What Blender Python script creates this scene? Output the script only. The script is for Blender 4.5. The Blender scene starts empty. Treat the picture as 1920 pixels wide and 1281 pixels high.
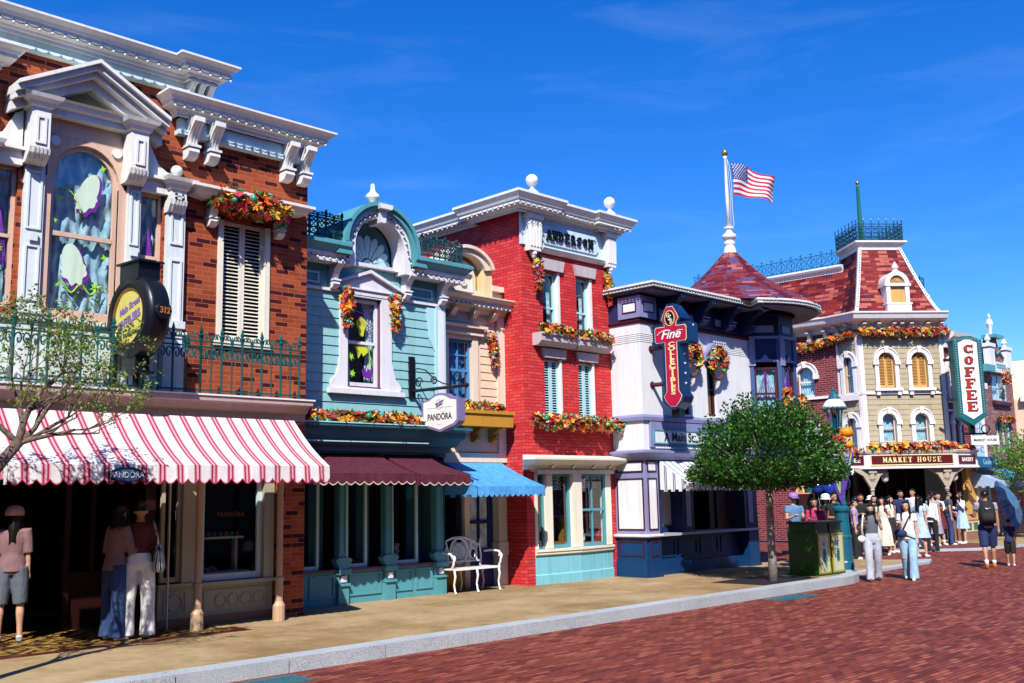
import bpy, bmesh, math, random
from math import sin, cos, pi, radians as R
from mathutils import Vector, Matrix

SC = bpy.context.scene
COL = SC.collection
# ------------------------------------------------------------------ camera
PIT, RHO, ALPHA = R(8.58), math.atan(.0205), R(45.0)
cam = bpy.data.cameras.new('camera'); cam_o = bpy.data.objects.new('camera', cam); COL.objects.link(cam_o)
fw = Vector((cos(ALPHA)*cos(PIT), sin(ALPHA)*cos(PIT), sin(PIT)))
r0 = Vector((sin(ALPHA), -cos(ALPHA), 0)); u0 = r0.cross(fw)
up = u0*cos(RHO) + r0*sin(RHO); rt = r0*cos(RHO) - u0*sin(RHO)
mw = Matrix((rt, up, -fw)).transposed().to_4x4(); mw.translation = (0, 0, 1.8)
cam_o.matrix_world = mw
cam.sensor_width = 36; cam.lens = 36*1918/1920; cam.clip_end = 3000; cam.clip_start = .05
SC.camera = cam_o
# ------------------------------------------------------------------ light
SUN_AZ, SUN_EL = R(221.5), R(45)
to_sun = Vector((cos(SUN_AZ)*cos(SUN_EL), sin(SUN_AZ)*cos(SUN_EL), sin(SUN_EL)))
sun = bpy.data.lights.new('sun', 'SUN'); sun.energy = 5.0; sun.angle = R(.5); sun.color = (1, .95, .87)
sun_o = bpy.data.objects.new('sun', sun); COL.objects.link(sun_o)
sun_o.rotation_euler = (-to_sun).to_track_quat('-Z', 'Y').to_euler()
W = bpy.data.worlds.new('World'); SC.world = W; W.use_nodes = True
nt = W.node_tree; nt.nodes.clear()
out = nt.nodes.new('ShaderNodeOutputWorld'); bg = nt.nodes.new('ShaderNodeBackground')
sky = nt.nodes.new('ShaderNodeTexSky'); sky.sky_type = 'NISHITA'; sky.sun_disc = False
sky.sun_elevation = SUN_EL; sky.sun_rotation = math.atan2(to_sun.x, to_sun.y)
sky.air_density = 1.0; sky.dust_density = .6; sky.ozone_density = 2.5; sky.altitude = 600
hs = nt.nodes.new('ShaderNodeHueSaturation'); hs.inputs['Saturation'].default_value = 1.42; hs.inputs['Hue'].default_value = .502
hs.inputs['Value'].default_value = 1.0
tn = nt.nodes.new('ShaderNodeMixRGB'); tn.blend_type = 'MULTIPLY'; tn.inputs[0].default_value = 1; tn.inputs[2].default_value = (.72, 1.0, 1.45, 1)
# thin cirrus drawn on the sky itself
tc = nt.nodes.new('ShaderNodeTexCoord'); mp = nt.nodes.new('ShaderNodeMapping'); mp.inputs['Scale'].default_value = (1.6, 1.6, 9)
mp.inputs['Rotation'].default_value = (0.10, -0.08, 0.3)
nz = nt.nodes.new('ShaderNodeTexNoise'); nz.inputs['Scale'].default_value = 2.6; nz.inputs['Detail'].default_value = 7; nz.inputs['Roughness'].default_value = .62
nz.inputs['Distortion'].default_value = .6
rp = nt.nodes.new('ShaderNodeValToRGB'); rp.color_ramp.elements[0].position = .50; rp.color_ramp.elements[1].position = .85
rp.color_ramp.elements[1].color = (.05, .05, .05, 1)
mx = nt.nodes.new('ShaderNodeMixRGB'); mx.inputs[2].default_value = (9, 11, 14, 1)
L = nt.links.new
L(tc.outputs['Generated'], mp.inputs['Vector']); L(mp.outputs[0], nz.inputs['Vector']); L(nz.outputs['Fac'], rp.inputs[0])
L(sky.outputs[0], hs.inputs['Color']); L(hs.outputs[0], tn.inputs[1]); L(tn.outputs[0], mx.inputs[1]); L(rp.outputs[0], mx.inputs[0])
L(mx.outputs[0], bg.inputs['Color']); bg.inputs['Strength'].default_value = .098; L(bg.outputs[0], out.inputs[0])
SC.view_settings.view_transform = 'Standard'; SC.view_settings.look = 'None'; SC.view_settings.gamma = 1
SC.view_settings.exposure = .5
SC.cycles.max_bounces = 6; SC.cycles.diffuse_bounces = 1; SC.cycles.transparent_max_bounces = 12

# ------------------------------------------------------------------ materials
MATS = {}
def lin(c):
    return tuple(((v/255)/12.92 if v/255 <= .04045 else ((v/255+.055)/1.055)**2.4) for v in c)
class NT:
    def __init__(s, name):
        s.m = bpy.data.materials.new(name); s.m.use_nodes = True; s.t = s.m.node_tree
        s.b = s.t.nodes['Principled BSDF']; s.o = s.t.nodes['Material Output']
    def n(s, ty, **kw):
        x = s.t.nodes.new('ShaderNode'+ty)
        for k, v in kw.items():
            if k in x.inputs: x.inputs[k].default_value = v
            else: setattr(x, k, v)
        return x
    def l(s, a, b): s.t.links.new(a, b)
    def uv(s, sx=1, sy=1, rot=0):
        u = s.n('UVMap'); m = s.n('Mapping'); m.inputs['Scale'].default_value = (sx, sy, 1); m.inputs['Rotation'].default_value = (0, 0, rot)
        s.l(u.outputs[0], m.inputs[0]); return m.outputs[0]
    def obj(s):
        return s.n('TexCoord').outputs['Object']
    def ramp(s, fac, stops, const=False):
        r = s.n('ValToRGB'); cr = r.color_ramp
        if const: cr.interpolation = 'CONSTANT'
        while len(cr.elements) < len(stops): cr.elements.new(.5)
        for e, (p, c) in zip(cr.elements, stops):
            e.position = p; e.color = tuple(c)+(1,) if len(c) == 3 else c
        s.l(fac, r.inputs[0]); return r.outputs[0]
    def mix(s, fac, a, b, blend='MIX'):
        m = s.n('MixRGB', blend_type=blend)
        for i, x in ((0, fac), (1, a), (2, b)):
            if hasattr(x, 'links'): s.l(x, m.inputs[i])
            else: m.inputs[i].default_value = x if i == 0 else (tuple(x)+(1,) if len(x) == 3 else x)
        return m.outputs[0]
    def bump(s, h, dist=.01, strength=.6):
        b = s.n('Bump'); b.inputs['Distance'].default_value = dist; b.inputs['Strength'].default_value = strength
        s.l(h, b.inputs['Height']); s.l(b.outputs[0], s.b.inputs['Normal'])
    def noise(s, vec, scale, detail=4, rough=.55):
        n = s.n('TexNoise'); n.inputs['Scale'].default_value = scale; n.inputs['Detail'].default_value = detail; n.inputs['Roughness'].default_value = rough
        if vec is not None: s.l(vec, n.inputs['Vector'])
        return n.outputs['Fac']
def sc(c, k): return tuple(min(1, v*k) for v in c)

def paint(name, c, rough=.45, var=.10, metal=0):
    if name in MATS: return MATS[name]
    t = NT(name); o = t.obj()
    a = t.noise(o, 1.3, 6, .65); b = t.noise(o, 28, 3)
    col = t.ramp(a, [(.25, sc(c, 1-var*1.6)), (.55, c), (.8, sc(c, 1+var*.6))])
    col = t.mix(.12, col, t.ramp(b, [(.3, sc(c, .7)), (.7, sc(c, 1.15))]))
    ms_ = t.n('Mapping'); ms_.inputs['Scale'].default_value = (7, 7, .55); t.l(o, ms_.inputs[0]); st = t.noise(ms_.outputs[0], 1.5, 5, .65)
    col = t.mix(.55, col, t.ramp(st, [(.33, (.78, .76, .72)), (.52, (1, 1, 1))]), 'MULTIPLY')
    t.l(col, t.b.inputs['Base Color']); t.b.inputs['Specular IOR Level'].default_value = .35; t.b.inputs['Roughness'].default_value = rough; t.b.inputs['Metallic'].default_value = metal
    t.bump(b, .003, .35)
    MATS[name] = t.m; return t.m
def brick(name, cols, mortar, bw, bh, ms=.006, rough=.8, offset=.5, bumpd=.006, dirt=.25):
    """running bond; every brick takes one of cols ((position, colour) stops)"""
    if name in MATS: return MATS[name]
    t = NT(name); v = t.uv(); k = t.n('TexBrick'); k.offset = offset
    t.l(v, k.inputs['Vector']); k.inputs['Scale'].default_value = 1
    k.inputs['Color1'].default_value = (0, 0, 0, 1); k.inputs['Color2'].default_value = (1, 1, 1, 1); k.inputs['Mortar'].default_value = (.5, .5, .5, 1)
    k.inputs['Mortar Size'].default_value = ms; k.inputs['Brick Width'].default_value = bw; k.inputs['Row Height'].default_value = bh; k.inputs['Mortar Smooth'].default_value = .1
    c = t.ramp(k.outputs['Color'], cols, True)
    n = t.noise(v, 60, 3); n2 = t.noise(v, .8, 5)
    c = t.mix(.35, c, t.ramp(n, [(.2, (.45,)*3), (.8, (1.25,)*3)]), 'MULTIPLY')
    c = t.mix(dirt, c, t.ramp(n2, [(.3, (.55,)*3), (.7, (1.1,)*3)]), 'MULTIPLY')
    c = t.mix(k.outputs['Fac'], c, mortar)
    t.l(c, t.b.inputs['Base Color']); t.b.inputs['Roughness'].default_value = rough; t.b.inputs['Specular IOR Level'].default_value = .18
    inv = t.n('Math', operation='SUBTRACT'); inv.inputs[0].default_value = 1; t.l(k.outputs['Fac'], inv.inputs[1])
    t.bump(inv.outputs[0], bumpd, .8)
    MATS[name] = t.m; return t.m
def palette(name, cols, rough=.55, transl=.0, spread=True):
    """one colour per loose piece (flower, leaf, bauble)"""
    if name in MATS: return MATS[name]
    t = NT(name); g = t.n('NewGeometry')
    n = len(cols); stops = [(i/n, c) for i, c in enumerate(cols)]
    c = t.ramp(g.outputs['Random Per Island'], stops, True)
    nn = t.noise(t.obj(), 40, 2)
    c = t.mix(.5, c, t.ramp(nn, [(.3, (.6,)*3), (.7, (1.2,)*3)]), 'MULTIPLY')
    t.l(c, t.b.inputs['Base Color']); t.b.inputs['Roughness'].default_value = rough
    if transl:
        tr = t.n('BsdfTranslucent'); t.l(c, tr.inputs[0]); ms = t.n('MixShader'); ms.inputs[0].default_value = transl
        t.l(t.b.outputs[0], ms.inputs[1]); t.l(tr.outputs[0], ms.inputs[2]); t.l(ms.outputs[0], t.o.inputs[0])
    MATS[name] = t.m; return t.m
def glass(name='window_glass', tint=(.8, .88, .92), refl=.10, dark=.0):
    if name in MATS: return MATS[name]
    t = NT(name); tr = t.n('BsdfTransparent'); tr.inputs[0].default_value = tuple(tint)+(1,)
    gl = t.n('BsdfGlossy'); gl.inputs['Roughness'].default_value = .02; gl.inputs[0].default_value = (1, 1, 1, 1)
    ge = t.n('NewGeometry'); dt = t.n('VectorMath', operation='DOT_PRODUCT'); t.l(ge.outputs['Normal'], dt.inputs[0]); t.l(ge.outputs['Incoming'], dt.inputs[1])
    ab = t.n('Math', operation='ABSOLUTE'); t.l(dt.outputs['Value'], ab.inputs[0]); om = t.n('Math', operation='SUBTRACT'); om.inputs[0].default_value = 1; t.l(ab.outputs[0], om.inputs[1])
    pw = t.n('Math', operation='POWER'); pw.inputs[1].default_value = 5; t.l(om.outputs[0], pw.inputs[0])
    ad = t.n('Math', operation='ADD'); ad.inputs[1].default_value = refl; t.l(pw.outputs[0], ad.inputs[0]); ad.use_clamp = True
    nn = t.noise(t.obj(), 2.2, 2); bp = t.n('Bump'); bp.inputs['Distance'].default_value = .01; bp.inputs['Strength'].default_value = .25
    t.l(nn, bp.inputs['Height']); t.l(bp.outputs[0], gl.inputs['Normal'])
    ms = t.n('MixShader'); t.l(ad.outputs[0], ms.inputs[0]); t.l(tr.outputs[0], ms.inputs[1]); t.l(gl.outputs[0], ms.inputs[2])
    t.l(ms.outputs[0], t.o.inputs[0]); MATS[name] = t.m; return t.m
def cloth(name, c, c2=None, rough=.85, transl=0):
    if name in MATS: return MATS[name]
    t = NT(name); o = t.obj(); a = t.noise(o, 9, 5, .6)
    col = t.ramp(a, [(.3, sc(c, .8)), (.7, sc(c2 or c, 1.1))]); t.l(col, t.b.inputs['Base Color'])
    t.b.inputs['Roughness'].default_value = rough
    mp_ = t.n('Mapping'); mp_.inputs['Scale'].default_value = (11, 11, 3.2); t.l(o, mp_.inputs[0]); b = t.noise(mp_.outputs[0], 1.6, 4, .55); t.bump(b, .035, .5)
    if transl:
        tr = t.n('BsdfTranslucent'); t.l(col, tr.inputs[0]); ms = t.n('MixShader'); ms.inputs[0].default_value = transl
        t.l(t.b.outputs[0], ms.inputs[1]); t.l(tr.outputs[0], ms.inputs[2]); t.l(ms.outputs[0], t.o.inputs[0])
    MATS[name] = t.m; return t.m
def stripes(name, base, bands, period, rough=.8, axis=0, transl=.12):
    """stripes along one UV axis; bands = [(start, colour)] inside 0..1 of the period"""
    if name in MATS: return MATS[name]
    t = NT(name); u = t.n('UVMap'); s = t.n('SeparateXYZ'); t.l(u.outputs[0], s.inputs[0])
    d = t.n('Math', operation='DIVIDE'); d.inputs[1].default_value = period; t.l(s.outputs[axis], d.inputs[0])
    f = t.n('Math', operation='FRACT'); t.l(d.outputs[0], f.inputs[0])
    c = t.ramp(f.outputs[0], [(0, base)]+bands, True)
    nn = t.noise(t.obj(), 3, 5); c = t.mix(.5, c, t.ramp(nn, [(.3, (.82,)*3), (.7, (1.05,)*3)]), 'MULTIPLY')
    t.l(c, t.b.inputs['Base Color']); t.b.inputs['Roughness'].default_value = rough
    t.bump(t.noise(t.obj(), 5, 4), .03, .4)
    if transl:
        tr = t.n('BsdfTranslucent'); t.l(c, tr.inputs[0]); ms = t.n('MixShader'); ms.inputs[0].default_value = transl
        t.l(t.b.outputs[0], ms.inputs[1]); t.l(tr.outputs[0], ms.inputs[2]); t.l(ms.outputs[0], t.o.inputs[0])
    MATS[name] = t.m; return t.m

# ------------------------------------------------------------------ mesh helpers
class Fr:
    """a frame on a facade: u runs along az, w points out of the wall, z is up"""
    def __init__(s, o=(0, 0, 0), az=0):
        a = R(az); s.o = Vector((o[0], o[1], o[2] if len(o) > 2 else 0)); s.u = Vector((cos(a), sin(a), 0)); s.w = Vector((sin(a), -cos(a), 0))
    def __call__(s, u, w, z): return s.o + s.u*u + s.w*w + Vector((0, 0, z))
ORG = {}
ID0 = lambda a, b, c: Vector((a, b, c))
WHOLE = {'flowers', 'leaves', 'crown', 'trunk', 'stars', 'tread', 'bars', 'print', 'lettering', 'script', 'monogram', 'emblem', 'window_decal', 'hip_studs', 'wing_studs', 'siding_lines', 'window_lettering', 'number', 'crest_panel', 'shutter', 'curtain', 'window', 'cloth', 'ridge_seams', 'stonework', 'bargeboard'}
SINGULAR = {'baubles': 'bauble', 'bulbs': 'bulb', 'eyes': 'eye', 'eyebrows': 'eyebrow', 'hangers': 'hanger', 'pipes': 'pipe', 'arms': 'arm', 'beading': 'bead', 'windows': 'window', 'rails': 'rail', 'ribs': 'rib', 'socks': 'sock', 'sleeves': 'sleeve', 'banner_stripes': 'banner_stripe'}
class MB:
    def __init__(s, fr=None): s.v = []; s.f = []; s.mi = []; s.lp = []; s.fr = fr or (lambda u, w, z: Vector((u, -w, z)))
    def P(s, p):
        s.v.append(s.fr(*p)); s.lp.append((len(s.v)-1, p)); return len(s.v)-1
    def face(s, idx, m=0): s.f.append(tuple(idx)); s.mi.append(m)
    def poly(s, pts, m=0): s.face([s.P(p) for p in pts], m)
    def box(s, u0, u1, w0, w1, z0, z1, m=0):
        i = [s.P(p) for p in ((u0, w0, z0), (u1, w0, z0), (u1, w1, z0), (u0, w1, z0), (u0, w0, z1), (u1, w0, z1), (u1, w1, z1), (u0, w1, z1))]
        for q in ((0, 3, 2, 1), (4, 5, 6, 7), (0, 1, 5, 4), (1, 2, 6, 5), (2, 3, 7, 6), (3, 0, 4, 7)): s.face([i[k] for k in q], m)
    def prism(s, pts, w0, w1, m=0, msides=None):
        """outline in (u, z) pushed from w0 to w1"""
        a = [s.P((p[0], w0, p[1])) for p in pts]; b = [s.P((p[0], w1, p[1])) for p in pts]; n = len(pts)
        s.face(a[::-1], m); s.face(b, m)
        for i in range(n): s.face((a[i], a[(i+1) % n], b[(i+1) % n], b[i]), m if msides is None else msides)
    def prismz(s, pts, z0, z1, m=0):
        a = [s.P((p[0], p[1], z0)) for p in pts]; b = [s.P((p[0], p[1], z1)) for p in pts]; n = len(pts)
        s.face(a[::-1], m); s.face(b, m)
        for i in range(n): s.face((a[i], a[(i+1) % n], b[(i+1) % n], b[i]), m)
    def prismu(s, pts, u0, u1, m=0):
        """outline in (w, z) pushed along u"""
        a = [s.P((u0, p[0], p[1])) for p in pts]; b = [s.P((u1, p[0], p[1])) for p in pts]; n = len(pts)
        s.face(a, m); s.face(b[::-1], m)
        for i in range(n): s.face((a[i], b[i], b[(i+1) % n], a[(i+1) % n]), m)
    def sweep(s, prof, path, m=0, closed=False, caps=True):
        """profile [(out, z)] swept along a (u, w) path with mitred corners; out is to the right of u"""
        n = len(path); rings = []
        for i, p in enumerate(path):
            p = Vector(p)
            d0 = (p-Vector(path[i-1])) if (i > 0 or closed) else None
            d1 = (Vector(path[(i+1) % n])-p) if (i < n-1 or closed) else None
            if d0 is None: d0 = d1
            if d1 is None: d1 = d0
            d0 = d0.normalized(); d1 = d1.normalized()
            n0 = Vector((-d0.y, d0.x)); n1 = Vector((-d1.y, d1.x)); b = n0+n1
            b = b/max(.25, b.dot(n0)) if b.length > 1e-6 else n0
            rings.append([s.P((p.x+b.x*o, p.y+b.y*o, z)) for o, z in prof])
        k = len(prof)
        for i in range(n if closed else n-1):
            A, B = rings[i], rings[(i+1) % n]
            for j in range(k-1): s.face((A[j], B[j], B[j+1], A[j+1]), m)
        if caps and not closed: s.face(rings[0], m); s.face(rings[-1][::-1], m)
    def lathe(s, prof, u, w, n=16, m=0, rot=0):
        rings = [[s.P((u+r*cos(2*pi*i/n+rot), w+r*sin(2*pi*i/n+rot), z)) for i in range(n)] for r, z in prof]
        for A, B in zip(rings, rings[1:]):
            for i in range(n): s.face((A[i], A[(i+1) % n], B[(i+1) % n], B[i]), m)
        s.face(rings[0][::-1], m); s.face(rings[-1], m)
    def ball(s, c, r, n=10, m=0, sx=1, sy=1, sz=1):
        k = max(4, n//2); rings = []
        for j in range(1, k):
            a = pi*j/k
            rings.append([s.P((c[0]+r*sx*sin(a)*cos(2*pi*i/n), c[1]+r*sy*sin(a)*sin(2*pi*i/n), c[2]-r*sz*cos(a))) for i in range(n)])
        b = s.P((c[0], c[1], c[2]-r*sz)); t = s.P((c[0], c[1], c[2]+r*sz))
        for i in range(n):
            s.face((b, rings[0][(i+1) % n], rings[0][i]), m); s.face((t, rings[-1][i], rings[-1][(i+1) % n]), m)
        for A, B in zip(rings, rings[1:]):
            for i in range(n): s.face((A[i], A[(i+1) % n], B[(i+1) % n], B[i]), m)
    def tube(s, pts, r, n=6, m=0, closed=False):
        """pipe through points; r a number or one radius per point"""
        pts = [Vector(p) for p in pts]; k = len(pts); rings = []; pn = None
        for i, p in enumerate(pts):
            a = pts[i-1] if i > 0 else (pts[-1] if closed else p); b = pts[(i+1) % k] if (i < k-1 or closed) else p
            d = (b-a)
            if d.length < 1e-9: d = Vector((0, 0, 1))
            d.normalize()
            if pn is None: pn = d.orthogonal().normalized()
            pn = (pn-d*pn.dot(d))
            pn = pn.normalized() if pn.length > 1e-6 else d.orthogonal().normalized()
            q = d.cross(pn); rr = r[i] if isinstance(r, (list, tuple)) else r
            rings.append([s.P(p+(pn*cos(2*pi*j/n)+q*sin(2*pi*j/n))*rr) for j in range(n)])
        for i in range(k if closed else k-1):
            A, B = rings[i], rings[(i+1) % k]
            for j in range(n): s.face((A[j], A[(j+1) % n], B[(j+1) % n], B[j]), m)
        if not closed: s.face(rings[0][::-1], m); s.face(rings[-1], m)
    def grid(s, fn, nu, nv, m=0):
        g = [[s.P(fn(i/nu, j/nv)) for j in range(nv+1)] for i in range(nu+1)]
        for i in range(nu):
            for j in range(nv): s.face((g[i][j], g[i+1][j], g[i+1][j+1], g[i][j+1]), m)
    # wall with rectangular openings -----------------------------------------
    def wall(s, u0, u1, z0, z1, holes=(), w=0, m=0, reveal=.14, mr=None):
        us = sorted({u0, u1, *[h[0] for h in holes], *[h[1] for h in holes]}); zs = sorted({z0, z1, *[h[2] for h in holes], *[h[3] for h in holes]})
        us = [a for a in us if u0 <= a <= u1]; zs = [a for a in zs if z0 <= a <= z1]
        for a, b in zip(us, us[1:]):
            for c, d in zip(zs, zs[1:]):
                mu, mz = (a+b)/2, (c+d)/2
                if any(h[0] < mu < h[1] and h[2] < mz < h[3] for h in holes): continue
                s.poly(((a, w, c), (b, w, c), (b, w, d), (a, w, d)), m)
        k = m if mr is None else mr
        for a, b, c, d in [h[:4] for h in holes]:
            for p, q in (((a, c), (b, c)), ((b, c), (b, d)), ((b, d), (a, d)), ((a, d), (a, c))):
                s.poly(((p[0], w, p[1]), (q[0], w, q[1]), (q[0], w-reveal, q[1]), (p[0], w-reveal, p[1])), k)
    def boards(s, u0, u1, z0, z1, holes=(), w=0, step=.14, lap=.014, m=0):
        """clapboards: each board leans out at its foot"""
        n = max(1, round((z1-z0)/step)); st = (z1-z0)/n
        for i in range(n):
            c, d = z0+i*st, z0+(i+1)*st; iv = [(u0, u1)]
            for h in holes:
                if h[2] < d-1e-4 and h[3] > c+1e-4:
                    nv = []
                    for a, b in iv:
                        if h[1] <= a or h[0] >= b: nv.append((a, b)); continue
                        if h[0] > a: nv.append((a, h[0]))
                        if h[1] < b: nv.append((h[1], b))
                    iv = nv
            for a, b in iv:
                s.poly(((a, w+lap, c), (b, w+lap, c), (b, w+.001, d), (a, w+.001, d)), m)
                s.poly(((a, w, c), (b, w, c), (b, w+lap, c), (a, w+lap, c)), m)
    def clusters(s, gap=.012):
        """groups of faces that touch or nearly touch: one group = one separate piece"""
        n = len(s.v); pa = list(range(n))
        def find(a):
            while pa[a] != a: pa[a] = pa[pa[a]]; a = pa[a]
            return a
        for f in s.f:
            r = find(f[0])
            for v in f[1:]:
                q = find(v)
                if q != r: pa[q] = r
        comp = {}
        for i, f in enumerate(s.f): comp.setdefault(find(f[0]), []).append(i)
        keys = list(comp)
        if len(keys) < 2 or len(keys) > 500: return [list(range(len(s.f)))]
        bb = []
        for k in keys:
            vs = [s.v[v] for i in comp[k] for v in s.f[i]]
            bb.append((min(v.x for v in vs)-gap, max(v.x for v in vs)+gap, min(v.y for v in vs)-gap, max(v.y for v in vs)+gap, min(v.z for v in vs)-gap, max(v.z for v in vs)+gap))
        g = list(range(len(keys)))
        def fg(a):
            while g[a] != a: g[a] = g[g[a]]; a = g[a]
            return a
        for i in range(len(keys)):
            for j in range(i):
                A, B = bb[i], bb[j]
                if A[0] < B[1] and B[0] < A[1] and A[2] < B[3] and B[2] < A[3] and A[4] < B[5] and B[4] < A[5]: g[fg(i)] = fg(j)
        res = {}
        for i, k in enumerate(keys): res.setdefault(fg(i), []).extend(comp[k])
        return list(res.values())
    def build(s, name, mats, parent=None, smooth=False, loc=None, label=None, cat=None, group=None, kind=None, uvf=None, whole=False):
        if not isinstance(mats, (list, tuple)): mats = [mats]
        if parent and not whole and not label and not kind and name not in WHOLE:
            cl = s.clusters()
            if 1 < len(cl) <= 60:
                res = None; sg = SINGULAR.get(name, name)
                for fs in cl:
                    q = MB(ID0); mp = {}
                    for fi in fs:
                        for vi in s.f[fi]:
                            if vi not in mp: mp[vi] = len(q.v); q.v.append(s.v[vi])
                        q.f.append(tuple(mp[vi] for vi in s.f[fi])); q.mi.append(s.mi[fi])
                    lp = dict(s.lp); q.lp = [(mp[vi], lp[vi]) for vi in mp if vi in lp]
                    o = q.build(sg, mats, parent, smooth, loc, uvf=uvf, whole=True); res = res or o
                return res
        base = Vector(loc) if loc is not None else (ORG.get(parent.name, Vector((0, 0, 0))) if parent else Vector((0, 0, 0)))
        me = bpy.data.meshes.new(name)
        me.from_pydata([v-base for v in s.v], [], s.f)
        for x in mats: me.materials.append(x)
        me.polygons.foreach_set('material_index', s.mi)
        uv = me.uv_layers.new(name='UVMap'); dat = [0.0]*(2*len(me.loops))
        Z = Vector((0, 0, 1))
        for p in me.polygons:
            n = p.normal
            if abs(n.z) > .98: t = Vector((1, 0, 0)); b = Vector((0, 1, 0))
            else:
                t = Z.cross(n).normalized(); b = n.cross(t)
                if (abs(t.x) >= abs(t.y) and t.x < 0) or (abs(t.y) > abs(t.x) and t.y < 0): t = -t
                if b.z < 0: b = -b
            for li in p.loop_indices:
                v = s.v[me.loops[li].vertex_index]; dat[2*li] = v.dot(t); dat[2*li+1] = v.dot(b)
        if uvf:
            lp = dict(s.lp)
            for l in me.loops: dat[2*l.index:2*l.index+2] = uvf(*lp[l.vertex_index])
        uv.data.foreach_set('uv', dat)
        if smooth: me.polygons.foreach_set('use_smooth', [True]*len(me.polygons))
        me.validate(); me.update()
        o = bpy.data.objects.new(name, me); COL.objects.link(o)
        if parent: o.parent = parent
        elif loc is not None: o.location = base
        ORG[o.name] = base
        tag(o, label, cat, group, kind)
        return o
def tag(o, label=None, cat=None, group=None, kind=None):
    if label: o['label'] = label
    if cat: o['category'] = cat
    if group: o['group'] = group
    if kind: o['kind'] = kind
    return o
def thing(name, loc, label, cat, group=None, rz=0):
    o = bpy.data.objects.new(name, None); COL.objects.link(o); o.location = loc; o.rotation_euler.z = rz
    o.empty_display_size = .1; ORG[o.name] = Vector(loc) if rz == 0 else Vector((0, 0, 0))
    return tag(o, label, cat, group)
def copy_tree(o, parent=None):
    c = o.copy(); COL.objects.link(c); c.parent = parent; ORG[c.name] = ORG.get(o.name)
    for ch in list(o.children): copy_tree(ch, c)
    return c
def arc(cx, cz, r, a0, a1, n, rz=None):
    rz = r if rz is None else rz
    return [(cx+r*cos(R(a0+(a1-a0)*i/n)), cz+rz*sin(R(a0+(a1-a0)*i/n))) for i in range(n+1)]
def rnd(a, b): return random.uniform(a, b)
# lettering ----------------------------------------------------------------
def text_pts(s, size, bold=0.0, shear=0.0, sp=1.0):
    """filled outlines of the built-in typeface as (verts, faces), centred on x"""
    c = bpy.data.curves.new('t', 'FONT'); c.body = s; c.size = size; c.offset = bold; c.shear = shear; c.space_character = sp
    c.align_x = 'CENTER'; c.align_y = 'CENTER'; c.resolution_u = 4
    o = bpy.data.objects.new('t', c); COL.objects.link(o)
    dg = bpy.context.evaluated_depsgraph_get(); me = bpy.data.meshes.new_from_object(o.evaluated_get(dg))
    v = [tuple(x.co) for x in me.vertices]; f = [tuple(p.vertices) for p in me.polygons]
    bpy.data.objects.remove(o); bpy.data.curves.remove(c); bpy.data.meshes.remove(me)
    return v, f
def add_text(mb, s, u, w, z, size, m=0, bold=0.0, shear=0.0, sp=1.0, sx=1.0, th=.006, rot=0.0):
    v, f = text_pts(s, size, bold, shear, sp); i0 = len(mb.v); cr, sr = cos(rot), sin(rot)
    for x, y, _ in v:
        x *= sx; mb.P((u+x*cr-y*sr, w, z+x*sr+y*cr))
    for p in f: mb.face([i0+k for k in p], m)
    ed = {}
    for p in f:
        for a, b in zip(p, p[1:]+p[:1]): ed[(a, b)] = ed.get((a, b), 0)+1
    i1 = len(mb.v)
    for x, y, _ in v:
        x *= sx; mb.P((u+x*cr-y*sr, w-th, z+x*sr+y*cr))
    for (a, b) in ed:
        if (b, a) not in ed: mb.face((i0+a, i0+b, i1+b, i1+a), m)
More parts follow.
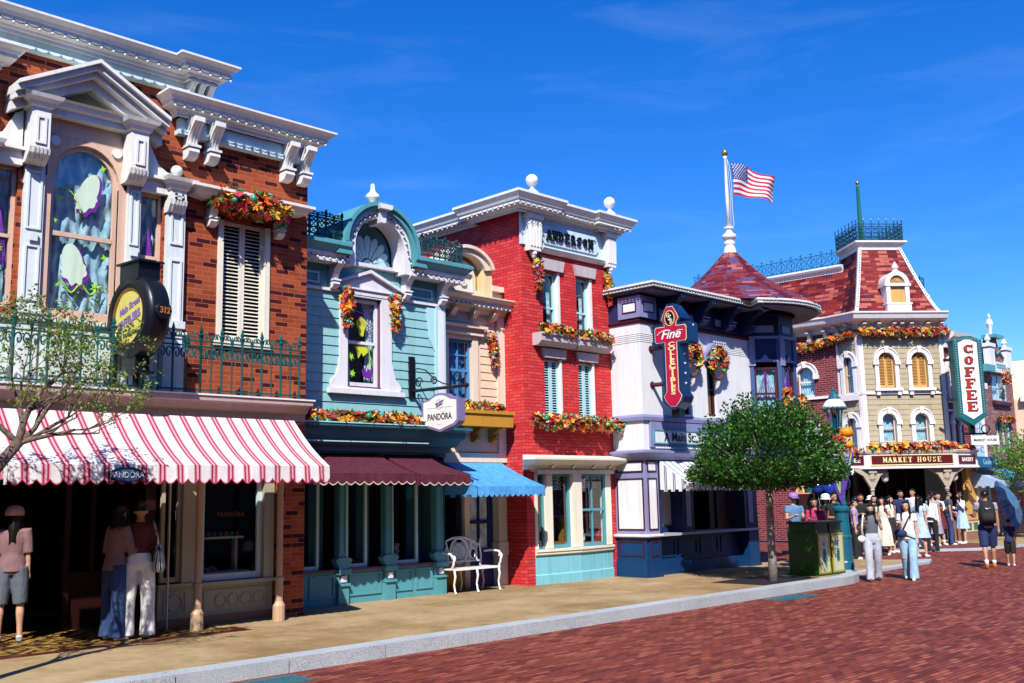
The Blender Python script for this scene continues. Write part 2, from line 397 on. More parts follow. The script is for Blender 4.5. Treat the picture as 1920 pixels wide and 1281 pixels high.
# slab capitals: strokes (x0,y0,x1,y1,width) in a box 0.72 wide, 1 high
_S = .09
def _sf(x, y, h=.16): return (x-h, y, x+h, y, _S)
GL = {
 'A': [(.12, .04, .36, .96, .12), (.36, .96, .60, .04, .2), (.2, .34, .54, .34, .09), _sf(.12, .045), _sf(.6, .045)],
 'N': [(.13, .04, .13, .96, .11), (.13, .96, .59, .04, .2), (.59, .04, .59, .96, .11), _sf(.13, .045), _sf(.59, .955), _sf(.08, .955, .1)],
 'D': [(.17, .04, .17, .96, .2), ('a', .26, .5, .34, .46, -90, 90, .16), _sf(.15, .045), _sf(.15, .955), (.17, .05, .3, .05, .09), (.17, .95, .3, .95, .09)],
 'E': [(.19, .04, .19, .96, .22), (.05, .045, .66, .045, .09), (.05, .955, .64, .955, .09), (.19, .5, .46, .5, .1), (.64, .05, .64, .26, .07), (.62, .95, .62, .74, .07), (.46, .38, .46, .62, .06)],
 'F': [(.22, .04, .22, .96, .22), _sf(.22, .045, .19), (.05, .955, .64, .955, .09), (.22, .5, .48, .5, .1), (.62, .95, .62, .72, .07), (.48, .38, .48, .62, .06)],
 'R': [(.18, .04, .18, .96, .2), ('a', .34, .73, .22, .22, -90, 90, .15), (.18, .955, .36, .955, .09), (.18, .5, .36, .5, .09), (.36, .5, .56, .06, .2), _sf(.18, .045), _sf(.6, .045, .12)],
 'S': [('a', .36, .73, .22, .22, 20, 270, .15), ('a', .36, .27, .23, .23, 90, -160, .17), (.58, .7, .58, .96, .07), (.13, .04, .13, .32, .07)],
 'O': [('a', .36, .5, .27, .44, 0, 360, .2)],
 'C': [('a', .38, .5, .28, .44, 45, 315, .2), (.62, .62, .62, .96, .08), (.62, .05, .62, .3, .07)],
 'L': [(.22, .04, .22, .96, .22), _sf(.22, .955, .19), (.05, .045, .66, .045, .09), (.64, .05, .64, .32, .08)],
 'T': [(.36, .04, .36, .96, .22), _sf(.36, .045, .2), (.05, .955, .67, .955, .09), (.08, .95, .08, .7, .07), (.64, .95, .64, .7, .07)],
 'I': [(.36, .04, .36, .96, .22), _sf(.36, .045, .2), _sf(.36, .955, .2)],
 'B': [(.18, .04, .18, .96, .2), ('a', .34, .74, .21, .21, -90, 90, .15), ('a', .36, .27, .24, .23, -90, 90, .16), (.05, .955, .36, .955, .09), (.05, .045, .36, .045, .09), (.18, .5, .36, .5, .08)],
 'M': [(.1, .04, .1, .96, .1), (.1, .96, .36, .2, .18), (.36, .2, .62, .96, .09), (.62, .04, .62, .96, .19), _sf(.08, .045, .12), _sf(.62, .045, .14), _sf(.08, .955, .1), _sf(.62, .955, .12)],
 'K': [(.18, .04, .18, .96, .2), (.22, .42, .6, .94, .1), (.32, .56, .58, .06, .2), _sf(.18, .045), _sf(.18, .955), _sf(.58, .955, .12), _sf(.58, .045, .14)],
 'H': [(.15, .04, .15, .96, .19), (.57, .04, .57, .96, .19), (.15, .5, .57, .5, .09), _sf(.15, .045, .14), _sf(.15, .955, .14), _sf(.57, .045, .14), _sf(.57, .955, .14)],
 'U': [(.16, .3, .16, .96, .19), (.58, .3, .58, .96, .1), ('a', .37, .3, .21, .26, 180, 360, .14), _sf(.16, .955, .14), _sf(.58, .955, .12)],
 'P': [(.18, .04, .18, .96, .2), ('a', .34, .72, .22, .23, -90, 90, .15), (.18, .955, .36, .955, .09), (.18, .48, .36, .48, .09), _sf(.18, .045)],
 'G': [('a', .38, .5, .28, .44, 45, 330, .2), (.62, .62, .62, .96, .08), (.62, .1, .62, .45, .12), (.46, .45, .7, .45, .08)],
}
def slab(mb, ch, u, w, z, h, wd, m=0, th=.02, thin=1.0):
    """one slab-serif capital, lower left corner at (u, z), its front at w"""
    for k, st in enumerate(GL.get(ch, [])):
        ww = w + k*.0006
        if st[0] == 'a':
            _, cx, cy, rx, ry, a0, a1, t = st; n = max(6, int(abs(a1-a0)/24)); pa = []; pb = []
            for i in range(n+1):
                a = R(a0+(a1-a0)*i/n); tt = t*(.55+.45*abs(cos(a)))*thin
                pa.append((u+(cx+(rx+0)*cos(a))*wd, z+(cy+ry*sin(a))*h)); pb.append((u+(cx+max(.02, rx-tt)*cos(a))*wd, z+(cy+max(.02, ry-tt*.9)*sin(a))*h))
            for i in range(n): mb.prism([pa[i], pa[i+1], pb[i+1], pb[i]], ww-th, ww, m)
        else:
            x0, y0, x1, y1, t = st; d = Vector(((x1-x0)*wd, (y1-y0)*h)); L_ = d.length
            if L_ < 1e-6: continue
            d /= L_; q = Vector((-d.y, d.x)); hv = abs(q.x)*wd*t*thin/2+abs(q.y)*h*t*thin/2
            a = Vector((u+x0*wd, z+y0*h)); b = Vector((u+x1*wd, z+y1*h))
            mb.prism([tuple(a-q*hv), tuple(b-q*hv), tuple(b+q*hv), tuple(a+q*hv)], ww-th, ww, m)
def slab_text(mb, s, u, w, z, h, adv, wd, m=0, th=.02, thin=1.0):
    for i, ch in enumerate(s): slab(mb, ch, u+i*adv, w, z, h, wd, m, th, thin)
# ================================================================== shared materials
WHITE = paint('white_trim_paint', (.80, .79, .76), .4, .05)
CREAMW = paint('ivory_trim_paint', (.78, .74, .62), .45, .06)
PALEBLUE = paint('pale_blue_paint', (.58, .73, .78), .45, .06)
PALEGREEN = paint('pale_green_paint', (.60, .72, .66), .45, .06)
PINKTAN = paint('pink_tan_paint', (.70, .47, .36), .5, .08)
LEDGE = paint('mauve_ledge_paint', (.50, .36, .34), .5, .08)
TEALIRON = paint('teal_iron_paint', (.006, .085, .088), .4, .15)
DARKIRON = paint('dark_green_iron_paint', (.006, .05, .055), .4, .15)
BLACKM = paint('black_metal_paint', (.006, .008, .014), .35, .1)
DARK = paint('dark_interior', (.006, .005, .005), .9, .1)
DARKWOOD = paint('dark_red_wood', (.022, .004, .004), .45, .2)
GLASS = glass()
GLASSD = glass('shop_glass', (.62, .66, .68), .02)
LACE = cloth('lace_curtain', (.36, .70, .88), (.72, .90, .97), transl=.15)
GREYLACE = cloth('grey_lace_curtain', (.5, .6, .66), (.72, .8, .84))
BULB = paint('light_bulb_glass', (.5, .55, .6), .12, .02)
CABLE = paint('light_cable', (.01, .02, .03), .5, .1)
FLOWERS = palette('garland_flowers', [(.75, .25, .01), (.62, .03, .01), (.85, .42, .02), (.38, .01, .015), (.8, .12, .01), (.9, .55, .04), (.5, .02, .05), (.22, .03, .02), (.78, .33, .03), (.75, .5, .35), (.55, .02, .01), (.85, .3, .01)], .55, .15)
FLEAF = palette('garland_leaves', [(.04, .12, .02), (.10, .2, .02), (.25, .08, .01), (.02, .07, .03)], .5, .15)
BAUBLE = palette('garland_baubles', [(.28, .12, .6), (.02, .28, .14), (.35, .55, .03), (.5, .35, .75), (.04, .35, .3)], .15)

# ================================================================== reusable parts
def light_string(fr, path, step, label, cable_r=.006, r=.020):
    """festoon of small bulbs on a cable; path in (u, w, z)"""
    pts = [fr(*p) for p in path]
    root = thing('light_string', pts[0], label, 'string lights', 'light strings along the cornices')
    mb = MB(lambda a, b, c: Vector((a, b, c))); dense = []
    tot = 0; seg = []
    for a, b in zip(pts, pts[1:]): seg.append((tot, (b-a).length, a, b)); tot += (b-a).length
    n = max(2, int(tot/step)); n = min(n, 95); pos = []
    for i in range(2*n+1):
        d = tot*i/(2*n)
        for t0, l, a, b in seg:
            if d <= t0+l+1e-6: p = a+(b-a)*((d-t0)/l); break
        p = p.copy()
        if i % 2: p.z -= .02
        else: pos.append(p)
        dense.append(p)
    mb.tube(dense, cable_r, 4); mb.build('cable', CABLE, root)
    b0 = None
    for p in pos:
        if b0 is None:
            m2 = MB(lambda a, b, c: Vector((a, b, c))); q = p
            m2.ball((q.x, q.y, q.z-.03), r, 8, 0, 1, 1, 1.25); m2.tube([(q.x, q.y, q.z-.012), (q.x, q.y, q.z+.02)], r*.5, 6, 1)
            b0 = m2.build('bulb', [BULB, CABLE], root, smooth=True); first = p
        else:
            c = b0.copy(); COL.objects.link(c); c.parent = root; c.location = p-first
    return root
def flower(mb, c, r, nrm, m=0):
    """one many-petalled blossom: petals join at the middle so it stays one piece"""
    nrm = nrm.normalized(); a = nrm.orthogonal().normalized(); b = nrm.cross(a); k = random.choice((5, 6, 7)); ph = rnd(0, 6.28)
    i0 = len(mb.v); mb.v.append(c+nrm*r*.1)
    for j in range(k):
        t = ph+2*pi*j/k; d = a*cos(t)+b*sin(t); s = a*cos(t+pi/2)+b*sin(t+pi/2); rr = r*rnd(.75, 1.2); up_ = nrm*rnd(.1, .55)*r
        i = len(mb.v); mb.v += [c+d*rr*.55+s*rr*.32+up_*.4, c+d*rr+up_, c+d*rr*.55-s*rr*.32+up_*.4]
        mb.face((i0, i, i+1, i+2), m)
def leaf(mb, c, d, l, w, m=0):
    d = d.normalized(); s = d.orthogonal().normalized(); s = (Matrix.Rotation(rnd(0, 6.28), 3, d) @ s); n = d.cross(s)
    i = len(mb.v); mb.v += [c, c+d*l*.45+s*w+n*w*.3, c+d*l, c+d*l*.45-s*w+n*w*.3]; mb.face((i, i+1, i+2, i+3), m)
ID = lambda a, b, c: Vector((a, b, c))
def garland(pts, r, label, dens=1.0, fr=None, out=None, cat='garland', group='autumn flower garlands', size=.045, hoop=None):
    """autumn garland along a path; r = thickness (one number or one per point)"""
    P = [fr(*p) if fr else Vector(p) for p in pts]
    root = thing('flower_garland' if not hoop else 'wreath', P[0], label, cat, group)
    f, lf, bb = MB(ID), MB(ID), MB(ID)
    out = out or Vector((0, -1, 0))
    for k, (a, b) in enumerate(zip(P, P[1:])):
        L_ = (b-a).length; n = max(3, int(L_*dens*(70 if not isinstance(r, list) else 90)*.05/size))
        ra, rb = (r[k], r[k+1]) if isinstance(r, list) else (r, r)
        ax = (b-a).normalized()
        for i in range(n):
            t = random.random(); rr = ra+(rb-ra)*t
            d = Vector((rnd(-1, 1), rnd(-1, 1), rnd(-1, 1))); d = d-ax*d.dot(ax)
            d = d.normalized() if d.length > .01 else out
            if d.dot(out) < -.2: d = d-out*2*d.dot(out)
            c = a+(b-a)*t+d*rr*rnd(.45, 1.05)
            flower(f, c, size*rnd(.85, 1.75), d+Vector((rnd(-.5, .5), rnd(-.5, .5), rnd(-.3, .6))))
            if i % 2 == 0: leaf(lf, c-d*.02, d+Vector((rnd(-.8, .8), rnd(-.8, .8), rnd(-.8, .8))), size*2.1, size*.55)
            if i % 11 == 3: bb.ball(tuple(a+(b-a)*t+d*rr*1.0), size*rnd(.55, .95), 10)
        # dense dark core so the wall does not show through
        for i in range(n):
            t = random.random(); rr = (ra+(rb-ra)*t)*.6; d = Vector((rnd(-1, 1), rnd(-1, 1), rnd(-1, 1)))
            leaf(lf, a+(b-a)*t+d*rr*.5, Vector((rnd(-1, 1), rnd(-1, 1), rnd(-1, 1))), size*2.2, size*.9)
    lf.build('leaves', FLEAF, root); f.build('flowers', FLOWERS, root)
    if bb.v: bb.build('baubles', BAUBLE, root, smooth=True)
    if hoop:
        h = MB(ID); h.tube(hoop, .035, 8, closed=True); h.build('hoop', paint('wicker_brown', (.09, .04, .02), .8, .3), root)
    return root
def iron_fence(fr, u0, u1, z0, h, label, mat, n, w=0, scroll=True, extra=None, dense=False, cat='iron railing'):
    root = thing('iron_railing', fr((u0+u1)/2, w, z0), label, cat, 'ornamental iron railings')
    rail, pk = MB(fr), MB(fr)
    for zz in (z0+.05, z0+h*.72, z0+h*.80): rail.box(u0, u1, w-.010, w+.010, zz-.010, zz+.010)
    rail.build('rails', mat, root)
    for i in range(n+1):
        u = u0+(u1-u0)*i/n; tall = i % 2 == 0; t = h if tall else h*.86; r = .016 if tall else .011
        p = MB(fr); p.tube([(u, w, z0), (u, w, z0+t*.88)], r, 6)
        p.lathe([(r*1.1, z0+t*.86), (r*2.2, z0+t*.89), (r*1.3, z0+t*.92), (r*1.9, z0+t*.95), (.002, z0+t*1.06)], u, w, 6)
        p.build('picket', mat, root)
    if scroll:
        s = MB(fr)
        for i in range(n):
            u = u0+(u1-u0)*(i+.5)/n; q = (u1-u0)/n
            for sg in (-1, 1):
                pts = [(u+sg*q*.46*(1-.9*(k/14))*cos(k*.55)*.55+sg*q*.22, w, z0+h*.70-h*.10+h*.09*sin(k*.55)*(1-.6*k/14)) for k in range(13)]
                s.tube(pts, .011, 5)
                s.tube([(u+sg*q*.45, w, z0+h*.80), (u+sg*q*.28, w, z0+h*.90), (u+sg*q*.08, w, z0+h*.93), (u+sg*q*.05, w, z0+h*.86), (u+sg*q*.15, w, z0+h*.85)], .010, 5)
            if dense:
                for zz in (.22, .45):
                    s.tube([(u+q*.42*cos(k*pi/5), w, z0+h*(zz+.13*sin(k*pi/5))) for k in range(10)], .010, 5, closed=True)
                    s.tube([(u-q*.4, w, z0+h*(zz-.13)), (u, w, z0+h*zz), (u+q*.4, w, z0+h*(zz+.13))], .009, 5)
                    s.tube([(u+q*.4, w, z0+h*(zz-.13)), (u, w, z0+h*zz), (u-q*.4, w, z0+h*(zz+.13))], .009, 5)
        s.build('scrollwork', mat, root)
    return root
def curtain(fr, u0, u1, z0, z1, w, m, parent, folds=9, swag=False, split=False):
    mb = MB(fr)
    def fn(a, b):
        u = u0+(u1-u0)*a; z = z1-(z1-z0)*b
        ww = w+.022*sin(a*folds*2*pi)*(.4+.6*b)
        if swag: ww += .03*sin(b*9*pi+2.2*sin(a*folds*pi)); z -= .03*(z1-z0)*abs(sin(a*folds*pi))*b
        return (u, ww, z)
    if split:
        g = (u1-u0)*.36
        for a0, a1 in ((u0, u0+g), (u1-g, u1)):
            def f2(a, b, a0=a0, a1=a1):
                k = 1-.35*sin(min(1, b*1.3)*pi/1.3)*1
                u = a0+(a1-a0)*a*k if a0 == u0 else a1-(a1-a0)*(1-a)*k
                return (u, w+.02*sin(a*folds*pi), z1-(z1-z0)*b)
            mb.grid(f2, 16, 10)
    else: mb.grid(fn, max(24, folds*6), 24 if swag else 6)
    return mb.build('curtain', m, parent, smooth=True)
def window(fr, parent, u0, u1, z0, z1, w=-.09, fm=None, bar=.05, mid=True, nv=0, nh=0, cm=None, folds=8, gm=None, swag=False, arch=False, split=False, back=True, label=None):
    """sash window: frame bars > pane, curtain; w = where the sash sits"""
    fm = fm or WHITE; mb = MB(fr); d = .05
    mb.box(u0, u0+bar, w-d, w, z0, z1); mb.box(u1-bar, u1, w-d, w, z0, z1)
    mb.box(u0+bar, u1-bar, w-d, w-.003, z0, z0+bar*1.3); 
    if not arch: mb.box(u0+bar, u1-bar, w-d, w-.003, z1-bar, z1)
    zm = (z0+z1)/2
    if mid: mb.box(u0+bar, u1-bar, w-d, w+.004, zm-bar*.45, zm+bar*.45)
    for i in range(nv):
        u = u0+(u1-u0)*(i+1)/(nv+1); mb.box(u-bar*.22, u+bar*.22, w-d, w-.006, z0+bar, z1-bar*.6)
    for i in range(nh):
        z = z0+(z1-z0)*(i+1)/(nh+1); mb.box(u0+bar, u1-bar, w-d, w-.008, z-bar*.22, z+bar*.22)
    o = mb.build('window', fm, parent, label=label)
    p = MB(fr); p.poly(((u0+bar*.5, w-.03, z0+bar*.5), (u1-bar*.5, w-.03, z0+bar*.5), (u1-bar*.5, w-.03, z1-bar*.3), (u0+bar*.5, w-.03, z1-bar*.3)))
    p.build('pane', gm or GLASS, o)
    if cm: curtain(fr, u0+.01, u1-.01, z0+.02, z1, w-.13, cm, o, folds, swag, split)
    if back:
        b = MB(fr); b.box(u0-.15, u1+.15, w-.5, w-.48, z0-.15, z1+.15); b.build('blind', DARK, o)  # near-black sheet stands in for the unlit room behind the glass
    return o
def shutter(fr, parent, u0, u1, z0, z1, w, m, n=24, leaves=2, arch=None):
    st = .045; k = (u1-u0)/leaves
    for q in range(leaves):
        a, b = u0+q*k, u0+(q+1)*k; mb = MB(fr)
        mb.box(a+.002, a+st, w-.03, w, z0, z1); mb.box(b-st, b-.002, w-.03, w, z0, z1)
        mb.box(a+st, b-st, w-.03, w-.002, z0, z0+st*1.6); mb.box(a+st, b-st, w-.03, w-.002, z1-st, z1)
        h = (z1-z0-st*2.6)/n
        for i in range(n):
            z = z0+st*1.6+i*h
            mb.prismu([(w-.035, z+h*.35), (w-.035, z+h*.50), (w-.004, z+h*.15), (w-.004, z)], a+st, b-st)
        mb.build('shutter', m, parent)
def bracket(fr, parent, u, ww, z0, z1, d, m, w0=0, curved=True, name='bracket'):
    """scrolled console: deep at the top, a rounded boss at the foot, ribs on its face"""
    h = z1-z0; mb = MB(fr); pts = [(w0, z1), (w0+d, z1), (w0+d, z1-h*.12)]
    for i in range(7):
        t = i/6; pts.append((w0+d*(.42+.5*(1-t)**2), z1-h*(.16+.5*t)))
    pts += [(w0+d*.55, z0+h*.30), (w0+d*.58, z0+h*.16), (w0+d*.42, z0+h*.04), (w0+d*.2, z0), (w0, z0)]
    mb.prismu(pts, u-ww/2, u+ww/2)
    mb.box(u-ww*.62, u+ww*.62, w0, w0+d*.62, z0+h*.28, z0+h*.34)
    for k in (-.28, 0, .28):
        rp = [(p[0]+.012, p[1]) for p in pts[3:10]]+[(p[0]-.01, p[1]) for p in pts[3:10]][::-1]
        mb.prismu(rp, u+k*ww-ww*.07, u+k*ww+ww*.07)
    return mb.build(name, m, parent)
CORN = [(0, 0), (.10, 0), (.10, .18), (.16, .2), (.2, .32), (.34, .36), (.62, .44), (.62, .60), (.68, .62), (.76, .74), (.92, .84), (1, .9), (1, 1), (0, 1)]
def cornice(fr, parent, path, z0, z1, d, m, name='cornice', prof=CORN):
    mb = MB(fr); mb.sweep([(o*d, z0+t*(z1-z0)) for o, t in prof], path); return mb.build(name, m, parent)
def panel(mb, u0, u1, z0, z1, w, bar=.03, d=.02, m=0, mi=None):
    """raised border with a field"""
    mb.box(u0, u1, w, w+d, z1-bar, z1, m); mb.box(u0, u1, w, w+d, z0, z0+bar, m)
    mb.box(u0, u0+bar, w, w+d, z0+bar, z1-bar, m); mb.box(u1-bar, u1, w, w+d, z0+bar, z1-bar, m)
    if mi is not None: mb.box(u0+bar, u1-bar, w, w+d*.4, z0+bar, z1-bar, mi)
def awning(fr, u0, u1, z_top, z_low, d, drop, label, m, w0=0, trim=None, scal=.16, sides=True, group='shop awnings', sag=.03, frame_m=None, name='awning'):
    """sloping canvas with scalloped valance, sides and folding arms"""
    root = thing(name, fr((u0+u1)/2, w0, z_low), label, 'awning', group)
    mb = MB(fr); nu = max(10, int((u1-u0)/.12))
    def top(a, b): return (u0+(u1-u0)*a, w0+d*b, z_top+(z_low-z_top)*b-sag*sin(b*pi)-.010*abs(sin(a*nu*.35*pi))*sin(b*pi))
    mb.grid(top, nu, 8)
    UVA = lambda u, w, z: (u, w-z)
    mb.build('canopy', m, root, smooth=True, uvf=UVA)
    if sides:
        for u in (u0, u1):
            sp = MB(fr)
            for k in range(8):
                p, q = top(0, k/8), top(0, (k+1)/8); zb = z_low-drop*(.74+.26*abs(sin(pi*k/2)))
                sp.poly(((u, p[1], zb), (u, q[1], zb), (u, q[1], max(q[2], zb)), (u, p[1], max(p[2], zb))))
            sp.build('side_flap', m, root, uvf=lambda u, w, z: (w, z))
    v = MB(fr); t = MB(fr); ns = max(2, round((u1-u0)/scal)); per = 8
    N = ns*per; pl = None
    for i in range(N+1):
        a = i/N; u = u0+(u1-u0)*a; zb = z_low-drop*(.74+.26*abs(sin(pi*i/per))); ww = w0+d+.004+.010*sin(a*(u1-u0)*7)
        cur = ((u, w0+d+.001, z_low), (u, ww+.01, zb))
        if pl:
            v.poly((pl[0], cur[0], cur[1], pl[1]))
            t.poly(((pl[1][0], pl[1][1]+.003, pl[1][2]-.012), (cur[1][0], cur[1][1]+.003, cur[1][2]-.012), (cur[1][0], cur[1][1]+.003, cur[1][2]+.004), (pl[1][0], pl[1][1]+.003, pl[1][2]+.004)))
        pl = cur
    vo = v.build('valance', m, root, smooth=True, uvf=UVA)
    if trim: t.build('trim', trim, vo)
    f = MB(fr)
    for u in (u0+.04, u1-.04):
        f.tube([(u, w0, z_low+.1), (u, w0+d*.5, z_low+.03), (u, w0+d-.02, z_low-.01)], .014, 6)
    f.tube([(u0, w0+d-.012, z_low-.012), (u1, w0+d-.012, z_low-.012)], .014, 6)
    f.build('arms', frame_m or BLACKM, root)
    return root
def finial(fr, parent, u, w, z, prof, m, n=16, name='finial'):
    mb = MB(fr); mb.lathe([(r, z+h) for r, h in prof], u, w, n); return mb.build(name, m, parent, smooth=True)
def shell(fr, parent, u0, u1, z0, z1, depth, m, roof_m=None, w=-.02):
    """the rest of the building behind its front: sides, back and roof"""
    mb = MB(fr)
    mb.poly(((u0, w, z0), (u0, -depth, z0), (u0, -depth, z1), (u0, w, z1))); mb.poly(((u1, w, z0), (u1, -depth, z0), (u1, -depth, z1), (u1, w, z1)))
    mb.poly(((u0, -depth, z0), (u1, -depth, z0), (u1, -depth, z1), (u0, -depth, z1)))
    mb.poly(((u0, w, z1), (u1, w, z1), (u1, -depth, z1), (u0, -depth, z1)), 1)
    return mb.build('shell', [m, roof_m or m], parent)
def arch_infill(mb, u0, u1, zc, z1, r, w, th, m=0, n=14, rz=None):
    """wall around the head of an arched opening: from springing zc up to z1"""
    c = (u0+u1)/2; pts = arc(c, zc, r, 180, 0, n, rz)
    for a, b in zip(pts, pts[1:]):
        mb.poly(((a[0], w, a[1]), (b[0], w, b[1]), (b[0], w, z1), (a[0], w, z1)), m)
        mb.poly(((a[0], w, a[1]), (b[0], w, b[1]), (b[0], w-th, b[1]), (a[0], w-th, a[1])), m)
    if u0 < c-r-1e-4: mb.poly(((u0, w, zc), (c-r, w, zc), (c-r, w, z1), (u0, w, z1)), m); mb.poly(((c+r, w, zc), (u1, w, zc), (u1, w, z1), (c+r, w, z1)), m)
def ring(mb, c, zc, r0, r1, w0, w1, a0=180, a1=0, n=18, m=0, rz0=None, rz1=None):
    A = arc(c, zc, r0, a0, a1, n, rz0); B = arc(c, zc, r1, a0, a1, n, rz1)
    for i in range(n): mb.prism([A[i], A[i+1], B[i+1], B[i]], w0, w1, m)
# ================================================================== ground
random.seed(7)
ROADM = brick('street_brick', [(0, (.20, .040, .026)), (.28, (.26, .058, .036)), (.52, (.135, .024, .019)), (.70, (.33, .092, .056)), (.88, (.22, .046, .032))], (.055, .022, .020), .21, .07, .007, .75, .5, .004, .2)
def ground_mat():
    t = NT('sidewalk_concrete'); v = t.obj(); a = t.noise(v, .7, 6, .65); b = t.noise(v, 6, 5, .6); c = t.noise(v, 90, 2)
    col = t.ramp(a, [(.25, (.25, .172, .085)), (.5, (.37, .265, .142)), (.78, (.45, .34, .20))])
    col = t.mix(.5, col, t.ramp(b, [(.3, (.66,)*3), (.7, (1.12,)*3)]), 'MULTIPLY'); col = t.mix(.4, col, t.ramp(c, [(.3, (.7,)*3), (.7, (1.15,)*3)]), 'MULTIPLY')
    vo = t.n('TexVoronoi'); vo.inputs['Scale'].default_value = 2.3; vo.inputs['Randomness'].default_value = 1; t.l(v, vo.inputs['Vector']); col = t.mix(.55, col, t.ramp(vo.outputs['Distance'], [(.03, (.5, .47, .42)), (.05, (1, 1, 1))]), 'MULTIPLY')
    d = t.noise(v, .35, 7, .75); col = t.mix(.7, col, t.ramp(d, [(.40, (.72, .66, .55)), (.55, (1.04, 1.04, 1.04))]), 'MULTIPLY')
    t.l(col, t.b.inputs['Base Color']); t.b.inputs['Specular IOR Level'].default_value = .15; t.b.inputs['Roughness'].default_value = .8; t.bump(c, .002, .5); return t.m
SIDEW = ground_mat()
def granite():
    t = NT('kerb_granite'); v = t.obj(); a = t.noise(v, 130, 2); b = t.noise(v, 1.7, 5)
    col = t.ramp(a, [(.32, (.18, .20, .22)), (.5, (.42, .46, .50)), (.7, (.62, .66, .70))]); col = t.mix(.4, col, t.ramp(b, [(.3, (.6,)*3), (.75, (1.1,)*3)]), 'MULTIPLY')
    t.l(col, t.b.inputs['Base Color']); t.b.inputs['Roughness'].default_value = .6; t.bump(a, .002, .4); return t.m
GRAN = granite()
XY = lambda a, b, c: Vector((a, b, c))
g = MB(XY); g.poly(((-400, -400, 0), (900, -400, 0), (900, 900, 0), (-400, 900, 0))); g.build('street', ROADM, kind='structure')
KY0, KY1 = 9.62, 9.92
KO = [(18.3, KY0), (18.85, KY0+.05), (19.35, KY0+.20), (19.8, KY0+.45), (20.25, KY0+.76), (20.62, KY0+1.12), (20.8, KY0+1.7), (20.8, 13.0)]
KI = [(18.3, KY1), (18.8, KY1+.04), (19.2, KY1+.16), (19.62, KY1+.40), (20.05, KY1+.69), (20.36, KY1+.98), (20.5, KY1+1.44), (20.5, 13.0)]
g = MB(XY); g.prismz([(-14, KY1)]+KI+[(21.3, 13.2), (21.3, 15.0), (-14, 15.0)], .0, .15); g.build('sidewalk', SIDEW, kind='structure')
g = MB(XY); x = -13.0
while x < 18.2:
    L_ = 1.28 if x+1.28 < 17.8 else 18.3-x
    g.prismz([(x+.009, KY0+rnd(-.004, .004)), (x+L_-.009, KY0+rnd(-.004, .004)), (x+L_-.009, KY1-.003), (x+.009, KY1-.003)], -.02, .152+rnd(-.003, .003)); x += L_
for a in range(7): g.prismz([KO[a], KO[a+1], (KI[a+1][0], KI[a+1][1]-.003), (KI[a][0], KI[a][1]-.003)], -.02, .152 if a < 5 else .08)
g.build('kerb', GRAN, kind='structure')
# lower pavement round the corner and pavement by the far shops
g = MB(XY); g.prismz([(20.82, 10.80), (24.2, 10.95), (25.1, 11.3), (24.4, 13.6), (22.2, 14.2), (20.82, 13.4)], 0, .045); g.build('corner_pavement', SIDEW, kind='structure')
g = MB(XY); g.prismz([(20.82, 10.50), (24.6, 10.66), (25.5, 11.0), (25.1, 11.297), (24.2, 10.947), (20.82, 10.797)], 0, .055); g.build('corner_kerb', GRAN, kind='structure')
g = MB(XY); g.prismz([(28.6, 13.3), (30.4, 11.75), (33, 11.35), (80, 11.35), (80, 20), (34, 20), (30, 17)], 0, .06); g.build('far_sidewalk', SIDEW, kind='structure')
g = MB(XY); g.prismz([(28.4, 13.25), (30.3, 11.6), (33, 11.2), (80, 11.2), (80, 11.347), (33, 11.347), (30.4, 11.747), (28.6, 13.297)], 0, .066); g.build('far_kerb', GRAN, kind='structure')
g = MB(XY); n = 20; cx_, cy_ = 31.2, 13.6
g.prismz([(cx_+1.9*cos(2*pi*k/n), cy_+1.9*sin(2*pi*k/n)) for k in range(n)], .02, .065); g.build('brick_apron', brick('apron_brick', [(0, (.2, .05, .04)), (.4, (.26, .08, .06)), (.7, (.15, .04, .03))], (.1, .06, .05), .2, .07, .006), kind='structure')
# patterned entrance tiles
TILE = brick('entrance_tiles', [(0, (.05, .02, .008)), (.45, (.42, .24, .05)), (.7, (.07, .02, .012)), (.85, (.50, .34, .10))], (.04, .02, .01), .09, .05, .004, .5, .5, .001)
g = MB(XY); g.box(1.5, 7.1, 12.28, 16.0, .10, .154); g.build('entrance_tiles', TILE, kind='structure')
g = MB(XY); g.box(1.5, 7.24, 12.12, 12.277, .10, .155); g.box(7.103, 7.24, 12.28, 12.6, .10, .155); g.build('entrance_border', paint('maroon_tile', (.10, .012, .012), .45, .2), kind='structure')
# iron cover plates
COVER = paint('blue_green_steel', (.03, .13, .17), .5, .25)
def cover(x0, x1, y0, y1, z, label):
    r = thing('drain_cover', ((x0+x1)/2, (y0+y1)/2, z), label, 'drain cover'); m = MB(XY); m.box(x0, x1, y0, y1, z-.02, z+.008)
    m.build('plate', COVER, r); m = MB(XY)
    for k in range(9): 
        for j in range(4): m.box(x0+.05+(x1-x0-.1)*k/9, x0+.05+(x1-x0-.1)*(k+.6)/9, y0+.05+(y1-y0-.1)*j/4, y0+.05+(y1-y0-.1)*(j+.55)/4, z+.008, z+.012)
    m.build('tread', COVER, r)
cover(5.30, 6.15, 9.05, 9.50, 0, 'blue green steel cover plate beside the kerb in the near foreground')
cover(15.3, 16.5, 9.10, 9.5, 0, 'small dark steel cover plate on the brick street near the round tree')
g = MB(XY); g.box(16.15, 18.05, 9.98, 11.1, .1, .156)
r = thing('tree_grate', (17, 10.5, .15), 'dark square grate around the foot of the round tree', 'tree grate'); g.build('plate', paint('dark_grate', (.012, .014, .02), .6, .2), r)
m = MB(XY)
for k in range(14): m.box(16.2+k*.13, 16.28+k*.13, 10.02, 11.06, .156, .162)
m.build('bars', paint('grate_bars', (.02, .022, .03), .5, .2), r)

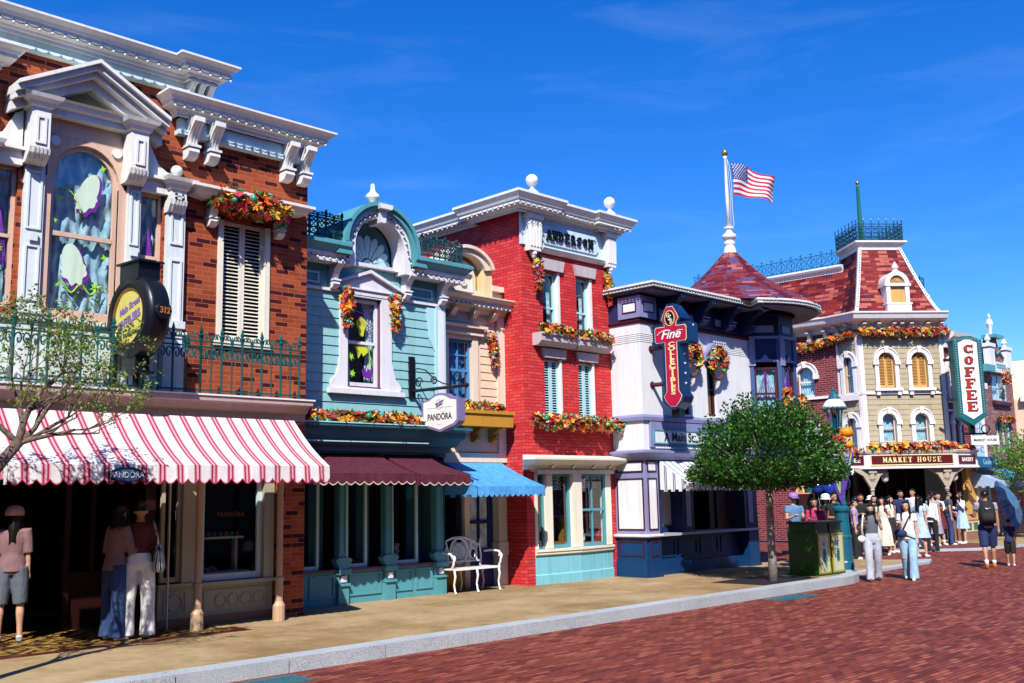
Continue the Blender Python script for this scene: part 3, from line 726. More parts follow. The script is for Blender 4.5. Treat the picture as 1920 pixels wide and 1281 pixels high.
# shops on the other side of the street, behind the camera: unseen, set near and tall to cut sky fill; they show in the window glass
for k_, (x0_, x1_, h_, c_, nm_) in enumerate(((-16, -8, 10.5, (.30, .12, .08), 'brown'), (-7.9, 0, 11.2, (.45, .38, .22), 'sand coloured'), (.1, 8, 10.4, (.16, .26, .28), 'grey green'), (8.1, 17, 11.4, (.35, .09, .07), 'red'), (17.1, 26, 10.4, (.45, .40, .34), 'pale'), (26.1, 40, 10.8, (.28, .14, .10), 'umber'))):
    FO = Fr((0, -5.4, 0), 180); t_ = thing('opposite_shop', ((x0_+x1_)/2, -5.4, 0), nm_+' shop on the opposite side of the street', 'building')
    m = MB(FO); hs_o = [(-x1_+.7+j*1.8, -x1_+1.7+j*1.8, z_, z_+1.7) for j in range(int((x1_-x0_-.8)/1.8)) for z_ in (.8, 3.9, 6.1)]
    m.wall(-x1_, -x0_, 0, h_, hs_o, 0, 0, .2); m.box(-x1_, -x0_, -8, -.25, 0, h_-.02); m.build('wall', paint('opposite_'+nm_.split()[0], c_, .7), t_)
    m = MB(FO)
    for a_, b_, c2, d2 in hs_o: m.poly(((a_, -.15, c2), (b_, -.15, c2), (b_, -.15, d2), (a_, -.15, d2))); panel(m, a_, b_, c2, d2, -.14, .07, .04, 1)
    m.build('windows', [paint('dull_glass', (.03, .04, .05), .15), WHITE], t_); cornice(FO, t_, [(-x1_, 0), (-x0_, 0)], h_-.4, h_, .5, WHITE)
FO = Fr((-15, 14, 0), -90); t_ = thing('opposite_shop', (-15, 5, 0), 'tall ochre shop closing the near end of the street', 'building')  # added end block, out of view: blocks sky light from the side
m = MB(FO); hs_o = [(.7+j*1.8, 1.7+j*1.8, z_, z_+1.7) for j in range(10) for z_ in (.8, 3.9, 6.4)]
m.wall(0, 19, 0, 11, hs_o, 0, 0, .2); m.box(0, 19, -8, -.25, 0, 10.9); m.build('wall', paint('opposite_ochre', (.34, .22, .10), .7), t_)
m = MB(FO)
for a_, b_, c2, d2 in hs_o: m.poly(((a_, -.15, c2), (b_, -.15, c2), (b_, -.15, d2), (a_, -.15, d2))); panel(m, a_, b_, c2, d2, -.14, .07, .04, 1)
m.build('windows', [MATS['dull_glass'], WHITE], t_); cornice(FO, t_, [(0, 0), (19, 0)], 10.6, 11, .5, WHITE)
# ================================================================== building: dark brick shop with the pediment
B1BR = brick('brown_brick', [(0, (.34, .066, .024)), (.2, (.40, .084, .032)), (.42, (.29, .052, .020)), (.58, (.37, .074, .028)), (.70, (.33, .06, .024)), (.76, (.075, .008, .011)), (.90, (.05, .007, .010))], (.40, .16, .09), .215, .066, .0035, .75, .5, .004, .25)
F1 = Fr((0, 13.0, 0), 0)
PILW = paint('ice_white_paint', (.70, .76, .78), .42, .05)
b1 = thing('brick_shop', (5.3, 13.0, .15), 'orange brown brick shop with white pediment, paired brackets and an iron balcony', 'building')
mb = MB(F1)
mb.wall(1.5, 6.87, 7.38, 7.62); mb.wall(1.5, 8.6, 3.2, 7.38, [(4.02, 4.36, 4.2, 6.02), (4.70, 5.70, 4.2, 6.50), (5.94, 6.27, 4.2, 6.02), (7.16, 7.88, 4.08, 5.80)], 0, 0, .2)
mb.wall(8.22, 8.6, .15, 3.2, [], 0, 0); mb.wall(1.5, 8.22, 2.62, 3.2, [], 0, 0)
mb.poly(((8.22, 0, .15), (8.22, -.5, .15), (8.22, -.5, 2.62), (8.22, 0, 2.62)))
mb.build('wall', B1BR, b1)
shell(F1, b1, 1.5, 8.6, .15, 7.38, 8, B1BR, DARK)
m = MB(F1); m.box(1.5, 6.86, -3, -.02, 7.37, 7.80); m.build('attic', PALEGREEN, b1)
# main cornice and frieze
m = MB(F1); m.box(1.5, 6.87, -.02, .06, 7.52, 7.74); m.box(1.5, 6.90, -.02, .10, 7.50, 7.555); m.build('frieze', PALEGREEN, b1)
cornice(F1, b1, [(1.5, .06), (6.50, .06), (6.50, .22), (6.89, .22), (6.89, -1.2)], 7.66, 7.95, .26, WHITE)
for u in (6.56, 6.70, 6.84): bracket(F1, b1, u, .08, 7.36, 7.68, .2, WHITE, .06)
# end pavilion cornices with brackets
def pav(u0, u1):
    cornice(F1, b1, [(u0, -.1), (u0, .14), (u1, .14), (u1, -.6)], 7.12, 7.41, .26, WHITE)
    m = MB(F1); m.box(u0+.05, u1-.05, -.02, .10, 6.95, 7.12); m.box(u0+.03, u1-.03, -.02, .14, 6.885, 6.948); m.build('frieze', PALEBLUE, b1)
    for u in (u0+.24, u0+.56, u1-.44, u1-.14): bracket(F1, b1, u, .15, 6.56, 7.12, .34, WHITE, .0)
pav(6.37, 8.61); pav(1.7, 4.02)
# palladian window: pilasters, capitals, entablature, pediment
for u0, u1 in ((4.42, 4.66), (5.74, 5.92)):
    m = MB(F1); m.box(u0, u1, 0, .07, 3.3, 6.1); panel(m, u0+.03, u1-.03, 4.3, 5.0, .07, .025, .02); panel(m, u0+.03, u1-.03, 5.2, 5.95, .07, .025, .02)
    m.box(u0-.02, u1+.02, .0, .11, 4.14, 4.24); m.box((u0+u1)/2-.05, (u0+u1)/2+.05, .092, .115, 5.05, 5.16); m.build('pilaster', PILW, b1)
for u0, u1 in ((3.72, 3.98), (6.30, 6.56)):
    m = MB(F1); m.box(u0, u1, 0, .08, 3.3, 5.82); panel(m, u0+.04, u1-.04, 4.2, 5.1, .08, .03, .02); panel(m, u0+.04, u1-.04, 5.3, 5.75, .08, .03, .02); m.box(u0-.02, u1+.02, 0, .12, 4.14, 4.24); m.build('pilaster', PILW, b1)
def capital(u, wd, zb, zt, d):
    m = MB(F1)
    m.box(u-wd/2, u+wd/2, 0, d, zb+.16, zt)
    pr = [(0, zb), (d*.55, zb), (d*.72, zb+.03), (d*.95, zb+.10), (d*1.02, zb+.17), (0, zb+.17)]
    m.prismu(pr, u-wd/2-.012, u+wd/2+.012)
    panel(m, u-wd*.28, u+wd*.28, zb+.22, zt-.12, d, .03, .02)
    for k in (-.3, -.1, .1, .3): m.prismu([(p[0]+.012, p[1]) for p in pr[1:5]]+[(p[0]-.01, p[1]) for p in pr[1:5]][::-1], u+k*wd-.012, u+k*wd+.012)
    m.sweep([(0, zt-.02), (.03, zt), (.05, zt+.05), (.10, zt+.09), (.12, zt+.14), (0, zt+.14)], [(u-wd/2, 0), (u-wd/2, d), (u+wd/2, d), (u+wd/2, 0)])
    m.build('capital', WHITE, b1)
for u in (4.50, 5.78): capital(u, .23, 6.02, 6.72, .30)
for u in (3.88, 6.40): capital(u, .22, 5.74, 6.06, .20)
m = MB(F1); m.box(4.62, 5.66, 0, .16, 6.72, 6.82); m.sweep([(0, 6.80), (.05, 6.82), (.07, 6.88), (.12, 6.90), (0, 6.90)], [(4.62, .16), (5.66, .16)])
m.box(3.62, 4.37, 0, .10, 5.98, 6.16); m.box(5.91, 6.5, 0, .10, 5.98, 6.16); m.box(3.5, 4.40, 0, .17, 6.16, 6.20); m.box(5.89, 6.6, 0, .17, 6.16, 6.20); m.build('entablature', WHITE, b1)
# volutes beside the tall bay and ball finials
for s, c in ((1, 5.92), (-1, 4.36)):
    m = MB(F1); pts = [(c, 6.20), (c+s*.52, 6.20), (c+s*.48, 6.27), (c+s*.34, 6.30), (c+s*.22, 6.38), (c+s*.15, 6.52), (c+s*.10, 6.64), (c, 6.70)]
    m.prism(pts, .01, .09); m.build('volute', WHITE, b1)
finial(F1, b1, 6.40, .10, 6.20, [(.05, 0), (.05, .02), (.03, .04), (.035, .06), (.075, .10), (.085, .145), (.07, .19), (.03, .215), (.002, .22)], WHITE)
finial(F1, b1, 3.88, .10, 6.20, [(.05, 0), (.05, .02), (.03, .04), (.035, .06), (.075, .10), (.085, .145), (.07, .19), (.03, .215), (.002, .22)], WHITE)
pc, phw, pz0, pz1 = 5.14, .98, 6.86, 7.40
m = MB(F1)
for s in (-1, 1):
    e, a = (pc+s*phw, pz0), (pc, pz1); dx, dz = a[0]-e[0], a[1]-e[1]
    def at(t, k): return (e[0]+dx*t, e[1]+dz*t-k)
    for w0_, w1_, k0, k1 in ((0, .22, .10, .24), (0, .34, .04, .12), (0, .42, -.03, .045), (0, .48, -.08, -.03)):
        m.prism([at(0, k1), at(1, k1), at(1, k0), at(0, k0)], w0_, w1_)
m.build('pediment', WHITE, b1)
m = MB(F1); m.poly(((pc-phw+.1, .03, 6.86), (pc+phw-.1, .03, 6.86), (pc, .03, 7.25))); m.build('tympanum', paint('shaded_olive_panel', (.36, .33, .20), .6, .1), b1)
# window surrounds
def arched_window(fr, parent, c, hw, z0, zs, w, fm, cm, rz=None, wall_th=.1):
    rz = rz or hw; m = MB(fr); bar = .055
    m.box(c-hw, c-hw+bar, w-.05, w, z0, zs); m.box(c+hw-bar, c+hw, w-.05, w, z0, zs); m.box(c-hw+bar, c+hw-bar, w-.05, w-.003, z0, z0+bar)
    zm = z0+(zs+rz-z0)*.46; m.box(c-hw+bar, c+hw-bar, w-.05, w+.006, zm-.03, zm+.03); ring(m, c, zs, hw-bar, hw, w-.05, w, n=16, rz0=rz-bar, rz1=rz)
    o = m.build('window', fm, parent); p = MB(fr); p.poly([(c-hw+.02, w-.03, z0+.02), (c+hw-.02, w-.03, z0+.02)]+[(a[0], w-.03, a[1]) for a in arc(c, zs, hw-.02, 0, 180, 14, rz-.02)]); p.build('pane', GLASS, o)
    if cm: curtain(fr, c-hw-.05, c+hw+.05, z0, zs+rz, w-.12, cm, o, 7, True)
    b = MB(fr); b.box(c-hw-.1, c+hw+.1, w-.4, w-.38, z0-.1, zs+rz+.1); b.build('blind', DARK, o); return o  # black backing sheet in place of the room's darkness
m = MB(F1); arch_infill(m, 4.70, 5.70, 5.94, 6.50, .44, .02, .14, rz=.50); m.box(4.64, 4.76, 0, .022, 4.2, 5.94); m.box(5.64, 5.76, 0, .022, 4.2, 5.94)
m.box(4.62, 5.78, .0, .021, 6.503, 6.72); m.box(4.40, 5.96, 0, .05, 4.08, 4.2); m.build('window_surround', PINKTAN, b1)
for u in (4.78, 5.58):
    m = MB(F1); m.prism(arc(u, 6.42, .065, 0, 360, 14)[:-1], .02, .05); m.build('roundel', WHITE, b1)
PLUM = paint('plum_decal', (.16, .02, .30), .5, .1); LIME = paint('lime_decal', (.35, .75, .02), .5, .1); PALEDEC = paint('pale_decal', (.62, .78, .62), .55, .06); PINKDEC = paint('pink_decal', (.72, .30, .55), .5, .05)
wn = arched_window(F1, b1, 5.20, .44, 4.2, 5.94, -.04, PINKTAN, LACE, .50)
# plain window decals: pale cut-outs with plum edge, lime stars and swirls (no figures)
def star(m, u, w, z, r, k=6, mi=0): m.prism([(u+(r if i % 2 == 0 else r*.42)*cos(pi*i/k+.3), z+(r if i % 2 == 0 else r*.42)*sin(pi*i/k+.3)) for i in range(2*k)], w, w+.004, mi)
dc = MB(F1)
for (cx_, cz_, rw, rh, tl) in ((5.26, 5.84, .15, .27, -.35), (5.10, 4.86, .17, .27, .2)):
    for q, mi in ((1.10, 0), (1.0, 2)):
        pts = []
        for i in range(40):
            a = 2*pi*i/40; rr = 1+(.10*sin(9*a) if sin(a) < -.3 else 0); x_, z_ = rw*q*cos(a)*rr*(1 if sin(a) < 0 else .8), rh*q*sin(a)*rr
            pts.append((cx_+x_*cos(tl)-z_*sin(tl)+(.02 if q > 1 else 0), cz_+x_*sin(tl)+z_*cos(tl)-(.03 if q > 1 else 0)))
        dc.prism(pts, -.062+(.004 if q == 1 else 0), -.060+(.004 if q == 1 else 0), mi)
for u, z, r in ((5.44, 6.20, .05), (4.90, 5.70, .05), (5.40, 4.58, .08), (4.85, 5.40, .04), (5.5, 5.0, .05)): star(dc, u, -.055, z, r, 4 if r < .06 else 6, 1)
dc.tube([(4.92+.25*cos(k*.35)*(1-k*.02), -.056, 5.55+.3*sin(k*.35)) for k in range(12)], .008, 4, 1); dc.tube([(4.9+.02*k, -.056, 4.55+.06*sin(k*.5)) for k in range(30)], .010, 4, 1)
dc.build('window_decal', [PLUM, LIME, PALEDEC], wn)
WEB = paint('purple_web', (.22, .04, .42), .5, .1)
def web(fr, parent, u0, u1, z0, z1, w, m_=None, seed=1, lime=True):
    random.seed(seed); m = MB(fr); c = ((u0+u1)/2, z1)
    for k in range(7):
        a = (u0+(u1-u0)*k/6, z0); m.tube([(c[0], w, c[1]), (a[0], w, a[1])], .006, 4)
    for j in range(1, 5):
        t = j/4.5; m.tube([(c[0]+(u0+(u1-u0)*k/6-c[0])*t, w, c[1]+(z0-c[1])*t+.03*(k % 2)) for k in range(7)], .006, 4)
    if lime: star(m, (u0+u1)/2, w+.003, z0+(z1-z0)*.3, (u1-u0)*.28, 8, 1)
    m.build('window_decal', [m_ or WEB, LIME], parent)
for u0, u1, sd in ((5.94, 6.27, 3), (4.02, 4.36, 4)):
    o = window(F1, b1, u0, u1, 4.2, 6.0, -.06, PINKTAN, .05, True, cm=LACE, folds=4, swag=True); web(F1, o, u0+.05, u1-.05, 4.7, 5.5, -.083, None, sd)
m = MB(F1); m.box(3.7, 6.62, 0, .03, 3.22, 4.06)
for u0, u1 in ((4.05, 4.36), (4.74, 5.66), (5.98, 6.26)): panel(m, u0, u1, 3.4, 3.98, .03, .04, .02)
m.build('apron_panel', PALEGREEN, b1)
m = MB(F1); m.box(3.66, 6.62, .0, .10, 4.062, 4.10); m.build('window_sill', WHITE, b1)
# shuttered window under its flower shelf
m = MB(F1); m.box(7.10, 7.18, -.05, .03, 4.05, 5.80); m.box(7.86, 7.94, -.05, .03, 4.05, 5.80); m.box(7.06, 7.98, -.05, .06, 3.98, 4.05); m.build('window_surround', CREAMW, b1)
shutter(F1, b1, 7.18, 7.86, 4.06, 5.80, -.05, CREAMW, 30)
m = MB(F1); m.box(7.15, 7.9, -.19, -.18, 4.0, 5.85); m.build('blind', DARK, b1)  # dark sheet behind the slats, stands in for unlit depth
m = MB(F1); m.sweep([(0, 6.02), (.22, 6.06), (.26, 6.12), (.30, 6.13), (.30, 6.17), (0, 6.19)], [(6.84, -.0), (6.84, .05), (8.22, .05), (8.22, 0)]); m.build('flower_shelf', WHITE, b1)
for u in (6.97, 8.06): bracket(F1, b1, u, .12, 5.66, 6.04, .26, WHITE, 0)
# balcony ledge
m = MB(F1); m.sweep([(0, 2.90), (.34, 2.92), (.36, 3.02), (.42, 3.04), (.46, 3.12), (.56, 3.14), (.56, 3.20)], [(1.5, 0), (8.36, 0)]); m.box(1.5, 8.35, 0, .35, 2.895, 2.9)
m.build('balcony', LEDGE, b1); m = MB(F1); m.box(1.5, 8.39, 0, .58, 3.203, 3.225); m.build('balcony_deck', WHITE, b1)
# ground floor shopfront: deep doorway, panelled bulkheads, display window
SF = Fr((0, 13.2, 0), 0); FRONT = paint('stone_grey_paint', (.42, .38, .28), .5, .1); BROWN = paint('mid_brown_paint', (.30, .15, .08), .5, .1)
m = MB(SF); m.box(7.0, 8.2, -.4, 0, .26, .66); panel(m, 7.12, 8.12, .30, .60, 0, .02, .014)
for k in range(4): ring(m, 7.38+k*.20, .45, .075, .09, 0, .016, 360, 0, 18)
m.box(6.46, 6.98, -.4, 0, .26, .68); panel(m, 6.54, 6.86, .32, .62, 0, .02, .014); ring(m, 6.70, .47, .10, .115, 0, .016, 360, 0, 18)
m.box(6.95, 8.21, -.1, .07, .66, .71); m.box(6.44, 6.98, -.1, .05, .68, .72); m.box(8.03, 8.19, -.2, .04, .71, 2.62); m.box(6.78, 7.06, -.2, .02, .72, 2.62); m.build('bulkhead', FRONT, b1)
m = MB(SF); m.box(6.44, 8.2, -.4, .03, .15, .26); m.build('plinth', BROWN, b1)
shop = window(SF, b1, 7.06, 8.03, .72, 2.5, -.04, PALEBLUE, .07, False, gm=GLASSD)
m = MB(SF); m.box(7.15, 7.85, -.42, -.22, 1.28, 1.31); m.box(7.2, 7.24, -.4, -.3, .78, 1.28); m.box(7.76, 7.80, -.4, -.3, .78, 1.28); m.box(7.12, 7.9, -.42, -.12, .8, .83); m.build('display_shelf', CREAMW, shop)
m = MB(SF)
for k in range(7): m.ball((7.25+.09*k, -.3, 1.345), .035, 8, k % 2)
for k in range(5): m.ball((7.16+.06*k, -.22, .86+.02*(k % 2)), .035, 8, k % 3)
m.build('display_goods', [paint('salmon_goods', (.55, .2, .12), .4), paint('turquoise_goods', (.05, .4, .45), .4), paint('lilac_goods', (.4, .3, .6), .4)], shop, smooth=True)
m = MB(SF); add_text(m, 'PANDÓRA', 7.55, -.066, 1.62, .09, 0, .002); m.build('window_lettering', paint('faded_gold', (.12, .05, .02), .4), shop)
window(SF, b1, 6.50, 6.78, .74, 2.5, -.04, FRONT, .05, False, gm=GLASSD)
for u in (6.75, 7.98):
    m = MB(F1); m.lathe([(.085, .15), (.085, .36), (.075, .38), (.055, .42), (.055, .70), (.065, .71), (.065, .74), (.045, .76), (.045, 2.9)], u, .33, 12); m.build('post', paint('beige_post_paint', (.50, .33, .22), .5, .1), b1, smooth=False)
m = MB(F1); m.box(5.56, 5.64, -1.2, -1.1, .15, 2.5); m.box(6.3, 6.44, -1.2, -.3, .15, 2.62); m.box(5.64, 6.3, -1.24, -1.16, .15, .9); m.box(5.64, 6.3, -1.24, -1.16, 2.2, 2.5); m.box(5.93, 6.0, -1.24, -1.15, .9, 2.2); m.build('door', DARKWOOD, b1)
m = MB(F1); m.box(6.485, 6.50, -.02, .02, .15, 2.6); m.build('door_edge', CREAMW, b1)
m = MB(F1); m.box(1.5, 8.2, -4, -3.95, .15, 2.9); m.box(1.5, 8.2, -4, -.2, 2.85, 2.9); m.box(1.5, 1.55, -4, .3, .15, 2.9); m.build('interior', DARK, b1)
# railing, awning, flowers
iron_fence(F1, 4.66-3.2, 6.62, 3.225, .88, 'long teal iron balcony railing behind the branching tree', TEALIRON, 26, .50)
iron_fence(F1, 6.62, 8.16, 3.225, .88, 'teal iron balcony railing in front of the brown brick and shutters', TEALIRON, 10, .50)
garland([(6.92, .18, 6.06), (7.25, .24, 6.00), (7.6, .25, 6.03), (8.08, .18, 5.98)], .19, 'mixed flower garland under the shelf above the cream shutters', 1.5, F1, size=.065)
AW1 = stripes('red_white_awning', (.80, .76, .76), [(.10, (.75, .35, .42)), (.16, (.36, .02, .06)), (.26, (.75, .38, .45)), (.38, (.36, .02, .06)), (.48, (.75, .35, .42)), (.54, (.82, .78, .78))], .225)
aw = awning(F1, 3.95, 8.08, 2.92, 2.25, .88, .22, 'big red and white striped awning over the brick shop entrance', AW1, .50, paint('crimson_piping', (.55, .02, .08), .6), .15, sag=.05)
pl = MB(F1); pl.prism(arc(5.25, 2.13, .20, 0, 360, 24, .075)[:-1], 1.40, 1.42); pr_ = thing('awning_plaque', F1(5.25, 1.4, 2.13), 'small blue oval shop plaque fixed on the striped awning valance', 'sign')
pl.build('plate', paint('blue_plaque', (.05, .13, .35), .4, .1), pr_); pl = MB(F1); ring(pl, 5.25, 2.13, .195, .215, 1.405, 1.426, 360, 0, 24, rz0=.072, rz1=.086)
for s in (-1, 1):
    for q in (-1, 1): pl.tube([(5.25+s*(.215+.05*cos(k*.6)*(1-k*.05)), 1.42, 2.13+q*(.045+.035*sin(k*.6))) for k in range(9)], .006, 4)
pl.build('border', BLACKM, pr_); pl = MB(F1); add_text(pl, 'PANDÓRA', 5.25, 1.428, 2.128, .095, 0, .001, sx=.9); pl.build('lettering', WHITE, pr_)
light_string(F1, [(1.6, .26, 7.76), (6.30, .26, 7.76), (6.36, .40, 7.76), (7.03, .40, 7.76)], .155, 'string of bulbs along the topmost white cornice of the brick shop')
light_string(F1, [(6.24, .33, 7.22), (8.70, .33, 7.22)], .13, 'string of bulbs along the lower bracketed cornice of the brick shop')
# round double-sided sign on the balcony
rs = thing('round_sign', (6.0, 12.9, 3.4), 'black watch shaped round sign with yellow face on the balcony', 'sign')
S1 = Fr((5.62, 12.92, 0), -85); cz, cu, rr = 4.13, .58, .50      # u runs out from the wall, w faces along the street
m = MB(S1)
def disc(m, prof, mi=0, n=36):
    rings = [[m.P((cu+r*cos(2*pi*i/n), w, cz+r*sin(2*pi*i/n))) for i in range(n)] for r, w in prof]
    for A, B in zip(rings, rings[1:]):
        for i in range(n): m.face((A[i], A[(i+1) % n], B[(i+1) % n], B[i]), mi)
    return rings
disc(m, [(.34, .12), (.36, .15), (.46, .165), (.48, .14), (.515, .13), (.53, .08), (.53, -.08), (.515, -.13), (.48, -.14), (.46, -.165), (.36, -.15), (.34, -.12)])
m.build('case', BLACKM, rs, smooth=True)
m = MB(S1); q = disc(m, [(.345, .125), (.001, .126)]); q2 = disc(m, [(.345, -.125), (.001, -.126)])
m.build('face', paint('yellow_sign_face', (.62, .56, .14), .4, .12), rs)
m = MB(S1); disc(m, [(.338, .13), (.355, .154), (.338, .131)]); m.build('bezel', paint('brass_trim', (.45, .22, .06), .35, .1, .6), rs)
m = MB(S1); m.box(cu-.22, cu+.22, -.15, .15, 4.58, 4.80); m.box(cu-.27, cu+.27, -.18, .18, 4.80, 4.825); m.box(cu-.13, cu+.13, -.1, .1, 3.42, 3.65); m.box(cu-.2, cu+.2, -.12, .12, 3.40, 3.43)
m.tube([(cu-.45, 0, 4.0), (cu-.55, 0, 3.85), (cu-.58, 0, 3.6), (cu-.58, 0, 3.24)], .05, 8); m.tube([(cu, 0, 3.24), (cu, 0, 3.42)], .05, 8); m.build('mount', BLACKM, rs)
_b = S1(cu+.50, 0, 0); BOSS = Fr((_b.x, _b.y, 0), 10)
m = MB(BOSS); m.prism(arc(0, 4.14, .10, 0, 360, 18)[:-1], .0, .10); m.build('number_boss', BLACKM, rs)
m = MB(BOSS); add_text(m, '312', 0, .106, 4.14, .11, 0, .003, sx=.9); m.build('number', paint('copper_number', (.42, .18, .06), .4), rs)
m = MB(S1); add_text(m, 'Main Street', cu, .132, 4.25, .115, 0, .004, .25, rot=.30, sx=.9); add_text(m, 'JEWELERS', cu+.01, .132, 4.08, .14, 0, .006, rot=.30, sx=.85); add_text(m, 'PANDÓRA', cu+.05, .132, 3.90, .075, 1, .003, rot=.12)
m.build('lettering', [paint('violet_letters', (.20, .14, .42), .4), paint('green_letters', (.03, .12, .06), .4)], rs)
# ================================================================== building: teal clapboard shop with the arched gable
random.seed(21)
TEAL = paint('teal_clapboard_paint', (.26, .52, .54), .5, .06); TEALM = paint('mid_teal_paint', (.09, .32, .38), .45, .08); TEALD = paint('deep_teal_paint', (.03, .14, .19), .45, .1)
TEALL = paint('light_teal_paint', (.42, .68, .74), .45, .06); PURP = paint('plum_frame_paint', (.16, .05, .10), .45, .1); LILACW = paint('lilac_white_paint', (.74, .74, .80), .42, .04)
F2 = Fr((0, 13.7, 0), 0)
b2 = thing('teal_shop', (10.3, 13.7, .15), 'pale teal clapboard shop with round arched gable and white shell fan', 'building')
WH2 = (9.84, 10.54, 3.62, 5.14)
m = MB(F2); m.boards(8.6, 11.74, 2.6, 5.2, [(9.74, 10.70, 3.56, 5.26)], 0, .155, .016); m.wall(8.6, 11.97, 2.6, 5.70, [WH2], -.004, 0, .12); m.build('wall', TEAL, b2)
shell(F2, b2, 8.62, 11.97, .15, 5.72, 7, TEALM, TEALD)
m = MB(F2); m.box(11.74, 11.97, -.05, .05, 2.6, 5.2); m.prism([(11.62, 4.55), (11.74, 4.35), (11.74, 5.15), (11.55, 5.15), (11.55, 5.05)], 0, .03); m.build('corner_pilaster', TEALL, b2)
m = MB(F2); m.box(11.80, 11.93, .05, .06, 2.75, 5.1); m.build('pilaster_panel', LILACW, b2)
# window with scrolled casing and small pediment
m = MB(F2); ca = [(9.52, 3.58), (10.94, 3.58), (10.96, 3.66), (10.90, 3.74), (10.84, 3.78), (10.80, 3.9), (10.755, 4.1), (10.755, 5.26), (9.69, 5.26), (9.69, 4.1), (9.65, 3.9), (9.60, 3.78), (9.54, 3.74), (9.50, 3.66)]
for q in ([ca[0], ca[1], ca[2], ca[3], ca[4], ca[5], ca[6], (10.54, 4.1), (10.54, 3.62), (9.84, 3.62), (9.84, 4.1), ca[9], ca[10], ca[11], ca[12], ca[13]], [(9.69, 4.1), (9.84, 4.1), (9.84, 5.26), (9.69, 5.26)], [(10.54, 4.1), (10.755, 4.1), (10.755, 5.26), (10.54, 5.26)], [(9.84, 5.14), (10.54, 5.14), (10.54, 5.26), (9.84, 5.26)]): m.prism(q, 0, .045)
m.box(9.46, 11.0, 0, .10, 3.50, 3.58); m.build('window_surround', LILACW, b2)
m = MB(F2)
m.prism([(9.56, 5.28), (10.96, 5.28), (10.27, 5.56)], 0, .05)
for a, b in (((9.50, 5.27), (10.265, 5.56)), ((11.02, 5.27), (10.265, 5.56))): m.prism([(a[0], a[1]-.0), (b[0], b[1]), (b[0], b[1]+.055), (a[0], a[1]+.05)], 0, .12)
m.box(9.56, 10.96, 0, .08, 5.255, 5.279); m.build('window_pediment', LILACW, b2)
w2 = window(F2, b2, 9.86, 10.52, 3.64, 5.12, -.05, LILACW, .055, True, cm=GREYLACE, folds=6, split=True)
m = MB(F2); m.box(9.84, 9.858, -.1, -.0, 3.62, 5.13); m.box(10.522, 10.54, -.1, .0, 3.62, 5.13); m.box(9.858, 10.522, -.08, .05, 3.622, 3.638); m.build('frame_edge', PURP, w2)
m = MB(F2); star(m, 9.98, -.072, 4.15, .09, 8, 1); star(m, 10.02, -.072, 3.86, .07, 6, 1)
m.prism([(10.20+(.09+.03*sin(a*.94))*cos(a*.314), 4.66+.17*sin(a*.314)) for a in range(20)], -.074, -.070, 2); m.prism([(10.06, 4.32), (10.28, 4.36), (10.34, 4.24), (10.24, 4.16), (10.2, 4.22), (10.14, 4.12), (10.10, 4.22)], -.074, -.070, 2)
for k in range(5): m.tube([(9.93, -.073, 4.98-.02*k), (10.1+.07*k, -.073, 5.0-.10*k), (10.45, -.073, 4.95-.13*k)], .006, 4, 0)
m.prism([(10.21, 3.92), (10.26, 3.97), (10.31, 3.90), (10.34, 3.99), (10.38, 3.93), (10.44, 4.02), (10.42, 3.86), (10.36, 3.79), (10.30, 3.80), (10.24, 3.82)], -.074, -.070, 0)
m.tube([(10.34+.04*sin(k*.4), -.072, 3.95+.045*k) for k in range(12)], .008, 4, 1); m.build('window_decal', [PLUM, LIME, paint('yellow_decal', (.62, .68, .03), .5, .08)], w2)
# frieze with panels, brackets, eave
m = MB(F2); m.box(8.6, 11.98, 0, .055, 5.17, 5.215); m.build('string_course', LILACW, b2)
m = MB(F2); m.box(8.6, 9.62, 0, .02, 5.216, 5.68); m.box(10.96, 11.97, 0, .02, 5.216, 5.68); m.build('frieze', TEALM, b2)
m = MB(F2); panel(m, 8.62, 9.28, 5.27, 5.46, .02, .03, .02); panel(m, 11.14, 11.68, 5.27, 5.46, .02, .03, .02); m.build('frieze_panel', TEALL, b2)
for u in (9.53, 11.04, 11.86): bracket(F2, b2, u, .12, 5.20, 5.64, .30, LILACW, 0)
TEALCOR = [(0, 0), (.30, 0), (.30, .14), (.62, .18), (.62, .36), (.70, .40), (.78, .6), (.95, .78), (1, .85), (1, 1), (0, 1)]
def eave2(u0, u1, l, r):
    path = ([(u0, -.2)] if l else []) + [(u0, .03), (u1, .03)] + ([(u1, -.6)] if r else [])
    m = MB(F2); m.sweep([(0, 5.60), (.24, 5.60), (.24, 5.68), (.27, 5.70), (.27, 5.74), (0, 5.74)], path); m.build('cornice_band', LILACW, b2)
    m = MB(F2); m.sweep([(0, 5.742), (.27, 5.742), (.30, 5.78), (.36, 5.84), (.38, 5.86), (.38, 5.92), (.34, 5.94), (0, 5.96)], path); m.build('cornice', TEALM, b2)
eave2(8.6, 9.66, False, False); eave2(11.02, 11.97, False, True)
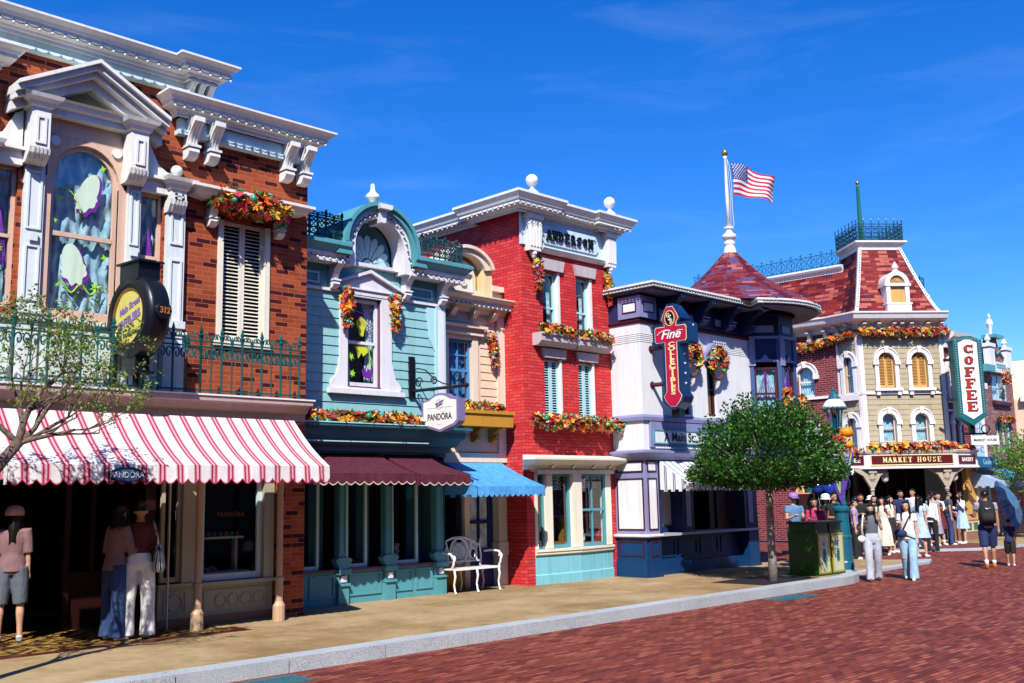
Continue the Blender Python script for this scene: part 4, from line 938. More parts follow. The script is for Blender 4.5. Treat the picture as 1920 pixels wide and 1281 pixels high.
# arched gable: white face ring, deep teal hood, shell niche, keystone
ac, az_, ri = 10.345, 5.96, .52
m = MB(F2); ring(m, ac, az_, ri, ri+.13, -.10, .27, n=24)
for s in (-1, 1):
    a, b = sorted((ac+s*ri, ac+s*(ri+.13))); m.box(a, b, -.1, .27, 5.60, az_)
    pts = [(ac+s*(ri+.131), 5.60), (ac+s*.78, 5.60), (ac+s*.70, 5.70), (ac+s*(ri+.131), 5.95)]; m.prism(pts, .0, .25)
m.box(ac-ri, ac+ri, -.1, .10, 5.66, 5.72); m.build('arch_face', LILACW, b2)
m = MB(F2); ring(m, ac, az_, ri+.132, ri+.20, -2.2, .33, n=24); ring(m, ac, az_, ri+.202, ri+.27, -2.2, .38, n=24)
for s in (-1, 1):
    m.prism([(ac+s*(ri+.132), az_), (ac+s*(ri+.27), az_), (ac+s*(ri+.30), 5.90), (ac+s*(ri+.40), 5.80), (ac+s*(ri+.43), 5.742), (ac+s*(ri+.132), 5.742)], -2.2, .375)
m.build('arch_hood', TEALM, b2)
m = MB(F2)
pts = [(ac-ri, 5.72), (ac+ri, 5.72)]+arc(ac, az_, ri, 0, 180, 20); m.poly([(p[0], -.16, p[1]) for p in pts]); m.build('niche', TEALM, b2)
fan = MB(F2)
for k in range(9):
    a = R(8+164*k/8); d = Vector((cos(a), sin(a))); q = Vector((-d.y, d.x)); c = Vector((ac, 5.74)); r0_, r1_ = .13, .50 if 1 < k < 7 else .46
    p = [c+d*r0_-q*.016, c+d*r1_*.86-q*.072, c+d*r1_-q*.05, c+d*(r1_+.03), c+d*r1_+q*.05, c+d*r1_*.86+q*.072, c+d*r0_+q*.016]; fan.prism([tuple(x) for x in p], -.158, -.10)
fan.prism([(ac+.10*cos(R(18*k)), 5.74+.10*sin(R(18*k))) for k in range(11)], -.158, -.09); fan.build('shell_fan', TEALL, b2)
m = MB(F2); m.prism([(ac-.05, 6.40), (ac+.05, 6.40), (ac+.085, 6.62), (ac-.085, 6.62)], .0, .35); m.prism([(ac-.12, 6.62), (ac+.12, 6.62), (ac+.14, 6.70), (ac-.14, 6.70)], .0, .44); m.build('keystone', LILACW, b2)
finial(F2, b2, ac, .05, 6.74, [(.07, 0), (.07, .03), (.05, .05), (.055, .08), (.115, .14), (.125, .17), (.11, .21), (.06, .25), (.042, .30), (.036, .38), (.03, .40), (.002, .405)], WHITE)
iron_fence(F2, 8.62, 9.56, 5.965, .46, 'dark iron cresting left of the teal arched gable', DARKIRON, 6, .26, True, dense=True)
iron_fence(F2, 11.26, 12.20, 5.965, .42, 'dark iron cresting right of the teal arched gable', DARKIRON, 7, .26, True, dense=True)
light_string(F2, [(8.7, .31, 5.66), (9.62, .31, 5.66)]+[(ac+(ri+.07)*cos(R(a)), .285, az_+(ri+.07)*sin(R(a))) for a in range(180, -1, -15)]+[(11.05, .31, 5.66), (12.2, .31, 5.66)], .12, 'string of bulbs following the teal arched gable')
# shop cornice with flowers, and the shopfront
m = MB(F2); m.sweep([(0, 2.55), (.20, 2.56), (.22, 2.64), (.30, 2.66), (.34, 2.74), (.40, 2.80), (.42, 2.90), (.50, 2.94), (.50, 2.98), (0, 3.0)], [(8.6, 0), (11.68, 0), (11.68, -.3)]); m.build('shop_cornice', TEALD, b2)
m = MB(F2); m.box(8.62, 11.2, .47, .515, 2.983, 3.0); m.box(8.64, 11.3, .325, .352, 2.70, 2.722); m.build('cornice_fillet', TEALL, b2)
garland([(8.72, .33, 3.04), (9.3, .35, 3.05), (9.9, .34, 3.06), (10.5, .35, 3.05), (11.12, .33, 3.03)], .125, 'long flower garland along the teal shop cornice', 1.5, F2, out=Vector((0, -.8, .6)), size=.06)
garland([(9.74, .12, 5.22), (9.75, .15, 4.95), (9.76, .12, 4.60)], [.11, .11, .05], 'teardrop flower swag left of the teal building window', 1.6, F2, size=.042)
garland([(10.75, .12, 5.22), (10.75, .15, 4.95), (10.77, .12, 4.62)], [.10, .10, .05], 'teardrop flower swag right of the teal building window', 1.6, F2, size=.042)
m = MB(F2); m.box(8.6, 11.97, -.3, -.02, 2.05, 2.56); m.box(8.6, 11.97, -.02, .02, 2.5, 2.58); m.build('shop_fascia', TEALD, b2)
def column(u0, u1):
    c = (u0+u1)/2; m = MB(F2)
    m.box(u0, u1, -.15, .02, .15, .48); m.box(u0+.01, u1-.01, -.15, .0, .48, .68); m.box(u0-.02, u1+.02, -.15, .06, .62, .70); m.prism([(u0-.06, .84), (u0+.02, .70), (u1-.02, .70), (u1+.06, .84), (u1, .88), (u0, .88)], -.12, .03)
    m.box(u0+.03, u1-.03, -.15, -.02, .88, 2.5); m.box(u0+.045, u0+.065, -.02, -.005, .95, 2.2); m.box(u1-.065, u1-.045, -.02, -.005, .95, 2.2); m.box(u0-.01, u1+.01, -.15, .03, 2.2, 2.3)
    m.box(u0-.01, u1+.01, -.14, .05, .44, .48); o = m.build('column', TEALM, b2)
    m = MB(F2); m.box(c-.05, c+.05, .0, .03, .50, .60); m.build('column_block', LILACW, o)
for a, b in ((9.70, 9.90), (10.63, 10.84), (11.73, 11.96)): column(a, b)
m = MB(F2)
for u0, u1, n in ((8.6, 9.70, 2), (9.90, 10.63, 1), (10.84, 11.73, 2)):
    m.box(u0, u1, -.4, -.05, .15, .66); k = (u1-u0)/n
    for i in range(n): panel(m, u0+i*k+.04, u0+(i+1)*k-.04, .27, .62, -.05, .03, .02)
m.build('bulkhead', TEALM, b2)
m = MB(F2)
for u0, u1 in ((8.6, 9.70), (9.90, 10.63), (10.84, 11.73)): m.box(u0-.005 if u0 > 9 else u0, u1, -.4, -.01, .663, .70)
m.build('shop_sill', PURP, b2)
for u0, u1 in ((8.64, 9.42), (9.93, 10.36), (10.86, 11.44)):
    o = window(F2, b2, u0, u1, .70, 2.3, -.12, TEALL, .05, False, gm=GLASSD)
for u0, u1 in ((9.42, 9.70), (10.36, 10.63), (11.44, 11.73)):
    m = MB(F2); m.box(u0, u1, -.5, -.42, .7, 2.3); m.build('return_panel', TEALD, b2)
m = MB(F2)
for k in range(6): m.box(11.05+.03*(k % 2), 11.16+.03*(k % 2), -.40, -.30, .74+.05*k, .785+.05*k, k % 2)
m.lathe([(.06, 1.0), (.02, 1.05), (.05, 1.12), (.03, 1.25), (.06, 1.28)], 10.98, -.38, 10, 1); m.box(10.86, 11.44, -.46, -.22, .70, .735, 0); m.build('display_goods', [paint('cream_goods', (.5, .45, .35), .5), paint('grey_goods', (.3, .3, .32), .4)], b2)
MAROON = cloth('maroon_canvas', (.075, .006, .022), (.10, .012, .032), .8, .1)
CREAMTRIM = paint('cream_piping', (.75, .6, .5), .6)
awning(F2, 8.64, 10.46, 2.54, 2.19, .95, .17, 'maroon canvas awning with cream scallops, next to the striped one', MAROON, .04, CREAMTRIM, .17)
awning(F2, 10.58, 11.66, 2.53, 2.17, .95, .17, 'shorter maroon awning with cream scallops, beside the blue awning', MAROON, .04, CREAMTRIM, .17)
# hanging sign on its iron arm
hs_ = thing('hanging_sign', (11.2, 13.6, 3.6), 'white shield shaped hanging sign with lilac frame on scrolled iron bracket', 'sign')
FS = Fr((11.2, 13.7, 0), -90)
m = MB(FS); m.box(0, .05, -.06, .06, 3.5, 4.22); m.tube([(.05, 0, 3.62), (1.42, 0, 3.60)], .028, 8); m.ball((1.44, 0, 3.60), .04, 8)
m.tube([(.05, 0, 3.98), (.2, 0, 4.0), (.4, 0, 3.95), (.62, 0, 3.78), (.85, 0, 3.68), (1.05, 0, 3.64)], .012, 5)
for c, r, s in ((.22, .10, 1), (.62, .085, -1), (1.2, .10, 1)):
    m.tube([(c+s*r*(1-k*.045)*cos(k*.5), 0, 3.72+r*.3+r*(1-k*.045)*sin(k*.5)) for k in range(18)], .012, 5)
for u in (.62, 1.1): m.tube([(u, 0, 3.6), (u, 0, 3.46)], .008, 5)
m.build('bracket', BLACKM, hs_)
def shield(k):
    hw, cu_ = .47*k, .84
    top = [(cu_-hw, 3.40), (cu_-hw*.62, 3.43), (cu_-hw*.3, 3.50), (cu_, 3.52), (cu_+hw*.3, 3.50), (cu_+hw*.62, 3.43), (cu_+hw, 3.40)]
    bot = [(cu_+hw, 3.03), (cu_+hw*.84, 2.97), (cu_+hw*.5, 2.93), (cu_, 2.87), (cu_-hw*.5, 2.93), (cu_-hw*.84, 2.97), (cu_-hw, 3.03)]
    zc = 3.2; return [(p[0], zc+(p[1]-zc)*k) for p in top+bot]
m = MB(FS); m.prism(shield(1.0), -.07, .07); m.build('case', paint('lilac_sign_frame', (.20, .17, .34), .4, .08), hs_)
m = MB(FS); m.prism(shield(.88), .07, .076); m.build('face', WHITE, hs_)
m = MB(FS); add_text(m, 'PANDÓRA', .84, .082, 3.12, .15, 0, .001, sx=.85); m.build('lettering', paint('charcoal_letters', (.02, .02, .025), .5), hs_)
m = MB(FS); ring(m, .84, 3.33, .075, .085, .076, .08, 360, 0, 20, 2); add_text(m, 'Main Street', .84, .083, 3.36, .045, 1, .001, .3, rot=.3); add_text(m, 'Jewelers', .84, .083, 3.32, .05, 1, .001, .3, rot=.3)
m.prism([(.5, 3.275), (1.18, 3.275), (1.18, 3.279), (.5, 3.279)], .076, .08, 2); add_text(m, '~ v ~', .84, .081, 3.0, .06, 2); m.build('emblem', [BLACKM, PLUM, paint('pale_grey_mark', (.5, .52, .55), .5)], hs_)

# ================================================================== building: cream clapboard shop
F3 = Fr((0, 14.05, 0), 0)
CREAM = paint('cream_clapboard_paint', (.80, .60, .44), .5, .05); CREAMT = paint('cream_trim_paint', (.80, .66, .52), .45, .05); CREAMY = paint('yellow_cream_paint', (.80, .64, .36), .45, .05); OCHRE = paint('ochre_paint', (.52, .26, .03), .5, .08)
BLUEW = paint('blue_window_paint', (.08, .26, .55), .4, .08); BLUED = paint('navy_door_paint', (.012, .035, .14), .4, .1)
b3 = thing('cream_shop', (12.9, 14.05, .15), 'narrow cream clapboard shop with arched parapet set back beside the red building', 'building')
m = MB(F3); m.boards(12.0, 13.6, 2.62, 5.2, [(12.2, 13.18, 3.0, 5.0)], 0, .15, .014); m.wall(11.97, 13.8, 2.45, 5.7, [(12.36, 12.96, 3.55, 4.72)], -.004, 0, .12); m.build('wall', CREAM, b3)
shell(F3, b3, 11.98, 13.79, .15, 5.6, 6, CREAM, DARK)
m = MB(F3); m.box(13.6, 13.795, 0, .05, 2.6, 5.3); m.box(12.22, 12.36, 0, .04, 3.5, 4.8); m.box(12.96, 13.10, 0, .04, 3.5, 4.8); m.box(12.36, 12.96, 0, .03, 4.72, 4.8); m.box(12.15, 13.2, 0, .10, 4.80, 4.84); m.box(12.18, 13.16, 0, .07, 4.84, 4.93); m.box(12.10, 13.26, 0, .16, 4.93, 4.98); m.build('trim', CREAMT, b3)
window(F3, b3, 12.37, 12.95, 3.56, 4.71, -.05, BLUEW, .05, True, 1, 3, cm=cloth('blue_blind', (.05, .22, .5), (.1, .3, .6)), folds=3)
CC = [(0, 0), (.2, .05), (.3, .3), (.75, .42), (.75, .66), (.85, .7), (1, .92), (1, 1), (0, 1)]
cornice(F3, b3, [(11.99, 0), (13.80, 0), (13.80, -.3)], 5.24, 5.52, .36, CREAMT, prof=CC)
m = MB(F3)
for u in (12.4, 12.95, 13.45): m.prismu([(0, 5.10), (.12, 5.14), (.24, 5.26), (0, 5.26)], u-.06, u+.06)
m.build('modillion', CREAMT, b3)
m = MB(F3); m.box(12.1, 12.34, -.35, .10, 5.52, 6.12); m.box(13.2, 13.44, -.35, .10, 5.52, 6.12); m.build('parapet_pier', CREAMY, b3)
m = MB(F3); ring(m, 12.77, 5.98, .46, .60, -.3, .16, 165, 15, 14, rz0=.36, rz1=.46); ring(m, 12.77, 5.98, .60, .67, -.3, .22, 165, 15, 14, rz0=.46, rz1=.52); m.build('parapet_arch', CREAMT, b3)
m = MB(F3); m.poly([(12.34, -.06, 5.52), (13.2, -.06, 5.52)]+[(p[0], -.06, p[1]) for p in arc(12.77, 5.98, .5, 10, 170, 12, .39)]); m.build('parapet_field', OCHRE, b3)
m = MB(F3); m.prism([(12.44, 5.56), (13.1, 5.56)]+arc(12.77, 5.9, .33, 0, 180, 12, .34), -.06, -.01); panel(m, 12.52, 13.02, 5.64, 5.98, -.01, .04, .03); m.prism([(12.56, 5.98), (12.98, 5.98), (12.94, 6.06), (12.6, 6.06)], -.01, .05); m.prism(arc(12.77, 5.82, .08, 0, 360, 12)[:-1], -.01, .03); m.build('parapet_panel', CREAMW, b3)
m = MB(F3); m.box(13.44, 13.66, -.3, .0, 5.52, 5.72); m.box(13.44, 13.74, -.3, .12, 5.72, 5.82); m.build('parapet_step', CREAMT, b3)
light_string(F3, [(12.1, .30, 5.36), (13.95, .30, 5.36)], .11, 'string of bulbs along the cream shop cornice')
m = MB(F3); m.box(12.2, 13.62, .08, .42, 3.07, 3.34); m.box(12.18, 13.64, .06, .45, 3.30, 3.36); m.build('flower_box', OCHRE, b3)
for u in (12.5, 12.95, 13.4): bracket(F3, b3, u, .09, 2.80, 3.07, .3, OCHRE, .0)
garland([(12.3, .26, 3.42), (12.9, .28, 3.43), (13.5, .26, 3.40)], .10, 'flower garland in the ochre window box', 1.5, F3, out=Vector((0, -.5, .8)), size=.05)
garland([(13.40, .10, 4.86), (13.42, .12, 4.6), (13.46, .10, 4.28)], [.09, .10, .06], 'flower swag on the cream clapboards beside the red wall', 1.5, F3, size=.042)
m = MB(F3); m.box(11.97, 13.8, -.02, .05, 2.43, 2.60); m.box(11.97, 13.8, -.4, -.0, 2.1, 2.43); m.box(12.72, 12.84, -.2, .02, .15, 2.2); m.box(13.58, 13.79, -.2, .03, .15, 2.2); m.box(13.56, 13.81, -.2, .05, .7, .95); m.build('shop_frame', CREAMT, b3)
m = MB(F3); m.box(11.97, 12.72, -.3, -.02, .15, .7); m.build('bulkhead', OCHRE, b3)
m = MB(F3); m.wall(12.84, 13.58, .15, 2.2, [(12.98, 13.20, .85, 1.3), (13.24, 13.46, .85, 1.3), (12.98, 13.2, 1.36, 1.95), (13.24, 13.46, 1.36, 1.95)], -.14, 0, .04); m.box(12.84, 13.58, -.3, -.2, .15, 2.2); d = m.build('door', BLUED, b3)
m = MB(F3); m.box(12.96, 13.48, -.185, -.182, .83, 1.97); m.build('door_curtain', GREYLACE, d); m = MB(F3); m.ball((12.91, -.11, 1.02), .03, 8); m.build('handle', paint('brass', (.5, .3, .08), .3, .1, .8), d)
o = window(F3, b3, 12.0, 12.72, .70, 2.15, -.06, BLUED, .05, False, gm=GLASSD)
BLUECAN = cloth('sky_blue_canvas', (.06, .32, .72), (.09, .38, .78), .8, .12)
awning(F3, 11.98, 13.66, 2.42, 1.97, 1.12, .18, 'sky blue canvas awning over the cream shop door', BLUECAN, .04, None, .13)
# ------------------------------------------------------------------ bench
bn = thing('bench', (12.35, 13.45, .15), 'white cast iron bench with lattice back under the blue awning', 'bench')
FB = Fr((11.86, 13.42, .15), -2); BW = paint('white_bench_enamel', (.80, .80, .80), .35, .04)
m = MB(FB)
for k in range(7): m.box(0, 1.06, -.40+k*.062, -.355+k*.062, .405, .43)
m.box(-.01, 1.07, .03, .05, .40, .435); m.build('seat', BW, bn)
for u in (.02, .53, 1.04):
    for w_, s in ((.03, 1), (-.38, -1)):
        m = MB(FB); m.tube([(u, w_, .42), (u, w_+s*.03, .30), (u, w_-s*.005, .16), (u, w_+s*.02, .05), (u, w_+s*.05, .012)], [.022, .02, .016, .016, .024], 7); m.build('leg', BW, bn)
for u, s in ((-.01, -1), (1.07, 1)):
    m = MB(FB); m.tube([(u, -.38, .68), (u+s*.02, -.2, .70), (u+s*.02, 0, .68), (u, .07, .60), (u, .05, .50), (u, .0, .42)], .020, 7); m.tube([(u, .06-.05*cos(k*.6)*(1-k*.05), .60+.05*sin(k*.6)) for k in range(9)], .012, 6); m.build('armrest', BW, bn)
m = MB(FB)
m.tube([(.06, -.42, .43), (.02, -.44, .60), (.04, -.46, .82), (.0, -.47, .90)], .018, 6); m.tube([(1.0, -.42, .43), (1.04, -.44, .60), (1.02, -.46, .82), (1.06, -.47, .90)], .018, 6)
m.tube([(.04, -.46, .80)]+[(.53+.40*cos(R(a)), -.46, .74+.20*sin(R(a))) for a in range(160, 19, -10)]+[(1.02, -.46, .80)], .018, 6)
m.tube([(.53+.20*cos(R(a)), -.45, .70+.22*sin(R(a))) for a in range(0, 360, 15)], .018, 6, closed=True); m.box(.04, 1.02, -.44, -.42, .50, .53)
for k in range(-3, 4):
    q = .17-abs(k)*.02
    m.tube([(.53+k*.045-q*.5, -.45, .70-q), (.53+k*.045+q*.5, -.45, .70+q)], .008, 5); m.tube([(.53+k*.045+q*.5, -.45, .70-q), (.53+k*.045-q*.5, -.45, .70+q)], .008, 5)
for s in (-1, 1):
    for zc, r in ((.64, .09), (.80, .07)): m.tube([(.53+s*(.33+r*cos(k*.5)*(1-k*.04)), -.45, zc+r*sin(k*.5)) for k in range(14)], .012, 5)
    m.tube([(.53+s*.26, -.45, .52), (.53+s*.24, -.45, .68), (.53+s*.30, -.45, .86)], .014, 5); m.tube([(.53+s*.42, -.45, .52), (.53+s*.40, -.45, .7), (.53+s*.44, -.45, .82)], .014, 5)
m.build('backrest', BW, bn)

# ================================================================== building: red brick block
F4 = Fr((0, 13.5, 0), 0); F4S = Fr((13.8, 13.5, 0), -90)
REDB = brick('red_brick', [(0, (.66, .040, .044)), (.3, (.72, .056, .054)), (.55, (.60, .034, .040)), (.75, (.68, .075, .065)), (.95, (.50, .05, .055))], (.26, .022, .032), .20, .062, .0055, .65, .5, .010, .12)
b4 = thing('red_brick_building', (15.1, 13.5, .15), 'tall red painted brick building with white cornice, ball finials and black name letters', 'building')
holes4 = [(14.37, 14.87, 4.78, 6.18), (15.37, 15.85, 4.78, 6.18), (14.37, 14.87, 3.3, 4.43), (15.37, 15.85, 3.3, 4.43)]
m = MB(F4); m.wall(13.8, 16.47, 2.2, 7.3, holes4, 0, 0, .16); m.wall(13.8, 14.0, .15, 2.2); m.wall(16.25, 16.47, .15, 2.2)
m.poly(((14.0, 0, .15), (14.0, -.3, .15), (14.0, -.3, 2.2), (14.0, 0, 2.2))); m.build('wall', REDB, b4)
m = MB(F4); m.poly(((13.8, 0, .15), (13.8, -7, .15), (13.8, -7, 7.3), (13.8, 0, 7.3))); m.poly(((16.47, 0, .15), (16.47, -7, .15), (16.47, -7, 7.3), (16.47, 0, 7.3))); m.poly(((13.8, -7, .15), (16.47, -7, .15), (16.47, -7, 7.3), (13.8, -7, 7.3)))
m.build('side_wall', REDB, b4); m = MB(F4); m.box(13.85, 16.42, -6.9, -.02, 7.3, 7.33); m.build('flat_roof', DARK, b4)
m = MB(F4); m.box(13.78, 16.49, -.02, .04, 6.62, 7.28); m.build('name_panel', PALEBLUE, b4)
m = MB(F4); m.sweep([(0, 6.54), (.06, 6.55), (.10, 6.60), (.12, 6.62), (0, 6.63)], [(14.32, 0), (16.2, 0)]); m.build('panel_moulding', WHITE, b4)
C4 = [(0, 0), (.16, 0), (.16, .12), (.30, .16), (.34, .24), (.66, .30), (.66, .46), (.74, .50), (.80, .62), (.95, .80), (1, .86), (1, 1), (0, 1)]
p4 = [(13.8, -7), (13.8, -1.15), (13.62, -1.15), (13.62, .14), (14.42, .14), (14.42, .02), (15.98, .02), (15.98, .14), (16.62, .14), (16.62, -.9)]
cornice(F4, b4, p4, 7.22, 7.56, .30, WHITE, prof=C4)
m = MB(F4); m.box(13.7, 16.55, -6.9, .1, 7.50, 7.565); m.build('cornice_top', WHITE, b4)
for u0, u1 in ((13.86, 14.24), (16.20, 16.52)):
    m = MB(F4); c = (u0+u1)/2; h = (u1-u0)/2
    m.prism([(c-h*.78, 6.50), (c+h*.78, 6.50), (c+h, 6.9), (c+h, 7.22), (c-h, 7.22), (c-h, 6.9)], 0, .16); m.box(c-h-.03, c+h+.03, 0, .2, 7.14, 7.22)
    for k in (-.5, -.17, .17, .5): m.box(c+k*h*1.3-.022, c+k*h*1.3+.022, .16, .178, 6.58, 7.08)
    m.ball((c, .09, 6.46), .075, 10); m.lathe([(.03, 6.36), (.05, 6.39), (.03, 6.41)], c, .09, 8); m.build('pilaster_bracket', WHITE, b4)
m = MB(F4); m.prism([(14.40, 6.72), (15.96, 6.72), (16.03, 6.80), (16.03, 7.02), (15.96, 7.10), (14.40, 7.10), (14.33, 7.02), (14.33, 6.80)], .04, .07); o = m.build('name_plaque', PALEBLUE, b4)
m = MB(F4); slab_text(m, 'ANDERSON', 14.43, .112, 6.80, .21, .18, .22, 0, .035, .85); m.build('lettering', paint('black_letters', (.006, .006, .008), .4), o)
for u in (13.98, 16.34): finial(F4, b4, u, .16, 7.56, [(.13, 0), (.13, .09), (.10, .10), (.095, .12), (.045, .16), (.03, .20), (.05, .22), (.105, .27), (.125, .335), (.105, .40), (.05, .445), (.002, .46)], WHITE)
STONE = paint('mauve_stone_paint', (.52, .44, .46), .6, .08)
m = MB(F4)
for u0, u1 in ((14.37, 14.87), (15.37, 15.85)):
    m.prism([(u0-.03, 6.20), (u1+.07, 6.20), (u1+.11, 6.42), (u0-.08, 6.42)], 0, .06); m.prism([(u0-.03, 4.45), (u1+.07, 4.45), (u1+.11, 4.63), (u0-.08, 4.63)], 0, .06)
m.build('lintel', STONE, b4)
for u0, u1 in ((14.37, 14.87), (15.37, 15.85)):
    m = MB(F4); m.box(u1-.07, u1, -.14, .01, 4.78, 6.18); m.box(u1-.05, u1, -.14, .01, 3.3, 4.43); m.build('jamb', WHITE, b4)
    window(F4, b4, u0+.01, u1-.07, 4.75, 6.17, -.08, TEALL, .045, True, cm=LACE, folds=6, split=True)
    shutter(F4, b4, u0+.01, u1-.05, 3.22, 4.42, -.06, TEALL, 22); m = MB(F4); m.box(u0, u1, -.2, -.19, 3.2, 4.45); m.build('blind', DARK, b4)  # dark backing painted as the gloom behind the shutters
for u0, u1 in ((14.06, 15.13), (15.17, 16.18)):
    m = MB(F4); q = [(0, 4.66), (.14, 4.66), (.24, 4.74), (.24, 4.86), (.27, 4.86), (.27, 4.90), (0, 4.90)]; m.prismu(q, u0, u1); m.build('flower_box', STONE, b4)
garland([(14.12, .20, 4.95), (14.6, .22, 4.97), (15.08, .20, 4.93)], .12, 'flower garland in the left stone box under the lace windows', 1.6, F4, out=Vector((0, -.7, .7)), size=.042)
garland([(15.22, .20, 4.94), (15.7, .22, 4.96), (16.14, .20, 4.92)], .12, 'flower garland in the right stone box under the lace windows', 1.6, F4, out=Vector((0, -.7, .7)), size=.042)
garland([(13.86, .17, 3.17), (14.5, .2, 3.18), (15.2, .2, 3.17), (15.9, .2, 3.16), (16.55, .17, 3.16)], .15, 'long flower garland below the teal shutters on the red brick', 1.7, F4, out=Vector((0, -.9, .4)), size=.05)
garland([(14.12, .10, 6.30), (14.13, .13, 6.05), (14.17, .1, 5.74)], [.10, .11, .06], 'hanging flower swag left of the upper lace windows', 1.5, F4, size=.042)
garland([(16.24, .10, 6.30), (16.28, .13, 6.05), (16.36, .1, 5.72)], [.09, .10, .06], 'hanging flower swag right of the upper lace windows', 1.5, F4, size=.042)
# bay shop window
AQUA = paint('aqua_panel_paint', (.20, .52, .62), .5, .05)
m = MB(F4); m.prismz([(14.0, -.35), (14.0, .0), (14.32, .04), (15.16, .10), (16.25, .0), (16.25, -.35)], .15, .68)
for k in range(1, 8): m.box(15.18+k*.125, 15.19+k*.125, .01, .098-k*.011, .34, .66)
m.sweep([(0, .15), (.02, .15), (.02, .32), (.0, .34)], [(14.0, 0), (14.32, .04), (15.16, .10), (16.25, 0)]); m.build('bulkhead', AQUA, b4)
m = MB(F4); m.sweep([(-.3, .68), (.02, .68), (.04, .70), (.04, .74), (.06, .75), (.06, .79), (-.3, .80)], [(14.0, 0), (14.32, .04), (15.16, .10), (16.25, 0)])
m.box(14.02, 14.10, -.12, .0, .80, 2.2); m.box(14.30, 14.46, -.1, .05, .80, 2.2); m.box(15.0, 15.25, -.1, .10, .80, 2.2); m.box(16.05, 16.22, -.12, .03, .80, 2.2); m.box(14.0, 16.25, -.1, .11, 2.2, 2.28); m.build('bay_frame', CREAMW, b4)
bw = window(F4, b4, 14.46, 15.0, .80, 2.2, .0, TEALM, .05, False, gm=GLASS, back=False); curtain(F4, 14.48, 14.98, 1.9, 2.18, -.2, GREYLACE, bw, 4, True)
bw2 = window(F4, b4, 15.25, 16.05, .80, 2.2, .02, TEALM, .05, True, 1, 0, gm=GLASS, back=False); curtain(F4, 15.3, 16.0, 1.93, 2.18, -.2, GREYLACE, bw2, 5, True)
window(F4, b4, 14.10, 14.30, .80, 2.2, -.03, TEALM, .035, False, gm=GLASS, back=False)
WOODG = paint('honey_wood', (.35, .16, .03), .45, .2)
m = MB(F4); m.box(14.0, 16.25, -1.6, -1.58, .2, 2.3); m.build('shop_back', paint('brown_interior', (.10, .05, .03), .8, .2), b4)
m = MB(F4); m.box(14.5, 15.0, -.7, -.25, .80, .90); m.box(15.3, 16.0, -.75, -.25, .80, .86); m.box(15.3, 15.36, -.6, -.5, .86, 1.35); m.box(15.85, 15.91, -.6, -.5, .86, 1.35); m.box(15.28, 15.95, -.65, -.4, 1.35, 1.40); m.box(14.62, 14.9, -.7, -.66, 1.4, 1.9); m.box(14.55, 14.97, -.9, -.8, .9, 1.4); m.build('display_furniture', WOODG, b4)
m = MB(F4)
for k in range(4): m.lathe([(.03, .86), (.05, .90), (.05, 1.0), (.02, 1.05), (.02, 1.1)], 15.40+k*.12, -.36, 8)
m.box(14.64, 14.80, -.655, -.65, 1.5, 1.8); m.build('display_goods', GREYLACE, b4)
m = MB(F4); m.sweep([(0, 2.28), (.04, 2.28), (.06, 2.36), (.30, 2.42), (.34, 2.46), (.34, 2.50), (0, 2.56)], [(13.74, -.02), (13.80, .04), (16.36, .04), (16.42, -.02)])
m.box(13.9, 16.3, 0, .06, 2.24, 2.28)
for u in (14.4, 15.0, 15.6, 16.1): m.prismu([(.04, 2.28), (.10, 2.30), (.26, 2.42), (.04, 2.42)], u-.03, u+.03)
m.build('canopy', CREAMW, b4)
light_string(F4, [(13.6, -6.0, 7.32), (13.6, -1.2, 7.32), (13.42, -1.1, 7.32), (13.42, .36, 7.32), (14.6, .36, 7.32), (15.9, .26, 7.32), (16.75, .36, 7.32)], .15, 'string of bulbs along the white cornice of the red brick building')
# ================================================================== building: white and lavender corner shop with the bell roof
random.seed(33)
F5 = Fr((0, 12.71, 0), 0); F5S = Fr((16.39, 12.71, 0), -90)
LAV = paint('lavender_paint', (.24, .25, .46), .45, .06); INDIGO = paint('indigo_paint', (.014, .025, .10), .45, .1); NAVY = paint('navy_base_paint', (.004, .038, .13), .42, .1)  # indigo darkened so the frieze carries the deep shadow under the eaves
OFFW = paint('blue_white_wall_paint', (.76, .77, .80), .5, .04); WINE = paint('wine_moulding_paint', (.055, .010, .022), .45, .1)
SHIN5 = brick('bell_roof_shingles', [(0, (.20, .026, .034)), (.22, (.10, .008, .016)), (.44, (.36, .10, .095)), (.58, (.10, .055, .14)), (.80, (.15, .014, .024))], (.03, .008, .012), .27, .10, .004, .7, .5, .01, .1)
b5 = thing('corner_shop', (18.6, 12.71, .15), 'white and lavender corner shop with deep eaves and a bell shaped shingle roof', 'building')
m = MB(F5); m.wall(16.39, 20.5, 3.28, 5.3, [(17.72, 18.06, 3.42, 4.62), (18.70, 19.04, 3.42, 4.62)], 0, 0, .14); m.poly(((16.39, 0, 2.6), (16.39, -6, 2.6), (16.39, -6, 5.9), (16.39, 0, 5.9)))
m.wall(16.39, 20.5, 2.6, 3.28); m.build('wall', OFFW, b5)
m = MB(F5)
for k in range(5): m.box(16.385, 20.45, 0, .008, 4.86+k*.04, 4.875+k*.04); m.box(16.382, 16.39, -1.2, 0, 4.86+k*.04, 4.875+k*.04)
m.build('siding_lines', OFFW, b5)
m = MB(F5); m.box(16.6, 22, -6, -5.9, .15, 5.9); m.box(16.5, 22, -6, -.1, 5.86, 5.9); m.box(16.5, 21.4, -3.6, -3.5, .15, 2.6); m.box(22, 22.05, -6, -1.0, .15, 5.9); m.build('shell', INDIGO, b5)
cp = [(16.34, -3), (16.34, .05), (20.45, .05)]
m = MB(F5); m.sweep([(0, 5.24), (.03, 5.25), (.05, 5.29), (.02, 5.33), (0, 5.335)], [(16.39, -3), (16.39, 0), (20.45, 0)]); m.build('frieze_moulding', WINE, b5)
